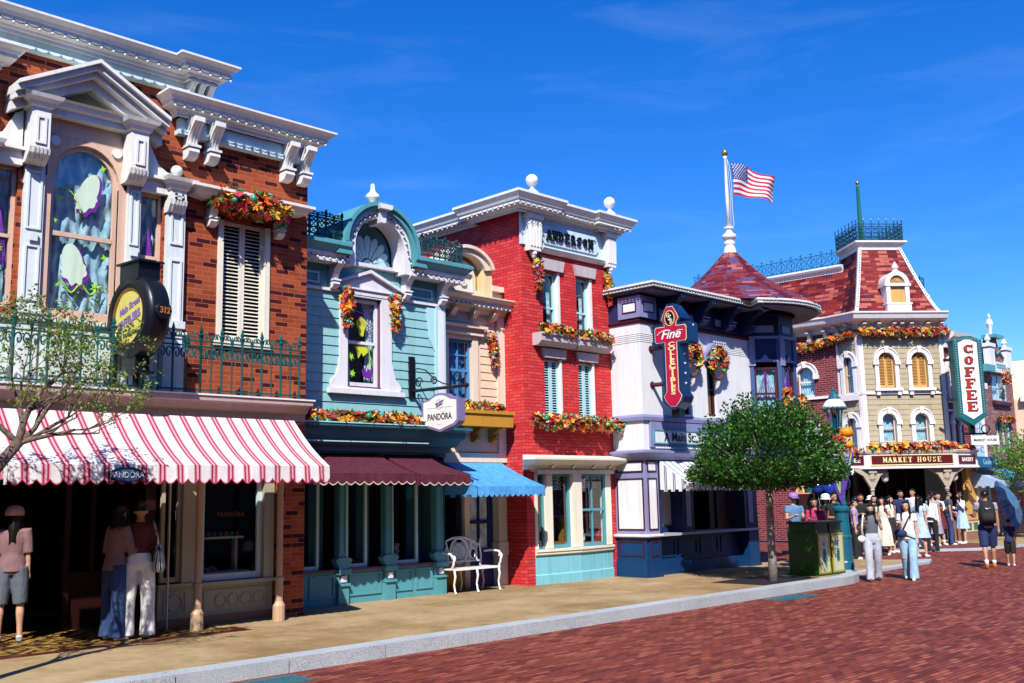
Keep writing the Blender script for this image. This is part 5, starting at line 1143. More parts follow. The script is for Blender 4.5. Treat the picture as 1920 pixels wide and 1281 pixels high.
m = MB(F5); m.sweep([(-.04, 5.336), (.02, 5.336), (.02, 5.88), (-.04, 5.88)], [(16.39, -3), (16.39, 0), (20.45, 0)]); m.box(16.35, 16.85, -.02, .08, 5.36, 5.74); m.build('frieze', INDIGO, b5)
m = MB(F5); m.box(16.33, 16.86, -.5, .09, 5.35, 5.80); m.build('frieze_block', LAV, b5)
m = MB(F5); panel(m, 16.42, 16.78, 5.46, 5.68, .09, .025, .012, 1, 0)
for u0, u1 in ((17.0, 17.6), (17.9, 18.7), (19.05, 19.75)): panel(m, u0, u1, 5.42, 5.62, .02, .025, .015, 1, 2)
m.build('frieze_panel', [OFFW, WINE, paint('sky_panel_paint', (.25, .40, .62), .45, .05)], b5)
m = MB(F5S); panel(m, .02-.4, -.02, 5.46, 5.68, .06, .025, .012, 1, 0); m.build('frieze_panel', [OFFW, WINE], b5)
for u in (17.25, 18.35, 19.4, 20.2): bracket(F5, b5, u, .16, 5.36, 5.86, .50, INDIGO, .02)
# eaves: straight along the front, then a curve under the bell roof
RC = (20.85, -.62); RE = 1.95      # centre of the bell roof in facade coordinates (u, w)
def eave_path():
    p = [(16.27, -.74), (16.27, .46), (RC[0]-.95, .46)]; r = RE-.02
    for k in range(16):
        a = R(130-k*12); x, y = RC[0]+r*cos(a), RC[1]+r*sin(a)
        if y > .46 or x > RC[0]: p.append((x, y))
    return p
m = MB(F5); pa = eave_path()
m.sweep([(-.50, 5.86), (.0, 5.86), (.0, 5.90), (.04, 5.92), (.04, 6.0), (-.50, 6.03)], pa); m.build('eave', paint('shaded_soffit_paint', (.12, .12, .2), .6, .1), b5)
m = MB(F5); m.sweep([(.042, 5.905), (.07, 5.91), (.075, 5.955), (.10, 5.97), (.10, 6.01), (.042, 6.02)], pa); m.build('gutter', WHITE, b5)
light_string(F5, [(p[0]+(-.10 if i < 2 else 0), p[1]+.11 if i > 0 else p[1], 5.94) for i, p in enumerate(pa[:12])], .085, 'string of bulbs along the dark eaves of the white corner shop', .007, .018)
m = MB(F5); NS = 10; prof = [(.13, 7.52), (.30, 7.34), (.50, 7.12), (.74, 6.88), (1.0, 6.66), (1.28, 6.46), (1.6, 6.26), (1.9, 6.09), (2.05, 6.02)]
m.lathe([(r, z) for r, z in prof], RC[0], RC[1], NS, 0, .2); m.build('bell_roof', SHIN5, b5)
m = MB(F5)
for i in range(NS):
    a = 2*pi*i/NS+.2; m.tube([(RC[0]+(r+.004)*cos(a), RC[1]+(r+.004)*sin(a), z+.002) for r, z in prof], .007, 5)
m.build('ridge_seams', paint('dull_mauve_metal', (.16, .05, .06), .5, .1), b5)
m = MB(F5); m.box(16.3, 20.9, -6, .42, 6.0, 6.04); m.build('flat_roof', paint('grey_roofing', (.22, .22, .23), .8, .1), b5)
fp = thing('flagpole', F5(RC[0], RC[1], 7.5), 'white flagpole with gold ball on the bell roof', 'flagpole')
m = MB(F5); m.lathe([(.16, 7.48), (.15, 7.56), (.115, 7.66), (.13, 7.70), (.14, 7.74), (.12, 7.78), (.10, 7.80), (.16, 7.86), (.175, 7.90), (.16, 7.95), (.09, 8.0), (.075, 8.06), (.12, 8.10), (.12, 8.14), (.05, 8.15)], RC[0], RC[1], 16); m.build('base', WHITE, fp, smooth=False)
m = MB(F5); m.lathe([(.052, 8.15), (.045, 9.0), (.036, 9.86), (.045, 9.87), (.045, 9.93), (.01, 9.94)], RC[0], RC[1], 12); m.build('pole', WHITE, fp, smooth=True)
m = MB(F5); m.ball((RC[0], RC[1], 10.02), .085, 14); m.build('ball', paint('old_gold', (.42, .28, .08), .3, .1, .7), fp, smooth=True)
PV = Fr((20.85, 13.33, 0), -38)
m = MB(PV); m.tube([(.05, 0, 9.86), (.10, 0, 9.7), (.13, 0, 9.2), (.12, 0, 8.6), (.14, 0, 8.2), (.08, 0, 8.12)], .006, 5); m.tube([(.05, 0, 9.86), (.09, 0, 9.0), (.06, 0, 8.12)], .005, 5); m.build('halyard', WHITE, fp)
fl = thing('flag', PV(.12, 0, 9.3), 'red white and blue starred flag streaming from the pole', 'flag')
def flagpt(a, b):
    """a along the fly, b down the hoist"""
    u = .12+1.08*a+.06*b*(1-a); z = 9.76-.80*b*(1-.22*a)-.44*a*a*.72-.10*a; 
    return (u, .13*sin(a*8.5+b*2.2)*(.25+a)+.05*sin(b*4+a*3), z+.05*sin(a*7+1.2*b)*a)
FR_, FW_, FB_ = cloth('flag_red', (.50, .012, .05)), cloth('flag_white', (.78, .78, .82)), cloth('flag_blue', (.02, .04, .22))
m = MB(PV); NU, NV = 40, 26
gr = [[m.P(flagpt(i/NU, j/NV)) for j in range(NV+1)] for i in range(NU+1)]
for i in range(NU):
    for j in range(NV):
        st = int(j/2); mi = 2 if (i < NU*.4 and j < 14) else (0 if st % 2 == 0 else 1)
        m.face((gr[i][j], gr[i+1][j], gr[i+1][j+1], gr[i][j+1]), mi)
m.build('cloth', [FR_, FW_, FB_], fl, smooth=True)
m = MB(PV)
for r in range(9):
    for c in range(6 if r % 2 == 0 else 5):
        a = (.035+.062*c+(.031 if r % 2 else 0)); b = .04+.056*r
        for s in (-1, 1):
            p0 = Vector(flagpt(a, b)); px = (Vector(flagpt(a+.01, b))-p0).normalized(); pz = (Vector(flagpt(a, b+.01))-p0).normalized(); pn = px.cross(pz).normalized()*.006*s
            m.poly([tuple(p0+pn+(px*cos(k*pi/5)+pz*sin(k*pi/5))*(.022 if k % 2 == 0 else .010)) for k in range(10)])
m.build('stars', FW_, fl)
# corner pier with framed white panels
def pier(fr, u0, u1, tall=True):
    m = MB(fr); m.box(u0, u1, -.3, .0, .99, 2.5); m.build('pier', LAV, b5)
    m = MB(fr); panel(m, u0+.05, u1-.05, 1.07, 2.10, .0, .028, .016, 1, 0); panel(m, u0+.05, u1-.05, 2.22, 2.44, .0, .028, .016, 1, 0); m.build('pier_panel', [OFFW, WINE], b5)
    m = MB(fr); m.box(u0, u1, -.3, .02, .50, .93); m.box(u0, u1, -.3, .05, .15, .46); m.box(u0, u1, -.3, .035, .46, .50); m.build('pier_base', NAVY, b5)
    m = MB(fr); panel(m, u0+.07, u1-.07, .56, .86, .02, .025, .014); m.build('base_panel', WINE, b5)
pier(F5, 16.40, 16.80)
pier(F5S, -.78, -.003)
m = MB(F5); m.sweep([(-.1, .93), (.07, .93), (.09, .95), (.09, .99), (-.1, .995)], [(16.39, -.8), (16.39, 0), (16.80, 0)]); m.build('pier_sill', WHITE, b5)
# shop opening
m = MB(F5); m.box(16.80, 20.45, -.35, -.25, .15, .93); m.box(16.80, 20.45, -.35, -.18, .15, .40); m.box(20.05, 20.45, -.25, .0, .15, .93)
for k in range(4): panel(m, 16.95+k*.78, 17.62+k*.78, .5, .85, -.25, .03, .02)
m.build('counter_front', NAVY, b5)
m = MB(F5); m.box(16.82, 20.47, -.6, .03, .935, .985); m.build('counter', paint('lilac_counter_paint', (.42, .42, .52), .4, .05), b5)
m = MB(F5)
for a, b in ((16.80, 16.92), (17.65, 18.02), (19.95, 20.45)): m.box(a, b, -.42, -.02, .985, 2.5)
m.box(16.92, 17.65, -.42, -.3, .985, 1.12); m.build('mullion', INDIGO, b5)
m = MB(F5); panel(m, 17.72, 17.94, 1.08, 2.3, -.02, .02, .01, 1, 0); panel(m, 20.08, 20.32, 1.08, 2.3, -.02, .02, .01, 1, 0); m.box(16.92, 17.65, -.36, -.34, 1.12, 2.4, 2); m.build('mullion_panel', [LAV, INDIGO, paint('grey_blind_paint', (.42, .42, .40), .6, .06)], b5)
m = MB(F5); m.box(16.8, 20.45, -.5, -.1, 2.3, 2.6); m.build('lintel', INDIGO, b5)
m = MB(F5)
for k in range(6): m.box(18.25+k*.05, 18.29+k*.05, -.5, -.4, .99, 1.12+.06*(k % 3), k % 2)
m.box(18.2, 18.5, -.7, -.55, 1.0, 1.5, 0); m.build('stall_goods', [paint('crimson_goods', (.35, .02, .05), .5), paint('orange_goods', (.5, .18, .03), .5)], b5)
# ledge, sign board, bands
m = MB(F5); m.sweep([(0, 2.46), (.05, 2.47), (.07, 2.52), (.12, 2.56), (.16, 2.60), (.16, 2.64), (0, 2.67)], [(16.39, -.9), (16.39, 0), (20.5, 0)]); m.sweep([(0, 3.24), (.05, 3.25), (.06, 3.32), (.03, 3.37), (0, 3.38)], [(16.39, -.9), (16.39, 0), (20.5, 0)])
m.box(16.56, 20.1, 0, .05, 2.72, 3.23); m.build('band_moulding', LAV, b5)
sg = thing('shop_board', F5(18.3, .06, 2.95), 'long pale board lettered A Main St. Tradition above the striped awning', 'sign')
m = MB(F5); panel(m, 16.64, 20.0, 2.78, 3.08, .05, .03, .025); m.build('frame', TEALM, sg); m = MB(F5); m.box(16.67, 19.97, .051, .062, 2.81, 3.05); m.build('face', paint('ice_blue_board', (.68, .76, .80), .45, .03), sg)
m = MB(F5); add_text(m, 'A Main St. Tradition', 18.05, .075, 2.925, .26, 0, .003, sx=1.0); m.build('lettering', paint('charcoal_letters', (.02, .02, .025)), sg)
m = MB(F5)
for k in range(60): m.ball((16.66+k*.058, .10, 2.70), .017, 6)
m.build('beading', WHITE, sg)
AW5 = stripes('blue_white_awning', (.80, .80, .82), [(.62, (.03, .06, .14)), (.72, (.8, .8, .82)), (.80, (.03, .06, .14)), (.90, (.80, .80, .82))], .21)
awning(F5, 16.84, 20.1, 2.45, 1.98, .72, .16, 'white awning with navy stripes partly hidden by the round tree', AW5, .02, paint('navy_piping', (.02, .03, .08)), .13)
# upper windows with little pediments
for u0, u1 in ((17.72, 18.06), (18.70, 19.04)):
    c = (u0+u1)/2
    window(F5, b5, u0, u1, 3.42, 4.62, -.06, WINE, .045, True, gm=GLASSD, label=None)
    m = MB(F5); m.box(u0+.05, u1-.05, -.14, -.13, 3.46, 4.0); m.build('amber_panel', paint('amber_glass', (.55, .25, .02), .4, .15), b5)
    m = MB(F5); m.prism([(c-.30, 4.80), (c, 5.04), (c+.30, 4.80), (c+.30, 4.74), (c, 4.95), (c-.30, 4.74)], 0, .12); m.box(c-.31, c-.19, 0, .1, 4.62, 4.74); m.box(c+.19, c+.31, 0, .1, 4.62, 4.74); m.build('window_pediment', LAV, b5)
    m = MB(F5); m.box(c-.26, c+.26, 0, .03, 3.38, 3.42); m.build('window_sill', WHITE, b5)
for uc, lb in ((17.93, 'autumn wreath half hidden behind the tall red blade sign'), (18.88, 'autumn wreath in full view on the white corner shop wall')):
    hp = [F5(uc+.23*cos(R(a)), .16, 4.52+.30*sin(R(a))) for a in range(0, 360, 20)]
    garland([(uc-.22, .18, 4.42), (uc-.23, .2, 4.66), (uc-.08, .2, 4.84), (uc+.10, .2, 4.84), (uc+.24, .2, 4.68), (uc+.22, .18, 4.42)], [.06, .09, .09, .09, .09, .05], lb, 1.5, F5, cat='wreath', group='autumn wreaths', size=.05, hoop=hp)
# canted oriel under the bell roof
ov = [(20.45, 0), (20.98, .50), (21.62, .50), (22.1, .0)]
m = MB(F5); m.prismz([(20.45, -.4)]+ov+[(22.1, -.4)], 2.5, 3.35); m.prismz([(20.45, -.4)]+ov+[(22.1, -.4)], 4.75, 5.88); m.build('oriel', INDIGO, b5)
for (a, b) in zip(ov, ov[1:]):
    d = Vector(b)-Vector(a); o = F5(a[0], a[1], 0); L_ = d.length; fr = Fr((o.x, o.y, 0), math.degrees(math.atan2(-d.y, d.x)))
    m = MB(fr); m.box(0, .09, -.1, .02, 3.35, 5.3); m.box(L_-.09, L_, -.1, .02, 3.35, 5.3); m.build('oriel_post', paint('blue_oriel_paint', (.05, .09, .24), .45, .1), b5)
    o = window(fr, b5, .10, L_-.10, 3.4, 4.62, -.02, WINE, .045, True, 1, 0, cm=LACE, folds=5); web(fr, o, .14, L_-.14, 3.9, 4.55, -.045, WEB, 8, False)
    m = MB(fr); panel(m, .10, L_-.10, 5.40, 5.62, .0, .025, .014, 0, 1); m.prism([(.06, 4.74), (L_-.06, 4.74), (L_-.06, 4.78), (L_*.62, 4.80), (L_*.5, 4.92), (L_*.38, 4.80), (.06, 4.78)], .0, .03, 2)
    m.build('oriel_panel', [WINE, paint('sky_panel_paint', (.25, .40, .62)), LAV], b5); m = MB(fr); m.box(-.02, L_+.02, -.05, .06, 5.28, 5.34); m.box(-.02, .13, -.02, .05, 4.65, 5.28); m.build('oriel_trim', LAV, b5)
garland([F5(21.0, .62, 4.1), F5(21.0, .66, 3.8), F5(21.02, .62, 3.35)], [.09, .12, .08], 'flower swag on the corner of the oriel window above the round tree', 1.4, out=Vector((-.6, -.8, 0)), size=.05)
garland([F5(21.75, .55, 3.95), F5(21.75, .58, 3.6), F5(21.8, .52, 3.3)], [.08, .11, .08], 'flower swag beside the oriel, next to the dark brick wall', 1.4, out=Vector((-.4, -.9, 0)), size=.05)
# maroon doorway at the end of the corner shop
m = MB(F5); m.box(20.6, 20.75, -.6, -.2, .15, 2.5); m.box(20.75, 22.0, -1.6, -1.5, .15, 2.5); m.box(21.0, 21.02, -1.5, -1.46, .3, 2.3); m.build('door_frame', DARKWOOD, b5)
m = MB(F5); m.box(20.45, 22.1, -1.6, .0, 2.495, 2.5); m.build('ceiling', DARK, b5)
# blade sign ------------------------------------------------------------------
bs_ = thing('blade_sign', (16.7, 12.2, 4.5), 'tall crimson and blue blade sign lettered Fine Collectibles', 'sign')
FBL = Fr((16.58, 12.48, 0), -86)
def cross(k, zt=5.50, zb=3.50):
    c = .38; hw = .13; bw = .36; e = .045*k
    return [(c-hw-e, 3.80), (c-hw-.07-e, 3.70-e*.3), (c-hw-.02-e, 3.60-e*.5), (c-.06, zb-e), (c+.06, zb-e), (c+hw+.02+e, 3.60-e*.5), (c+hw+.07+e, 3.70-e*.3), (c+hw+e, 3.80),
            (c+hw+e, 4.80-e), (c+bw-.03+e, 4.80-e), (c+bw+e, 4.84-e), (c+bw+e, 5.06+e), (c+bw-.03+e, 5.10+e), (c+hw+e, 5.10+e), (c+hw+e, 5.18), (c+hw+.06+e, 5.26), (c+hw+.02+e, 5.36), (c+.07, zt+e), (c-.07, zt+e),
            (c-hw-.02-e, 5.36), (c-hw-.06-e, 5.26), (c-hw-e, 5.18), (c-hw-e, 5.10+e), (c-bw+.03-e, 5.10+e), (c-bw-e, 5.06+e), (c-bw-e, 4.84-e), (c-bw+.03-e, 4.80-e), (c-hw-e, 4.80-e)]
m = MB(FBL); m.prism(cross(1.5), -.34, .0); m.build('case', paint('cobalt_case', (.004, .030, .11), .35, .1), bs_)
CRIM = paint('crimson_face', (.42, .010, .055), .4, .06); GOLD = paint('gold_letters', (.80, .68, .34), .4, .1); 
m = MB(FBL); m.prism(cross(.28), .0, .006, 1); m.prism(cross(0), .006, .012, 0); m.build('face', [CRIM, GOLD], bs_)
m = MB(FBL)
for i, ch in enumerate('COLLECTIBLES'): add_text(m, ch, .40, .026, 4.735-i*.0885, .115, 0, .004, sx=1.8, th=.014)
m.build('lettering', GOLD, bs_)
m = MB(FBL); add_text(m, 'Fine', .38, .022, 4.94, .26, 0, .004, .35, sx=1.05); m.tube([(.08, .02, 4.95), (.13, .02, 5.0), (.24, .02, 5.03), (.36, .02, 5.02)], .010, 5); m.tube([(.52, .02, 4.98), (.60, .02, 5.01), (.68, .02, 5.0)], .009, 5); m.build('script', WHITE, bs_)
m = MB(FBL); m.prism([(.38+.105*cos(k*.314), 5.27+.145*sin(k*.314)) for k in range(20)], .012, .018, 0); ring(m, .38, 5.27, .105, .118, .012, .021, 360, 0, 20, 1, rz0=.145, rz1=.158)
slab(m, 'G', .30, .03, 5.28, .10, .12, 1, .01, .8); slab(m, 'S', .345, .034, 5.22, .12, .12, 2, .01, .9); slab(m, 'B', .38, .03, 5.15, .10, .12, 1, .01, .8); m.build('monogram', [BLACKM, GOLD, WHITE], bs_)
m = MB(FBL)
for z in (3.72, 3.95, 4.15, 4.35, 4.55, 5.1, 5.3): m.ball((.38+.20+(.22 if 5.0 < z < 5.2 else 0), -.17, z), .028, 8)
m.build('bulbs', BULB, bs_); m = MB(FBL)
for z in (4.72, 3.98): m.tube([(-.24, -.17, z), (.2, -.17, z)], .045, 8); m.tube([(-.25, -.17, z), (-.20, -.17, z)], .075, 10)
m.build('pipes', WINE, bs_)
m = MB(FBL); m.box(.28, .46, -.26, -.08, 3.28, 3.46); m.build('foot', BLACKM, bs_)

# ================================================================== building: corner market house
random.seed(44)
OB = Vector((32.15, 15.78, 0)); F6 = Fr(OB, -40); sidev = Vector((32.35, 16.67, 0))-OB; F6S = Fr(OB+sidev, math.degrees(math.atan2(-sidev.y, -sidev.x)))
LS = sidev.length; F6B = Fr((32.17, 20.6, 0), math.degrees(math.atan2(16.67-20.6, 32.35-32.17))); LB = (Vector((32.35, 16.67))-Vector((32.17, 20.6))).length
TR = F6(2.93, 0, 0); F6R = Fr((TR.x, TR.y, 0), -2); LR = 1.62
BEIGE = paint('beige_clapboard_paint', (.40, .335, .22), .5, .05); MHW = paint('market_white_paint', (.76, .72, .70), .45, .05); TANSH = paint('tan_shutter_paint', (.62, .34, .10), .5, .06)
DKBR = brick('dark_market_brick', [(0, (.17, .018, .024)), (.4, (.22, .028, .03)), (.75, (.12, .014, .02))], (.32, .2, .2), .23, .075, .007, .75, .5, .004, .15)
SHIN6 = brick('mansard_shingles', [(0, (.18, .014, .016)), (.22, (.085, .005, .010)), (.42, (.34, .075, .060)), (.60, (.22, .024, .022)), (.76, (.07, .015, .030)), (.88, (.40, .10, .075))], (.035, .006, .008), .34, .12, .004, .7, .5, .012, .1)
b6 = thing('market_house', (33, 15.5, .06), 'beige and brick corner market house with red mansard tower and iron cresting', 'building')
fw6 = [(.63, 1.19, 5.10, 6.28), (1.77, 2.33, 5.10, 6.28), (.62, 1.10, 3.30, 4.25), (1.74, 2.22, 3.30, 4.25)]
m = MB(F6); m.wall(0, 2.93, 2.6, 7.2, fw6, -.004, 0, .14); m.boards(.14, 2.80, 3.0, 6.95, [(a-.14, b+.14, c-.06, d+.14) for a, b, c, d in fw6], 0, .17, .014); m.build('wall', BEIGE, b6)
m = MB(F6S); m.wall(0, LS, 2.6, 7.2, [(.28, .66, 4.95, 6.2), (.28, .66, 3.1, 4.15)], -.004, 0, .14); m.boards(0, LS-.1, 3.0, 6.95, [(.14, .80, 4.9, 6.35), (.14, .80, 3.0, 4.3)], 0, .17, .014); m.build('side_wall', BEIGE, b6)
bx = LB
m = MB(F6B); m.wall(0, LB, .06, 7.2, [(LB-1.50, LB-.88, 4.98, 6.02), (LB-1.50, LB-.88, 3.05, 4.1)], 0, 0, .15); m.build('brick_wall', DKBR, b6)
m = MB(F6R); m.wall(0, LR, 2.6, 6.7, [(.22, .60, 4.75, 5.95), (.30, .66, 3.05, 4.2)], 0, 0, .12); m.build('brick_wall', DKBR, b6)
m = MB(ID); pts = [Vector((32.17, 20.6)), Vector((32.35, 16.67)), OB.to_2d(), TR.to_2d(), F6R(LR, 0, 0).to_2d(), Vector((38, 20.6))]
m.prismz([(p.x, p.y) for p in [Vector((32.6, 20.4)), Vector((32.8, 17.0)), F6(.4, -.6, 0).to_2d(), F6(2.6, -.6, 0).to_2d(), F6R(LR-.1, -.4, 0).to_2d(), Vector((36.5, 20.4))]], 2.7, 7.3); m.build('core', DARK, b6)
def hood(fr, c, hw, zs, z0, rise=None, keyed=True, lower=True):
    r = rise or hw; m = MB(fr); ring(m, c, zs, hw, hw+.13, 0, .07, n=14, rz0=r, rz1=r+.14); ring(m, c, zs, hw+.13, hw+.16, 0, .10, n=14, rz0=r+.14, rz1=r+.18)
    for s in (-1, 1):
        a, b = sorted((c+s*hw, c+s*(hw+.13))); m.box(a, b, 0, .07, z0 if lower else zs-.16, zs); a, b = sorted((c+s*(hw-.0), c+s*(hw+.19))); m.box(a, b, .0, .11, zs-.14, zs-.0)
    m.build('window_hood', MHW, b6)
    if keyed: m = MB(fr); m.prism([(c-.05, zs+r-.02), (c+.05, zs+r-.02), (c+.08, zs+r+.20), (c-.08, zs+r+.20)], 0, .13); m.build('keystone', CREAMW, b6)
for c in (.91, 2.05):
    hood(F6, c, .28, 6.02, 5.1, .28); m = MB(F6); arch_infill(m, c-.28, c+.28, 6.02, 6.285, .28, -.002, .10, rz=.262); m.build('arch_spandrel', MHW, b6)
    shutter(F6, b6, c-.275, c+.275, 5.12, 6.26, -.06, TANSH, 20); m = MB(F6); m.box(c-.28, c+.28, -.13, -.12, 5.1, 6.28); m.build('blind', TANSH, b6)
for c in (.86, 1.98):
    hood(F6, c, .24, 4.02, 3.3, .24); m = MB(F6); arch_infill(m, c-.24, c+.24, 4.02, 4.255, .24, -.002, .10, rz=.23); m.build('arch_spandrel', MHW, b6)
    window(F6, b6, c-.235, c+.235, 3.31, 4.24, -.07, PINKTAN, .035, True, cm=LACE, folds=6)
hood(F6S, .47, .19, 5.98, 4.95, .22); hood(F6S, .47, .19, 3.95, 3.1, .2)
for z0, z1 in ((4.96, 6.19), (3.11, 4.14)): window(F6S, b6, .285, .655, z0, z1, -.06, PINKTAN, .035, True, cm=LACE, folds=4)
hood(F6B, LB-1.19, .31, 5.72, 5.0, .30, lower=False); hood(F6B, LB-1.19, .31, 3.8, 3.1, .3, lower=False)
for z0, z1 in ((4.99, 6.01), (3.06, 4.09)):
    m = MB(F6B); arch_infill(m, LB-1.50, LB-.88, z1-.3, z1+.005, .31, .003, .08, rz=.3); m.build('arch_spandrel', MHW, b6); window(F6B, b6, LB-1.49, LB-.89, z0, z1, -.07, CREAMT, .045, True, cm=LACE, folds=6)
for c, hw, zs, z0 in ((.41, .19, 5.75, 4.75), (.48, .18, 4.0, 3.05)):
    hood(F6R, c, hw, zs, z0, .24); window(F6R, b6, c-hw+.005, c+hw-.005, z0+.01, zs+.19, -.05, CREAMT, .035, True, cm=LACE, folds=4)
m = MB(F6)
for u0, u1 in ((0, .14), (2.79, 2.93)): m.box(u0, u1, -.02, .04, 2.9, 7.0)
m.box(-.02, 2.95, 0, .06, 4.89, 4.98)
for c in (.91, 2.05): m.box(c-.47, c+.47, 0, .16, 5.0, 5.09); m.box(c-.42, c-.30, 0, .12, 4.86, 5.0); m.box(c+.30, c+.42, 0, .12, 4.86, 5.0)
m.build('trim', MHW, b6)
m = MB(F6S); m.box(LS-.10, LS, -.02, .04, 2.9, 7.0); m.box(0, LS, 0, .06, 4.89, 4.98); m.box(0, .08, 0, .04, 2.9, 7.0); m.prism([(.2, 4.72), (.8, 4.72), (.86, 4.9), (.14, 4.9)], 0, .14); m.build('trim', MHW, b6)
m = MB(F6B); m.box(LB-2.3, LB, 0, .07, 4.88, 4.97); m.build('trim', MHW, b6); m = MB(F6R); m.box(0, LR, 0, .08, 4.60, 4.70); m.box(0, LR, 0, .08, 4.3, 4.36); m.box(0, LR, 0, .12, 6.45, 6.6); m.build('trim', MHW, b6)
# eaves
ptl = [F6B(0, 0, 0).to_2d(), F6B(LB, 0, 0).to_2d(), OB.to_2d(), TR.to_2d(), F6R(LR, 0, 0).to_2d()]
RV = lambda u, w, z: Vector((u, w, z))
m = MB(RV); pth = [(p.x, p.y) for p in ptl]
EV = [(0, 7.10), (.08, 7.12), (.10, 7.22), (.46, 7.34), (.50, 7.38), (.56, 7.52), (.60, 7.55), (.60, 7.60), (0, 7.66)]
m.sweep([(-o, z) for o, z in EV], pth[:4]); m.build('eave', MHW, b6)
m = MB(F6R); m.sweep([(0, 6.6), (.1, 6.62), (.4, 6.8), (.44, 6.95), (0, 7.0)], [(0, 0), (LR, 0)]); m.build('eave', MHW, b6)
for u in (.12, .62, 1.15, 1.42, 1.75, 2.32, 2.8): bracket(F6, b6, u, .12, 6.95, 7.26, .34, MHW, .03)
for u in (.2, .7): bracket(F6S, b6, u, .12, 6.95, 7.26, .34, MHW, .03)
for u in (LB-.3, LB-.9, LB-1.5, LB-2.1): bracket(F6B, b6, u, .12, 6.8, 7.2, .34, MHW, .0)
garland([F6(-.05, .22, 6.98), F6(.7, .24, 6.95), (F6(1.5, .24, 6.97)), F6(2.3, .24, 6.95), F6(3.05, .22, 6.98)], .14, 'long flower garland under the eaves of the beige tower front', 1.5, out=F6.w, size=.06)
garland([F6B(LB-2.6, .2, 6.72), F6B(LB-1.6, .22, 6.70), F6B(LB-.7, .22, 6.72), F6B(LB-.02, .2, 6.85), F6S(.4, .2, 6.92), F6S(LS, .2, 6.96)], .13, 'flower garland under the eaves on the dark brick side of the market house', 1.4, out=F6B.w, size=.06)
# mansard tower
def q6(u, w, z): return F6(u, w, z)
TB = [(-.02, .04), (2.95, .04), (2.95, -3.0), (-.02, -3.0)]; TT = [(.70, -.92), (2.12, -.92), (2.12, -2.5), (.70, -2.5)]
m = MB(F6); NR = 10
def ringat(t):
    k = t**.82
    return [(a[0]+(b[0]-a[0])*k, a[1]+(b[1]-a[1])*k) for a, b in zip(TB, TT)]
for i in range(NR):
    A, B = ringat(i/NR), ringat((i+1)/NR); z0, z1 = 7.58+2.55*i/NR, 7.58+2.55*(i+1)/NR
    for k in range(4): m.poly(((A[k][0], A[k][1], z0), (A[(k+1) % 4][0], A[(k+1) % 4][1], z0), (B[(k+1) % 4][0], B[(k+1) % 4][1], z1), (B[k][0], B[k][1], z1)))
m.build('mansard_roof', SHIN6, b6)
m = MB(F6)
for k in range(4):
    m.tube([(ringat(i/NR)[k][0], ringat(i/NR)[k][1], 7.58+2.55*i/NR) for i in range(NR+1)], .075, 4)
m.build('hip_trim', MHW, b6)
m = MB(F6)
for k in (0, 1):
    for i in range(1, 26):
        a = ringat(i/26)[k]; m.ball((a[0], a[1]+.075, 7.58+2.55*i/26), .022, 6)
m.build('hip_studs', DARKIRON, b6)
m = MB(F6); tp = [(p[0], p[1]) for p in TT]; m.sweep([(-.05, 10.02), (.05, 10.03), (.07, 10.14), (.10, 10.17), (.16, 10.24), (.22, 10.27), (.22, 10.33), (-.3, 10.34)], [tp[3], tp[0], tp[1], tp[2], tp[3]][::1]); m.box(.6, 2.2, -2.6, -.85, 10.28, 10.335); m.build('tower_cornice', MHW, b6)
c6 = thing('iron_cresting', F6(1.4, -1.7, 10.34), 'square dark iron cresting crowning the mansard tower', 'iron railing', 'ornamental iron railings')
for (u0, w0_), (u1, w1_) in (((.58, -.80), (2.24, -.80)), ((.58, -2.62), (.58, -.80)), ((2.24, -.80), (2.24, -2.62)), ((2.24, -2.62), (.58, -2.62))):
    a, b = F6(u0, w0_, 0), F6(u1, w1_, 0); d = b-a; fr = Fr((a.x, a.y, 0), math.degrees(math.atan2(d.y, d.x))); L_ = d.length; m = MB(fr); n = 6
    for z in (10.40, 10.86, 10.94): m.box(0, L_, -.015, .015, z-.012, z+.012)
    for i in range(n+1):
        u = L_*i/n; m.tube([(u, 0, 10.34), (u, 0, 11.10 if i % 2 == 0 else 11.04)], .014, 5); m.lathe([(.03, 11.02), (.012, 11.05), (.03, 11.08), (.002, 11.17)], u, 0, 5)
    for i in range(n):
        for j in range(3):
            c, z = L_*(i+.5)/n, 10.47+j*.145
            for s in (-1, 1): m.tube([(c+s*(.02+.055*(1-k*.07)*cos(k*.8)+.03), 0, z+.06*(1-k*.07)*sin(k*.8)) for k in range(10)], .013, 4)
            m.tube([(c-.1, 0, z-.07), (c, 0, z), (c+.1, 0, z+.07)], .011, 4); m.tube([(c+.1, 0, z-.07), (c, 0, z), (c-.1, 0, z+.07)], .011, 4)
    m.build('crest_panel', DARKIRON, c6)
gp = thing('green_pole', F6(1.1, -1.6, 10.33), 'bare green flagpole with small gold ball on the mansard tower', 'flagpole')
m = MB(F6); m.lathe([(.09, 10.33), (.075, 11.2), (.055, 12.5), (.06, 12.52), (.06, 12.58), (.02, 12.6)], 1.1, -1.6, 12); m.build('pole', paint('green_pole_paint', (.01, .13, .09), .4, .1), gp, smooth=True); m = MB(F6); m.ball((1.1, -1.6, 12.68), .075, 12); m.build('ball', paint('old_gold', (.42, .28, .08)), gp, smooth=True)
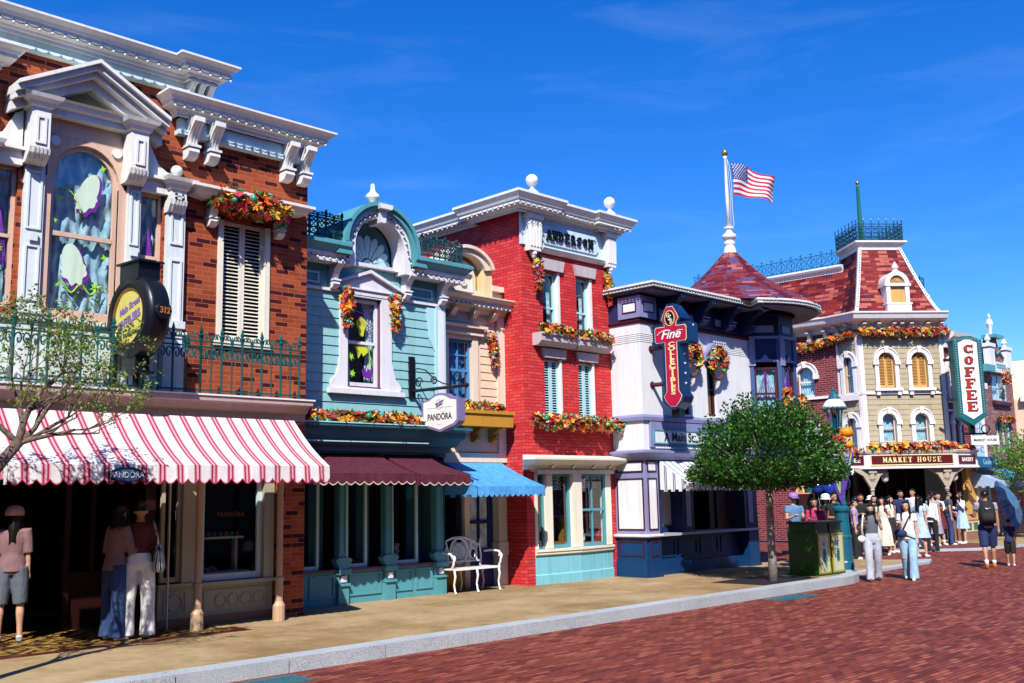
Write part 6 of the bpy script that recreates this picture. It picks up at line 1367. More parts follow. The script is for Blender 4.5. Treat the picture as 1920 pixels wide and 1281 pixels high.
# dormer
m = MB(F6); c = 1.48; m.box(c-.42, c+.42, -.5, .14, 7.60, 7.95); m.box(c-.40, c-.26, -.8, .10, 7.95, 8.62); m.box(c+.26, c+.40, -.8, .10, 7.95, 8.62); m.box(c-.46, c+.46, -.5, .13, 8.55, 8.64)
ring(m, c, 8.64, .27, .42, -1.0, .10, n=16, rz0=.28, rz1=.42); m.box(c-.45, c+.45, -.2, .16, 7.92, 7.97); m.build('dormer', MHW, b6)
m = MB(F6); m.lathe([(.12, 9.04), (.10, 9.10), (.07, 9.12), (.11, 9.17), (.10, 9.24), (.04, 9.36), (.002, 9.42)], c, .0, 10); m.build('dormer_finial', MHW, b6)
m = MB(F6); m.box(c-.26, c+.26, -.1, .02, 7.97, 8.55); m.prism(arc(c, 8.64, .27, 0, 180, 14), -.1, .0)
for k in range(9):
    a = R(10+20*k); m.prism([(c+.05*cos(a-.1), 8.66+.05*sin(a-.1)), (c+.25*cos(a-.09), 8.66+.25*sin(a-.09)), (c+.25*cos(a+.09), 8.66+.25*sin(a+.09)), (c+.05*cos(a+.1), 8.66+.05*sin(a+.1))], 0, .03)
for k in range(9): m.prism([(c-.24+k*.05, 8.0), (c-.22+k*.05, 8.0), (c-.0+min(.24, -.02+k*.05)-.0, 8.5), (c-.02+min(.24, -.02+k*.05), 8.5)], .02, .028)
m.build('dormer_panel', TANSH, b6)
# long mansard over the brick wing, with its cresting
m = MB(F6B)
for i in range(6):
    t0, t1 = i/6, (i+1)/6
    m.poly(((-.2, .35-1.1*t0**.75, 7.5+1.9*t0), (LB+.3, .35-1.1*t0**.75, 7.5+1.9*t0), (LB+.3, .35-1.1*t1**.75, 7.5+1.9*t1), (-.2, .35-1.1*t1**.75, 7.5+1.9*t1)))
m.build('wing_roof', SHIN6, b6)
m = MB(F6B); m.sweep([(0, 9.28), (.06, 9.29), (.08, 9.41), (.16, 9.46), (.20, 9.52), (.20, 9.58), (0, 9.60)], [(-1.2, -.78), (LB+.1, -.78)]); m.build('wing_cornice', MHW, b6)
m = MB(F6B)
for k in range(40): m.ball((-.1+k*(LB+.1)/40, -.71, 9.36), .02, 6)
m.build('wing_studs', DARKIRON, b6)
c7 = thing('iron_cresting', F6B(LB/2, -.9, 9.6), 'long teal ring patterned iron cresting along the red shingle ridge', 'iron railing', 'ornamental iron railings')
m = MB(F6B)
for z in (9.72, 10.14): m.box(-2.2, LB-.2, -1.01, -.99, z-.012, z+.012)
n = 15
for i in range(n+1):
    u = -2.2+(LB+2.0)*i/n; m.tube([(u, -1, 9.56), (u, -1, 10.20)], .012, 5)
    if i < n:
        c = u+(LB+2.0)/n/2; m.tube([(c+.15*cos(k*.52), -1, 9.93+.17*sin(k*.52)) for k in range(12)], .014, 5, closed=True); m.tube([(c-.12, -1, 9.81), (c+.12, -1, 10.05)], .010, 4); m.tube([(c+.12, -1, 9.81), (c-.12, -1, 10.05)], .010, 4); m.tube([(c, -1, 9.66), (c, -1, 10.28)], .012, 4); m.tube([(c-.08, -1, 10.23), (c+.08, -1, 10.23)], .012, 4)
m.build('crest_panel', TEALIRON, c7)
# rear mansard and cresting seen behind the tower's right shoulder
m = MB(F6); m.prism([(2.2, 7.5), (4.0, 7.0), (3.55, 8.5), (2.2, 8.5)], -3.2, -2.0); m.build('rear_roof', SHIN6, b6); m = MB(F6); m.box(2.2, 3.62, -3.3, -1.9, 8.5, 8.64); m.tube([(4.0, -1.98, 7.0), (3.57, -1.98, 8.5)], .06, 4); m.build('rear_cornice', MHW, b6)
iron_fence(F6, 2.5, 3.5, 8.64, .7, 'dark iron cresting behind the right shoulder of the tower', DARKIRON, 7, -2.0, True, dense=True)
# canopy over the entrance with sign boards, posts, lanterns
m = MB(F6); m.box(-.55, 2.40, .0, 1.30, 2.46, 2.94); m.prismz([(2.40, 0), (2.40, 1.30), (3.4, .75), (3.4, 0)], 2.40, 2.92); m.prismz([(-.55, 0), (-.55, 1.30), (-1.4, .6), (-1.4, 0)], 2.42, 2.92); m.build('canopy', MHW, b6)
m = MB(F6); m.sweep([(0, 2.88), (.04, 2.89), (.08, 2.96), (0, 2.98)], [(-1.4, .6), (-.55, 1.3), (2.40, 1.3), (3.4, .75)]); m.sweep([(0, 2.40), (.05, 2.41), (.05, 2.47), (0, 2.48)], [(-1.4, .6), (-.55, 1.3), (2.40, 1.3), (3.4, .75)]); m.build('canopy_moulding', MHW, b6)
ms_ = thing('market_sign', F6(.9, 1.32, 2.7), 'wide maroon sign board lettered Market House in gold over the entrance', 'sign')
MAR = paint('maroon_sign_paint', (.10, .008, .014), .4, .1)
m = MB(F6); m.box(-.42, 2.26, 1.30, 1.318, 2.54, 2.82); m.build('face', MAR, ms_); m = MB(F6); panel(m, -.45, 2.29, 2.51, 2.85, 1.30, .03, .03); m.build('frame', GOLD, ms_)
m = MB(F6); slab_text(m, 'MARKET', -.05, 1.34, 2.60, .165, .165, .19, 0, .02, .9); slab_text(m, 'HOUSE', 1.08, 1.34, 2.60, .165, .165, .19, 0, .02, .9); m.build('lettering', GOLD, ms_)
FL6 = Fr(F6(-1.4, .6, 0), -40+math.degrees(math.atan2(-.7, .85))*-1*-1); dl = F6(-.55, 1.3, 0)-F6(-1.4, .6, 0); FL6 = Fr(F6(-1.4, .6, 0), math.degrees(math.atan2(dl.y, dl.x)))
m = MB(FL6); m.box(.1, 1.0, .0, .02, 2.54, 2.82); cs = thing('coffee_board', FL6(.5, .02, 2.6), 'maroon board lettered Coffee, left of the market sign', 'sign'); m.build('face', MAR, cs); m = MB(FL6); add_text(m, 'COFFEE', .55, .03, 2.68, .2, 0, .004); m.build('lettering', WHITE, cs)
dr_ = F6(3.4, .75, 0)-F6(2.4, 1.3, 0); FR6 = Fr(F6(2.4, 1.3, 0), math.degrees(math.atan2(dr_.y, dr_.x)))
m = MB(FR6); m.box(.1, 1.0, .0, .02, 2.52, 2.80); cs = thing('bakery_board', FR6(.5, .02, 2.6), 'maroon board lettered Bakery, right of the market sign', 'sign'); m.build('face', MAR, cs); m = MB(FR6); add_text(m, 'BAKERY', .55, .03, 2.66, .17, 0, .004); m.build('lettering', WHITE, cs)
garland([F6(-.45, 1.2, 3.02), F6(.5, 1.25, 3.03), F6(1.5, 1.25, 3.05), F6(2.45, 1.2, 3.08)], .14, 'orange and yellow flower garland on top of the market canopy', 1.6, out=F6.w+Vector((0, 0, .6)), size=.06)
garland([F6(2.55, 1.0, 3.02), F6(3.3, .7, 2.98)], .13, 'darker flower garland on the right slope of the market canopy', 1.5, out=F6.w+Vector((0, 0, .6)), size=.055)
garland([F6(-.75, 1.1, 2.95), F6(-1.2, .75, 2.85)], .18, 'yellow flower bunch on the left slope of the market canopy', 1.5, out=F6.w+Vector((0, 0, .6)), size=.06)
for u in (-.38, 2.08):
    m = MB(F6); m.lathe([(.11, .06), (.11, .5), (.07, .56), (.06, .7), (.055, 1.7), (.08, 1.75), (.06, 1.8), (.07, 2.0), (.12, 2.1), (.12, 2.3)], u, 1.15, 10); m.box(u-.13, u+.13, 1.0, 1.28, 2.28, 2.46)
    for s in (-1, 1): m.prism([(u, 1.75), (u+s*.08, 1.85), (u+s*.28, 2.2), (u+s*.55, 2.36), (u+s*.55, 2.46), (u, 2.46)], 1.08, 1.20)
    m.build('post', paint('stone_post_paint', (.42, .36, .28), .5, .1), b6)  # cream posts, darkened in the colour for the shade under the canopy
for u in (.15, 2.45):
    ln = thing('hanging_lantern', F6(u, .7, 2.1), 'cream glass lantern hanging under the market canopy, '+('left of the doorway' if u < 1 else 'right of the doorway'), 'lantern', 'lanterns under the market canopy')
    m = MB(F6); m.tube([(u, .95, 2.46), (u, .95, 2.34)], .012, 5); m.lathe([(.02, 2.34), (.12, 2.30), (.13, 2.27), (.02, 2.27)], u, .95, 8); m.build('cap', MHW, ln); m = MB(F6); m.lathe([(.11, 2.27), (.125, 2.12), (.09, 2.03), (.02, 1.98)], u, .95, 8); m.build('glass', paint('milk_glass', (.75, .72, .62), .3, .03), ln)
m = MB(F6); m.box(-1.2, 3.6, -2.4, -2.3, .06, 2.7); m.box(-1.2, 3.6, -2.4, .0, 2.6, 2.7); m.build('interior', DARK, b6)
m = MB(F6); m.box(-.3, -.2, -.5, -.2, .06, 2.6); m.box(2.9, 3.2, -.5, .0, .06, 2.6); m.box(.95, 1.0, -.8, -.7, .06, 2.4); m.box(1.6, 1.66, -.8, -.7, .06, 2.4); m.build('door_frame', DARKWOOD, b6)
m = MB(F6R); m.box(.05, .40, -.1, .05, .7, 2.45); m.box(.9, 1.55, -.1, .05, .7, 2.45); m.build('shop_panel', TANSH, b6); m = MB(F6R); m.box(.0, 1.6, -.2, .08, .06, .25); m.box(0, 1.6, -.2, .05, .25, .7); m.build('bulkhead', BROWN, b6)
m = MB(F6R)
for k in range(3): panel(m, .06+k*.5, .5+k*.5, .32, .64, .05, .03, .015, 0, 1)
m.build('bulkhead_panel', [CREAMT, paint('green_panel_paint', (.06, .16, .07), .5)], b6)
m = MB(F6R); m.box(.4, .9, -.12, -.1, .7, 2.45); m.build('pane', GLASSD, b6); m = MB(F6R); m.box(1.56, 1.64, -.1, .10, .3, 2.45); m.build('corner_strip', CREAMW, b6)
# coffee blade sign
cf = thing('coffee_sign', F6(3.0, 1.1, 5.2), 'tall white blade sign with green frame lettered Coffee in red', 'sign')
FC = Fr(F6(3.04, 1.2, 0), -43)
def outl(e): return [(-.45-e, 4.02-e*.6), (0, 3.72-e*1.1), (.45+e, 4.02-e*.6), (.47+e, 6.50), (.30+e*.8, 6.55+e), (.15, 6.62+e*1.1), (-.15, 6.62+e*1.1), (-.30-e*.8, 6.55+e), (-.47-e, 6.50)]
GRN = paint('bottle_green_frame', (.012, .12, .13), .4, .1)
m = MB(FC); m.prism(outl(0), -.18, .18); m.build('case', GRN, cf)
m = MB(FC); m.prism([(-.31, 4.12), (0, 3.93), (.31, 4.12), (.31, 6.40), (.2, 6.45), (.1, 6.5), (-.1, 6.5), (-.2, 6.45), (-.31, 6.40)], .18, .19); m.build('face', WHITE, cf)
m = MB(FC)
for i, ch in enumerate('COFFEE'): slab(m, ch, -.195, .23, 6.06-i*.372, .29, .54, 0, .04, 1.05)
m.build('lettering', paint('brick_red_letters', (.36, .03, .015), .45, .1), cf)
m = MB(FC)
for s in (-1, 1):
    for k in range(30): m.ball((s*.385, .19, 4.15+k*.08), .017, 6)
for k in range(9): m.ball((-.36+k*.09, .19, 6.49+.06*(1-abs(k-4)/4)), .017, 6)
m.build('bulbs', BULB, cf); m = MB(FC); m.box(-.08, .08, -.08, .08, 3.5, 3.74); m.box(-.3, .5, -.03, .03, 3.44, 3.50); m.tube([(-.6, -.3, 5.9), (-.3, -.1, 5.9)], .05, 6); m.tube([(-.6, -.3, 4.6), (-.3, -.1, 4.6)], .05, 6)
for c in (.45,): m.tube([(c+.13*cos(k*.4), 0, 3.62+.13*sin(k*.4)) for k in range(16)], .02, 6, closed=True)
m.tube([(-.25+.08*cos(k*.6), 0, 3.58+.08*sin(k*.6)) for k in range(8)], .014, 5); m.build('mount', BLACKM, cf)
mh = thing('small_sign', FC(.4, 0, 3.3), 'small white hanging board lettered Market House below the coffee sign', 'sign'); m = MB(FC); m.box(-.05, .85, -.025, .025, 3.12, 3.40); m.build('board', WHITE, mh); m = MB(FC); add_text(m, 'MARKET HOUSE', .40, .032, 3.26, .12, 0, .003, sx=.85); m.build('lettering', BLACKM, mh)
m = MB(FC)
for u in (.05, .75): m.tube([(u, 0, 3.40), (u, 0, 3.46)], .01, 5)
m.build('hangers', BLACKM, mh)

# ================================================================== far shops along the street
F7 = Fr((0, 13.9, 0), 0)
LTB = paint('light_blue_clapboard', (.42, .56, .72), .5, .05); MUD = brick('plum_brick', [(0, (.22, .085, .085)), (.4, (.28, .12, .11)), (.7, (.17, .06, .075)), (.9, (.34, .2, .18))], (.3, .22, .22), .22, .07, .006, .75, .5, .004, .2)
b7 = thing('blue_clapboard_shop', (36.7, 13.9, .06), 'narrow light blue clapboard shop behind the coffee sign', 'building')
m = MB(F7); m.boards(35.98, 37.4, 2.5, 5.6, [(36.5, 37.0, 3.1, 4.6)], 0, .16, .014); m.box(36.0, 37.4, -6, -.02, .06, 5.6); m.build('wall', LTB, b7); window(F7, b7, 36.5, 37.0, 3.1, 4.6, -.01, WHITE, .05, True, cm=LACE, back=False); m = MB(F7); m.box(35.96, 37.42, 0, .25, 5.2, 5.4); m.box(35.96, 36.1, 0, .05, 2.4, 5.2); m.box(37.28, 37.42, 0, .05, 2.4, 5.2); m.build('trim', WHITE, b7)
sb = thing('blue_shop_board', F7(36.5, .5, 2.7), 'blue fascia board lettered Centennial beside the market canopy', 'sign'); m = MB(F7); m.box(35.2, 37.3, .1, .6, 2.42, 2.78); m.build('board', paint('blue_board_paint', (.02, .14, .34), .4), sb)
sb['label'] = 'blue fascia board with pale script beside the market canopy'
m = MB(F7); add_text(m, 'Cookies · Cakes', 36.25, .612, 2.6, .25, 0, .004, .2); m.build('lettering', paint('pale_blue_script', (.25, .5, .7)), sb)
m = MB(F7); m.box(35.98, 37.4, -.3, .0, .06, .6); m.box(36.0, 36.12, -.2, .05, .06, 2.4); m.box(37.2, 37.4, -.2, .05, .06, 2.4); m.build('shopfront', AQUA, b7)
LBC = cloth('pale_blue_canvas', (.36, .50, .74), (.42, .56, .8), .8, .15)
awning(F7, 35.7, 37.5, 2.42, 1.95, 1.05, .2, 'pale blue canvas awning with fringe beyond the market house', LBC, .0, None, .12, sag=.05)
TUR = cloth('turquoise_canvas', (.02, .26, .5), (.03, .3, .55), .8, .1)
awning(F7, 37.9, 40.3, 2.4, 1.9, 1.1, .2, 'turquoise awning behind the small right hand tree', TUR, .0, None, .14)
b8 = thing('plum_brick_shop', (39, 13.9, .06), 'plum brick shop with stepped gable, white piers and a statue finial', 'building')
m = MB(F7); m.wall(37.42, 40.6, .06, 6.1, [(38.5, 39.95, 4.9, 5.85), (38.5, 38.85, 3.0, 4.1), (39.05, 39.4, 3.0, 4.1), (39.6, 39.95, 3.0, 4.1)], 0, 0, .15); m.prism([(38.35, 6.1), (40.3, 6.1), (40.3, 6.5), (39.9, 6.55), (39.5, 6.85), (39.35, 7.2), (38.9, 7.2), (38.75, 6.85), (38.6, 6.6), (38.35, 6.5)], -.3, 0); m.build('wall', MUD, b8)
m = MB(F7); m.box(37.45, 40.55, -6, -.2, .06, 6.0); m.build('shell', DARK, b8)
m = MB(F7)
for a, b in ((38.25, 38.7), (39.85, 40.35)): m.box(a, b, -.1, .14, 5.95, 6.9); m.box(a-.05, b+.05, -.1, .18, 6.82, 6.95); m.lathe([(.10, 6.95), (.05, 7.02), (.12, 7.1), (.02, 7.3)], (a+b)/2, .0, 8)
m.box(38.7, 39.85, 0, .12, 6.0, 6.30); m.box(38.2, 40.4, 0, .18, 5.9, 5.97); m.lathe([(.12, 7.3), (.06, 7.4), (.08, 7.6), (.13, 7.75), (.10, 7.9), (.04, 7.95), (.07, 8.05), (.002, 8.15)], 39.1, -.1, 8); m.build('stonework', OFFW, b8)
m = MB(F7); m.box(37.4, 38.2, 0, .30, 5.85, 6.1); m.box(38.7, 39.6, -.3, .2, 7.2, 7.32); m.tube([(38.72, .05, 6.62), (38.95, .05, 6.75), (39.15, .05, 6.60), (39.4, .05, 6.75), (39.8, .05, 6.5)], .035, 6); m.build('gable_trim', TEALM, b8)
m = MB(F7)
for r in range(2):
    for q in range(8): m.box(38.80+q*.115+.04*r, 38.885+q*.115+.04*r, .12, .13, 6.16-r*.10, 6.235-r*.10)
m.build('lettering', TEALM, b8)
b8_ = None
for a, b, c, d in ((38.5, 39.95, 4.9, 5.85), (38.5, 38.85, 3.0, 4.1), (39.05, 39.4, 3.0, 4.1), (39.6, 39.95, 3.0, 4.1)): window(F7, b8, a, b, c, d, -.04, TEALL, .07, True, 1 if b-a > 1 else 0, cm=LACE, folds=6)
m = MB(F7); m.box(38.4, 40.05, 0, .12, 4.72, 4.84); m.build('window_sill', WINE, b8)
garland([(39.2, .2, 6.0), (39.2, .25, 5.75), (39.25, .2, 5.45)], [.16, .18, .08], 'flower cluster above the plum brick window', 1.2, F7, size=.08)
for k, u in enumerate((38.68, 39.22, 39.78)): garland([(u-.12, .12, 4.18), (u+.12, .12, 4.22)], .10, ('left', 'middle', 'right')[k]+' of three small flower bunches above the plum arches', 1.2, F7, size=.06)
b9 = thing('gabled_shop', (42.5, 13.9, .06), 'far gabled shop with white scalloped bargeboards at the right edge', 'building')
m = MB(F7); m.prism([(40.62, .06), (45, .06), (45, 5.0), (42.8, 6.7), (40.62, 5.0)], -5, .3); m.build('wall', CREAM, b9)
m = MB(F7); m.prism([(40.4, 4.9), (42.8, 6.8), (45.2, 4.9), (45.2, 5.15), (42.8, 7.05), (40.4, 5.15)], .3, .5)
for k in range(8): m.lathe([(.10, 4.75+k*.22), (.12, 4.85+k*.22), (.02, 4.95+k*.22)], 40.7+k*.28, .4, 8)
m.build('bargeboard', WHITE, b9); m = MB(F7); m.box(41.0, 41.5, .3, .34, 3.0, 4.4); m.build('window', TEALM, b9); m = MB(F7); m.box(41.3, 41.8, -1.5, -1.0, 6.0, 7.2); m.box(41.2, 41.9, -1.6, -.9, 7.2, 7.35); m.build('chimney', REDB, b9)
garland([(40.9, .5, 4.9), (41.4, .55, 4.4), (41.9, .5, 4.0)], .14, 'drooping flower garland on the gabled shop at the right edge', 1.2, F7, size=.08)
b10 = thing('far_terrace', (50, 13.9, .06), 'row of pale shopfronts far down the street at the right edge', 'building')
m = MB(F7); m.box(45.1, 62, -5, .2, .06, 5.5); m.build('wall', LTB, b10); m = MB(F7); m.box(45.1, 62, .2, .6, 5.2, 5.6); m.build('cornice', WHITE, b10)
# ================================================================== trees
random.seed(5)
def bark(name, a, b):
    t = NT(name); v = t.obj(); mp_ = t.n('Mapping'); mp_.inputs['Scale'].default_value = (6, 6, 1.6); t.l(v, mp_.inputs[0]); n = t.noise(mp_.outputs[0], 6, 6, .7)
    t.l(t.ramp(n, [(.32, a), (.68, b)]), t.b.inputs['Base Color']); t.b.inputs['Roughness'].default_value = .9; t.bump(n, .02, .8); MATS[name] = t.m; return t.m
BARK1 = bark('branch_bark', (.05, .03, .02), (.22, .16, .12)); BARK2 = bark('pale_bark', (.09, .07, .06), (.34, .30, .26))
LEAF1 = palette('young_leaves', [(.10, .24, .02), (.16, .32, .03), (.07, .16, .02), (.22, .36, .05), (.30, .22, .03)], .5, .35)
LEAF2 = palette('round_tree_leaves', [(.021, .10, .006), (.012, .060, .005), (.042, .155, .010), (.016, .080, .008), (.068, .215, .016), (.008, .040, .005)], .42, .22)
LEAF3 = palette('light_tree_leaves', [(.12, .28, .03), (.18, .36, .04), (.08, .2, .02), (.25, .42, .06)], .45, .35)
tr = thing('bare_tree', (3.25, 10.35, .15), 'gnarled half bare tree with sparse young leaves at the left edge', 'tree')
wd, lv = MB(ID), MB(ID)
def grow(p, d, ln, r, depth):
    pts, rs = [p.copy()], [r]; q = p.copy(); d = d.normalized(); n = 5
    for i in range(n):
        d = (d+Vector((rnd(-1, 1), rnd(-1, 1), rnd(-.8, .9)))*.20).normalized(); q = q+d*(ln/n); pts.append(q.copy()); rs.append(r*(1-.42*(i+1)/n))
    wd.tube(pts, rs, 7 if depth < 2 else (5 if depth < 4 else 4))
    if depth >= 2:
        for k in range(3 if depth < 4 else 4):
            if random.random() < (.2 if depth < 4 else .42):
                b = random.choice(pts[1:]); 
                for _ in range(random.choice((1, 2, 3))): leaf(lv, b+Vector((rnd(-.03, .03), rnd(-.03, .03), rnd(-.01, .04))), Vector((rnd(-1, 1), rnd(-1, 1), rnd(-.2, 1))), rnd(.025, .05), rnd(.008, .014))
    if depth >= 7: return
    nb = 3 if depth in (0, 1, 2) else 2
    for k in range(nb):
        j = random.randint(2, n) if k else n
        side = Vector((rnd(-1, 1), rnd(-1, 1), rnd(-.25, .85)))
        nd = (d*.75+side*.85).normalized()
        if nd.z < -.15: nd.z = abs(nd.z)*.3
        grow(pts[j], nd, ln*rnd(.62, .84), rs[j]*.68, depth+1)
wd.tube([(3.05, 10.35, .1), (3.08, 10.36, .5), (3.14, 10.38, 1.1), (3.24, 10.42, 1.7), (3.42, 10.46, 2.12), (3.66, 10.5, 2.42)], [.10, .08, .07, .064, .058, .052], 10)
for d, l, r in (((.8, .1, .75), .56, .040), ((.15, .3, 1), .60, .05), ((.8, -.25, .45), .52, .032), ((-.6, .2, .9), .55, .04), ((.5, .6, .9), .6, .04)): grow(Vector((3.66, 10.5, 2.40)), Vector(d), l, r*.8, 1)
grow(Vector((3.24, 10.42, 1.72)), Vector((-.3, -.2, .9)), .6, .04, 1)
grow(Vector((3.66, 10.5, 2.40)), Vector((.7, .05, .45)), .52, .026, 2)
wd.build('trunk', BARK1, tr, smooth=True); lv.build('crown', LEAF1, tr)

def bushy(root, c, R_, n, size, wdm, lm, flat=.55, seed=1, lump=.22, inner=.25, taper=0):
    """crown of leaf sprays set on lumpy shells, gaps left between the clumps"""
    random.seed(seed); lv = MB(ID); cl = []
    for i in range(n):
        z = rnd(-1, 1); a = rnd(0, 2*pi); s = math.sqrt(1-z*z); d = Vector((s*cos(a), s*sin(a), z))
        lum = 1+lump*(sin(3*a+seed)*.5+sin(5*a+2*z*3)*.35+sin(4*z+2*a)*.4)
        rr = (1-inner*random.random()**1.5)*lum
        p = Vector((d.x*R_[0]*rr*(1-taper*max(0, d.z)), d.y*R_[1]*rr*(1-taper*max(0, d.z)), d.z*R_[2]*rr*(flat if d.z < 0 else 1)))
        cl.append((c+p, d))
    for p, d in cl:
        dd = (d+Vector((rnd(-.5, .5), rnd(-.5, .5), rnd(-.2, .5)))).normalized(); k = random.randint(10, 16)
        for _ in range(k):
            o = Vector((rnd(-1, 1), rnd(-1, 1), rnd(-1, 1)))*size*1.5
            leaf(lv, p+o, (dd+Vector((rnd(-.9, .9), rnd(-.9, .9), rnd(-.7, .8)))), size*rnd(.7, 1.3), size*rnd(.26, .4))
    lv.build('crown', lm, root)
rt_ = thing('round_tree', (16.97, 10.30, .15), 'round clipped dark green tree on a slim pale trunk', 'tree')
m = MB(ID); m.tube([(16.97, 10.30, .1), (16.98, 10.30, .6), (16.96, 10.29, 1.1), (17.0, 10.3, 1.6), (17.02, 10.32, 1.95)], [.10, .075, .068, .065, .07], 10)
for k in range(9):
    a = k*.7; m.tube([(17.0, 10.3, 1.75+.03*k), (17.0+.35*cos(a), 10.3+.35*sin(a), 2.05), (17.0+.85*cos(a), 10.3+.85*sin(a), 2.35+.1*(k % 3)), (17+1.2*cos(a), 10.3+1.2*sin(a), 2.55+.12*(k % 3))], [.045, .03, .018, .006], 6)
m.build('trunk', BARK2, rt_, smooth=True)
bushy(rt_, Vector((17.0, 10.28, 2.22)), (1.44, 1.44, 1.20), 2400, .064, None, LEAF2, .26, 3, .15, .5, .10)
sm = thing('small_tree', (36.6, 12.3, .06), 'small light green tree at the right edge in front of the turquoise awning', 'tree')
m = MB(ID); m.tube([(36.6, 12.3, .0), (36.62, 12.3, 1.0), (36.6, 12.32, 1.9)], [.09, .07, .06], 8)
for k in range(7):
    a = k*.9; m.tube([(36.6, 12.3, 1.6+.05*k), (36.6+.4*cos(a), 12.3+.4*sin(a), 2.2), (36.6+.8*cos(a), 12.3+.8*sin(a), 2.7+.1*(k % 3))], [.04, .025, .008], 5)
m.build('trunk', BARK2, sm, smooth=True); bushy(sm, Vector((36.6, 12.3, 2.55)), (1.05, 1.05, 1.05), 420, .085, None, LEAF3, .8, 9, .3, .75)

# ================================================================== street furniture
lp = thing('street_lamp', (20.2, 10.55, .15), 'teal fluted street lamp with purple banner and pumpkins at the kerb corner', 'street lamp')
FL = Fr((20.2, 10.55, 0), -45); TEALP = paint('teal_lamp_paint', (.010, .11, .17), .38, .12)
m = MB(FL); m.lathe([(.19, .15), (.19, .30), (.175, .33), (.17, .78), (.18, .80), (.18, .83), (.155, .86), (.135, 1.30), (.15, 1.33), (.17, 1.36), (.17, 1.42), (.12, 1.46), (.13, 1.50), (.085, 1.56)], 0, 0, 16); m.build('base', TEALP, lp)
m = MB(FL); m.lathe([(.08, 1.55), (.07, 2.0), (.058, 2.75), (.08, 2.78), (.08, 2.82), (.055, 2.85), (.06, 2.98), (.12, 3.04), (.14, 3.08)], 0, 0, 14); m.build('shaft', TEALP, lp, smooth=False)
m = MB(FL); m.lathe([(.125, 3.09), (.165, 3.52), (.16, 3.525)], 0, 0, 8); m.build('lantern_glass', glass('lantern_glass', (.75, .8, .85), .25), lp)
m = MB(FL)
for k in range(8):
    a = 2*pi*k/8; m.tube([(.128*cos(a), .128*sin(a), 3.08), (.17*cos(a), .17*sin(a), 3.53)], .012, 4)
m.lathe([(.05, 3.09), (.04, 3.3), (.055, 3.32), (.02, 3.4)], 0, 0, 8); m.build('lantern_frame', TEALP, lp)
m = MB(FL); m.lathe([(.235, 3.50), (.245, 3.54), (.225, 3.58), (.17, 3.66), (.10, 3.70)], 0, 0, 16); m.build('lantern_top', WHITE, lp, smooth=True)
m = MB(FL)
for k in range(16): m.ball((.237*cos(k*pi/8), .237*sin(k*pi/8), 3.50), .034, 6)
m.lathe([(.11, 3.69), (.12, 3.72), (.09, 3.80), (.05, 3.84), (.03, 3.86), (.035, 3.90), (.002, 3.95)], 0, 0, 10); m.build('cap', TEALP, lp)
VIO = cloth('violet_banner', (.06, .02, .20), (.09, .03, .27)); LGR = cloth('lime_banner', (.26, .5, .05)); LLC = cloth('lilac_banner', (.34, .24, .62))
m = MB(FL); m.prism([(-.34, 2.55), (.30, 2.55), (.12, 1.95), (-.02, 1.46), (-.14, 1.80)], .15, .165, 0); m.build('banner', VIO, lp)
m = MB(FL); m.prism([(-.22, 2.54), (-.06, 2.54), (-.06, 2.0)], .166, .172, 1); m.prism([(.04, 2.54), (.20, 2.54), (.07, 2.1)], .166, .172, 1)
for a, b in (((-.27, 2.54), (-.05, 1.72)), ((-.03, 2.54), (-.05, 1.76)), ((.02, 2.54), (.05, 1.98)), ((.24, 2.54), (.09, 2.0))): m.prism([(a[0]-.012, a[1]), (a[0]+.012, a[1]), (b[0]+.012, b[1]), (b[0]-.012, b[1])], .1725, .176, 0)
m.build('banner_stripes', [LGR, LLC], lp)
PUMP = paint('pumpkin_orange', (.75, .26, .01), .4, .12)
def pumpkin(u, w, z, r, lb):
    t = thing('pumpkin', FL(u, w, z), lb, 'pumpkin', 'pumpkins on the street lamp'); m = MB(FL); n = 24; rings = []
    for j in range(1, 8):
        a = pi*j/8; rings.append([m.P((u+r*sin(a)*cos(2*pi*i/n)*(1+.07*cos(8*2*pi*i/n)), w+r*sin(a)*sin(2*pi*i/n)*(1+.07*cos(8*2*pi*i/n)), z-r*.85*cos(a))) for i in range(n)])
    for A, B in zip(rings, rings[1:]):
        for i in range(n): m.face((A[i], A[(i+1) % n], B[(i+1) % n], B[i]))
    m.face(rings[0][::-1]); m.face(rings[-1]); m.build('fruit', PUMP, t, smooth=True); m = MB(FL); m.tube([(u, w, z+r*.75), (u+.01, w, z+r*1.05), (u+.03, w, z+r*1.15)], [.02, .014, .016], 6); m.build('stem', DARKIRON, t)
pumpkin(.16, .18, 2.98, .14, 'larger orange pumpkin on the lamp post under the lantern'); pumpkin(.20, .16, 2.72, .10, 'smaller orange pumpkin lower on the lamp post')
garland([FL(-.05, .16, 2.95), FL(.02, .18, 2.75), FL(-.1, .16, 2.6)], .11, 'flower bunch tied to the street lamp beside the pumpkins', 1.2, out=FL.w, size=.05)
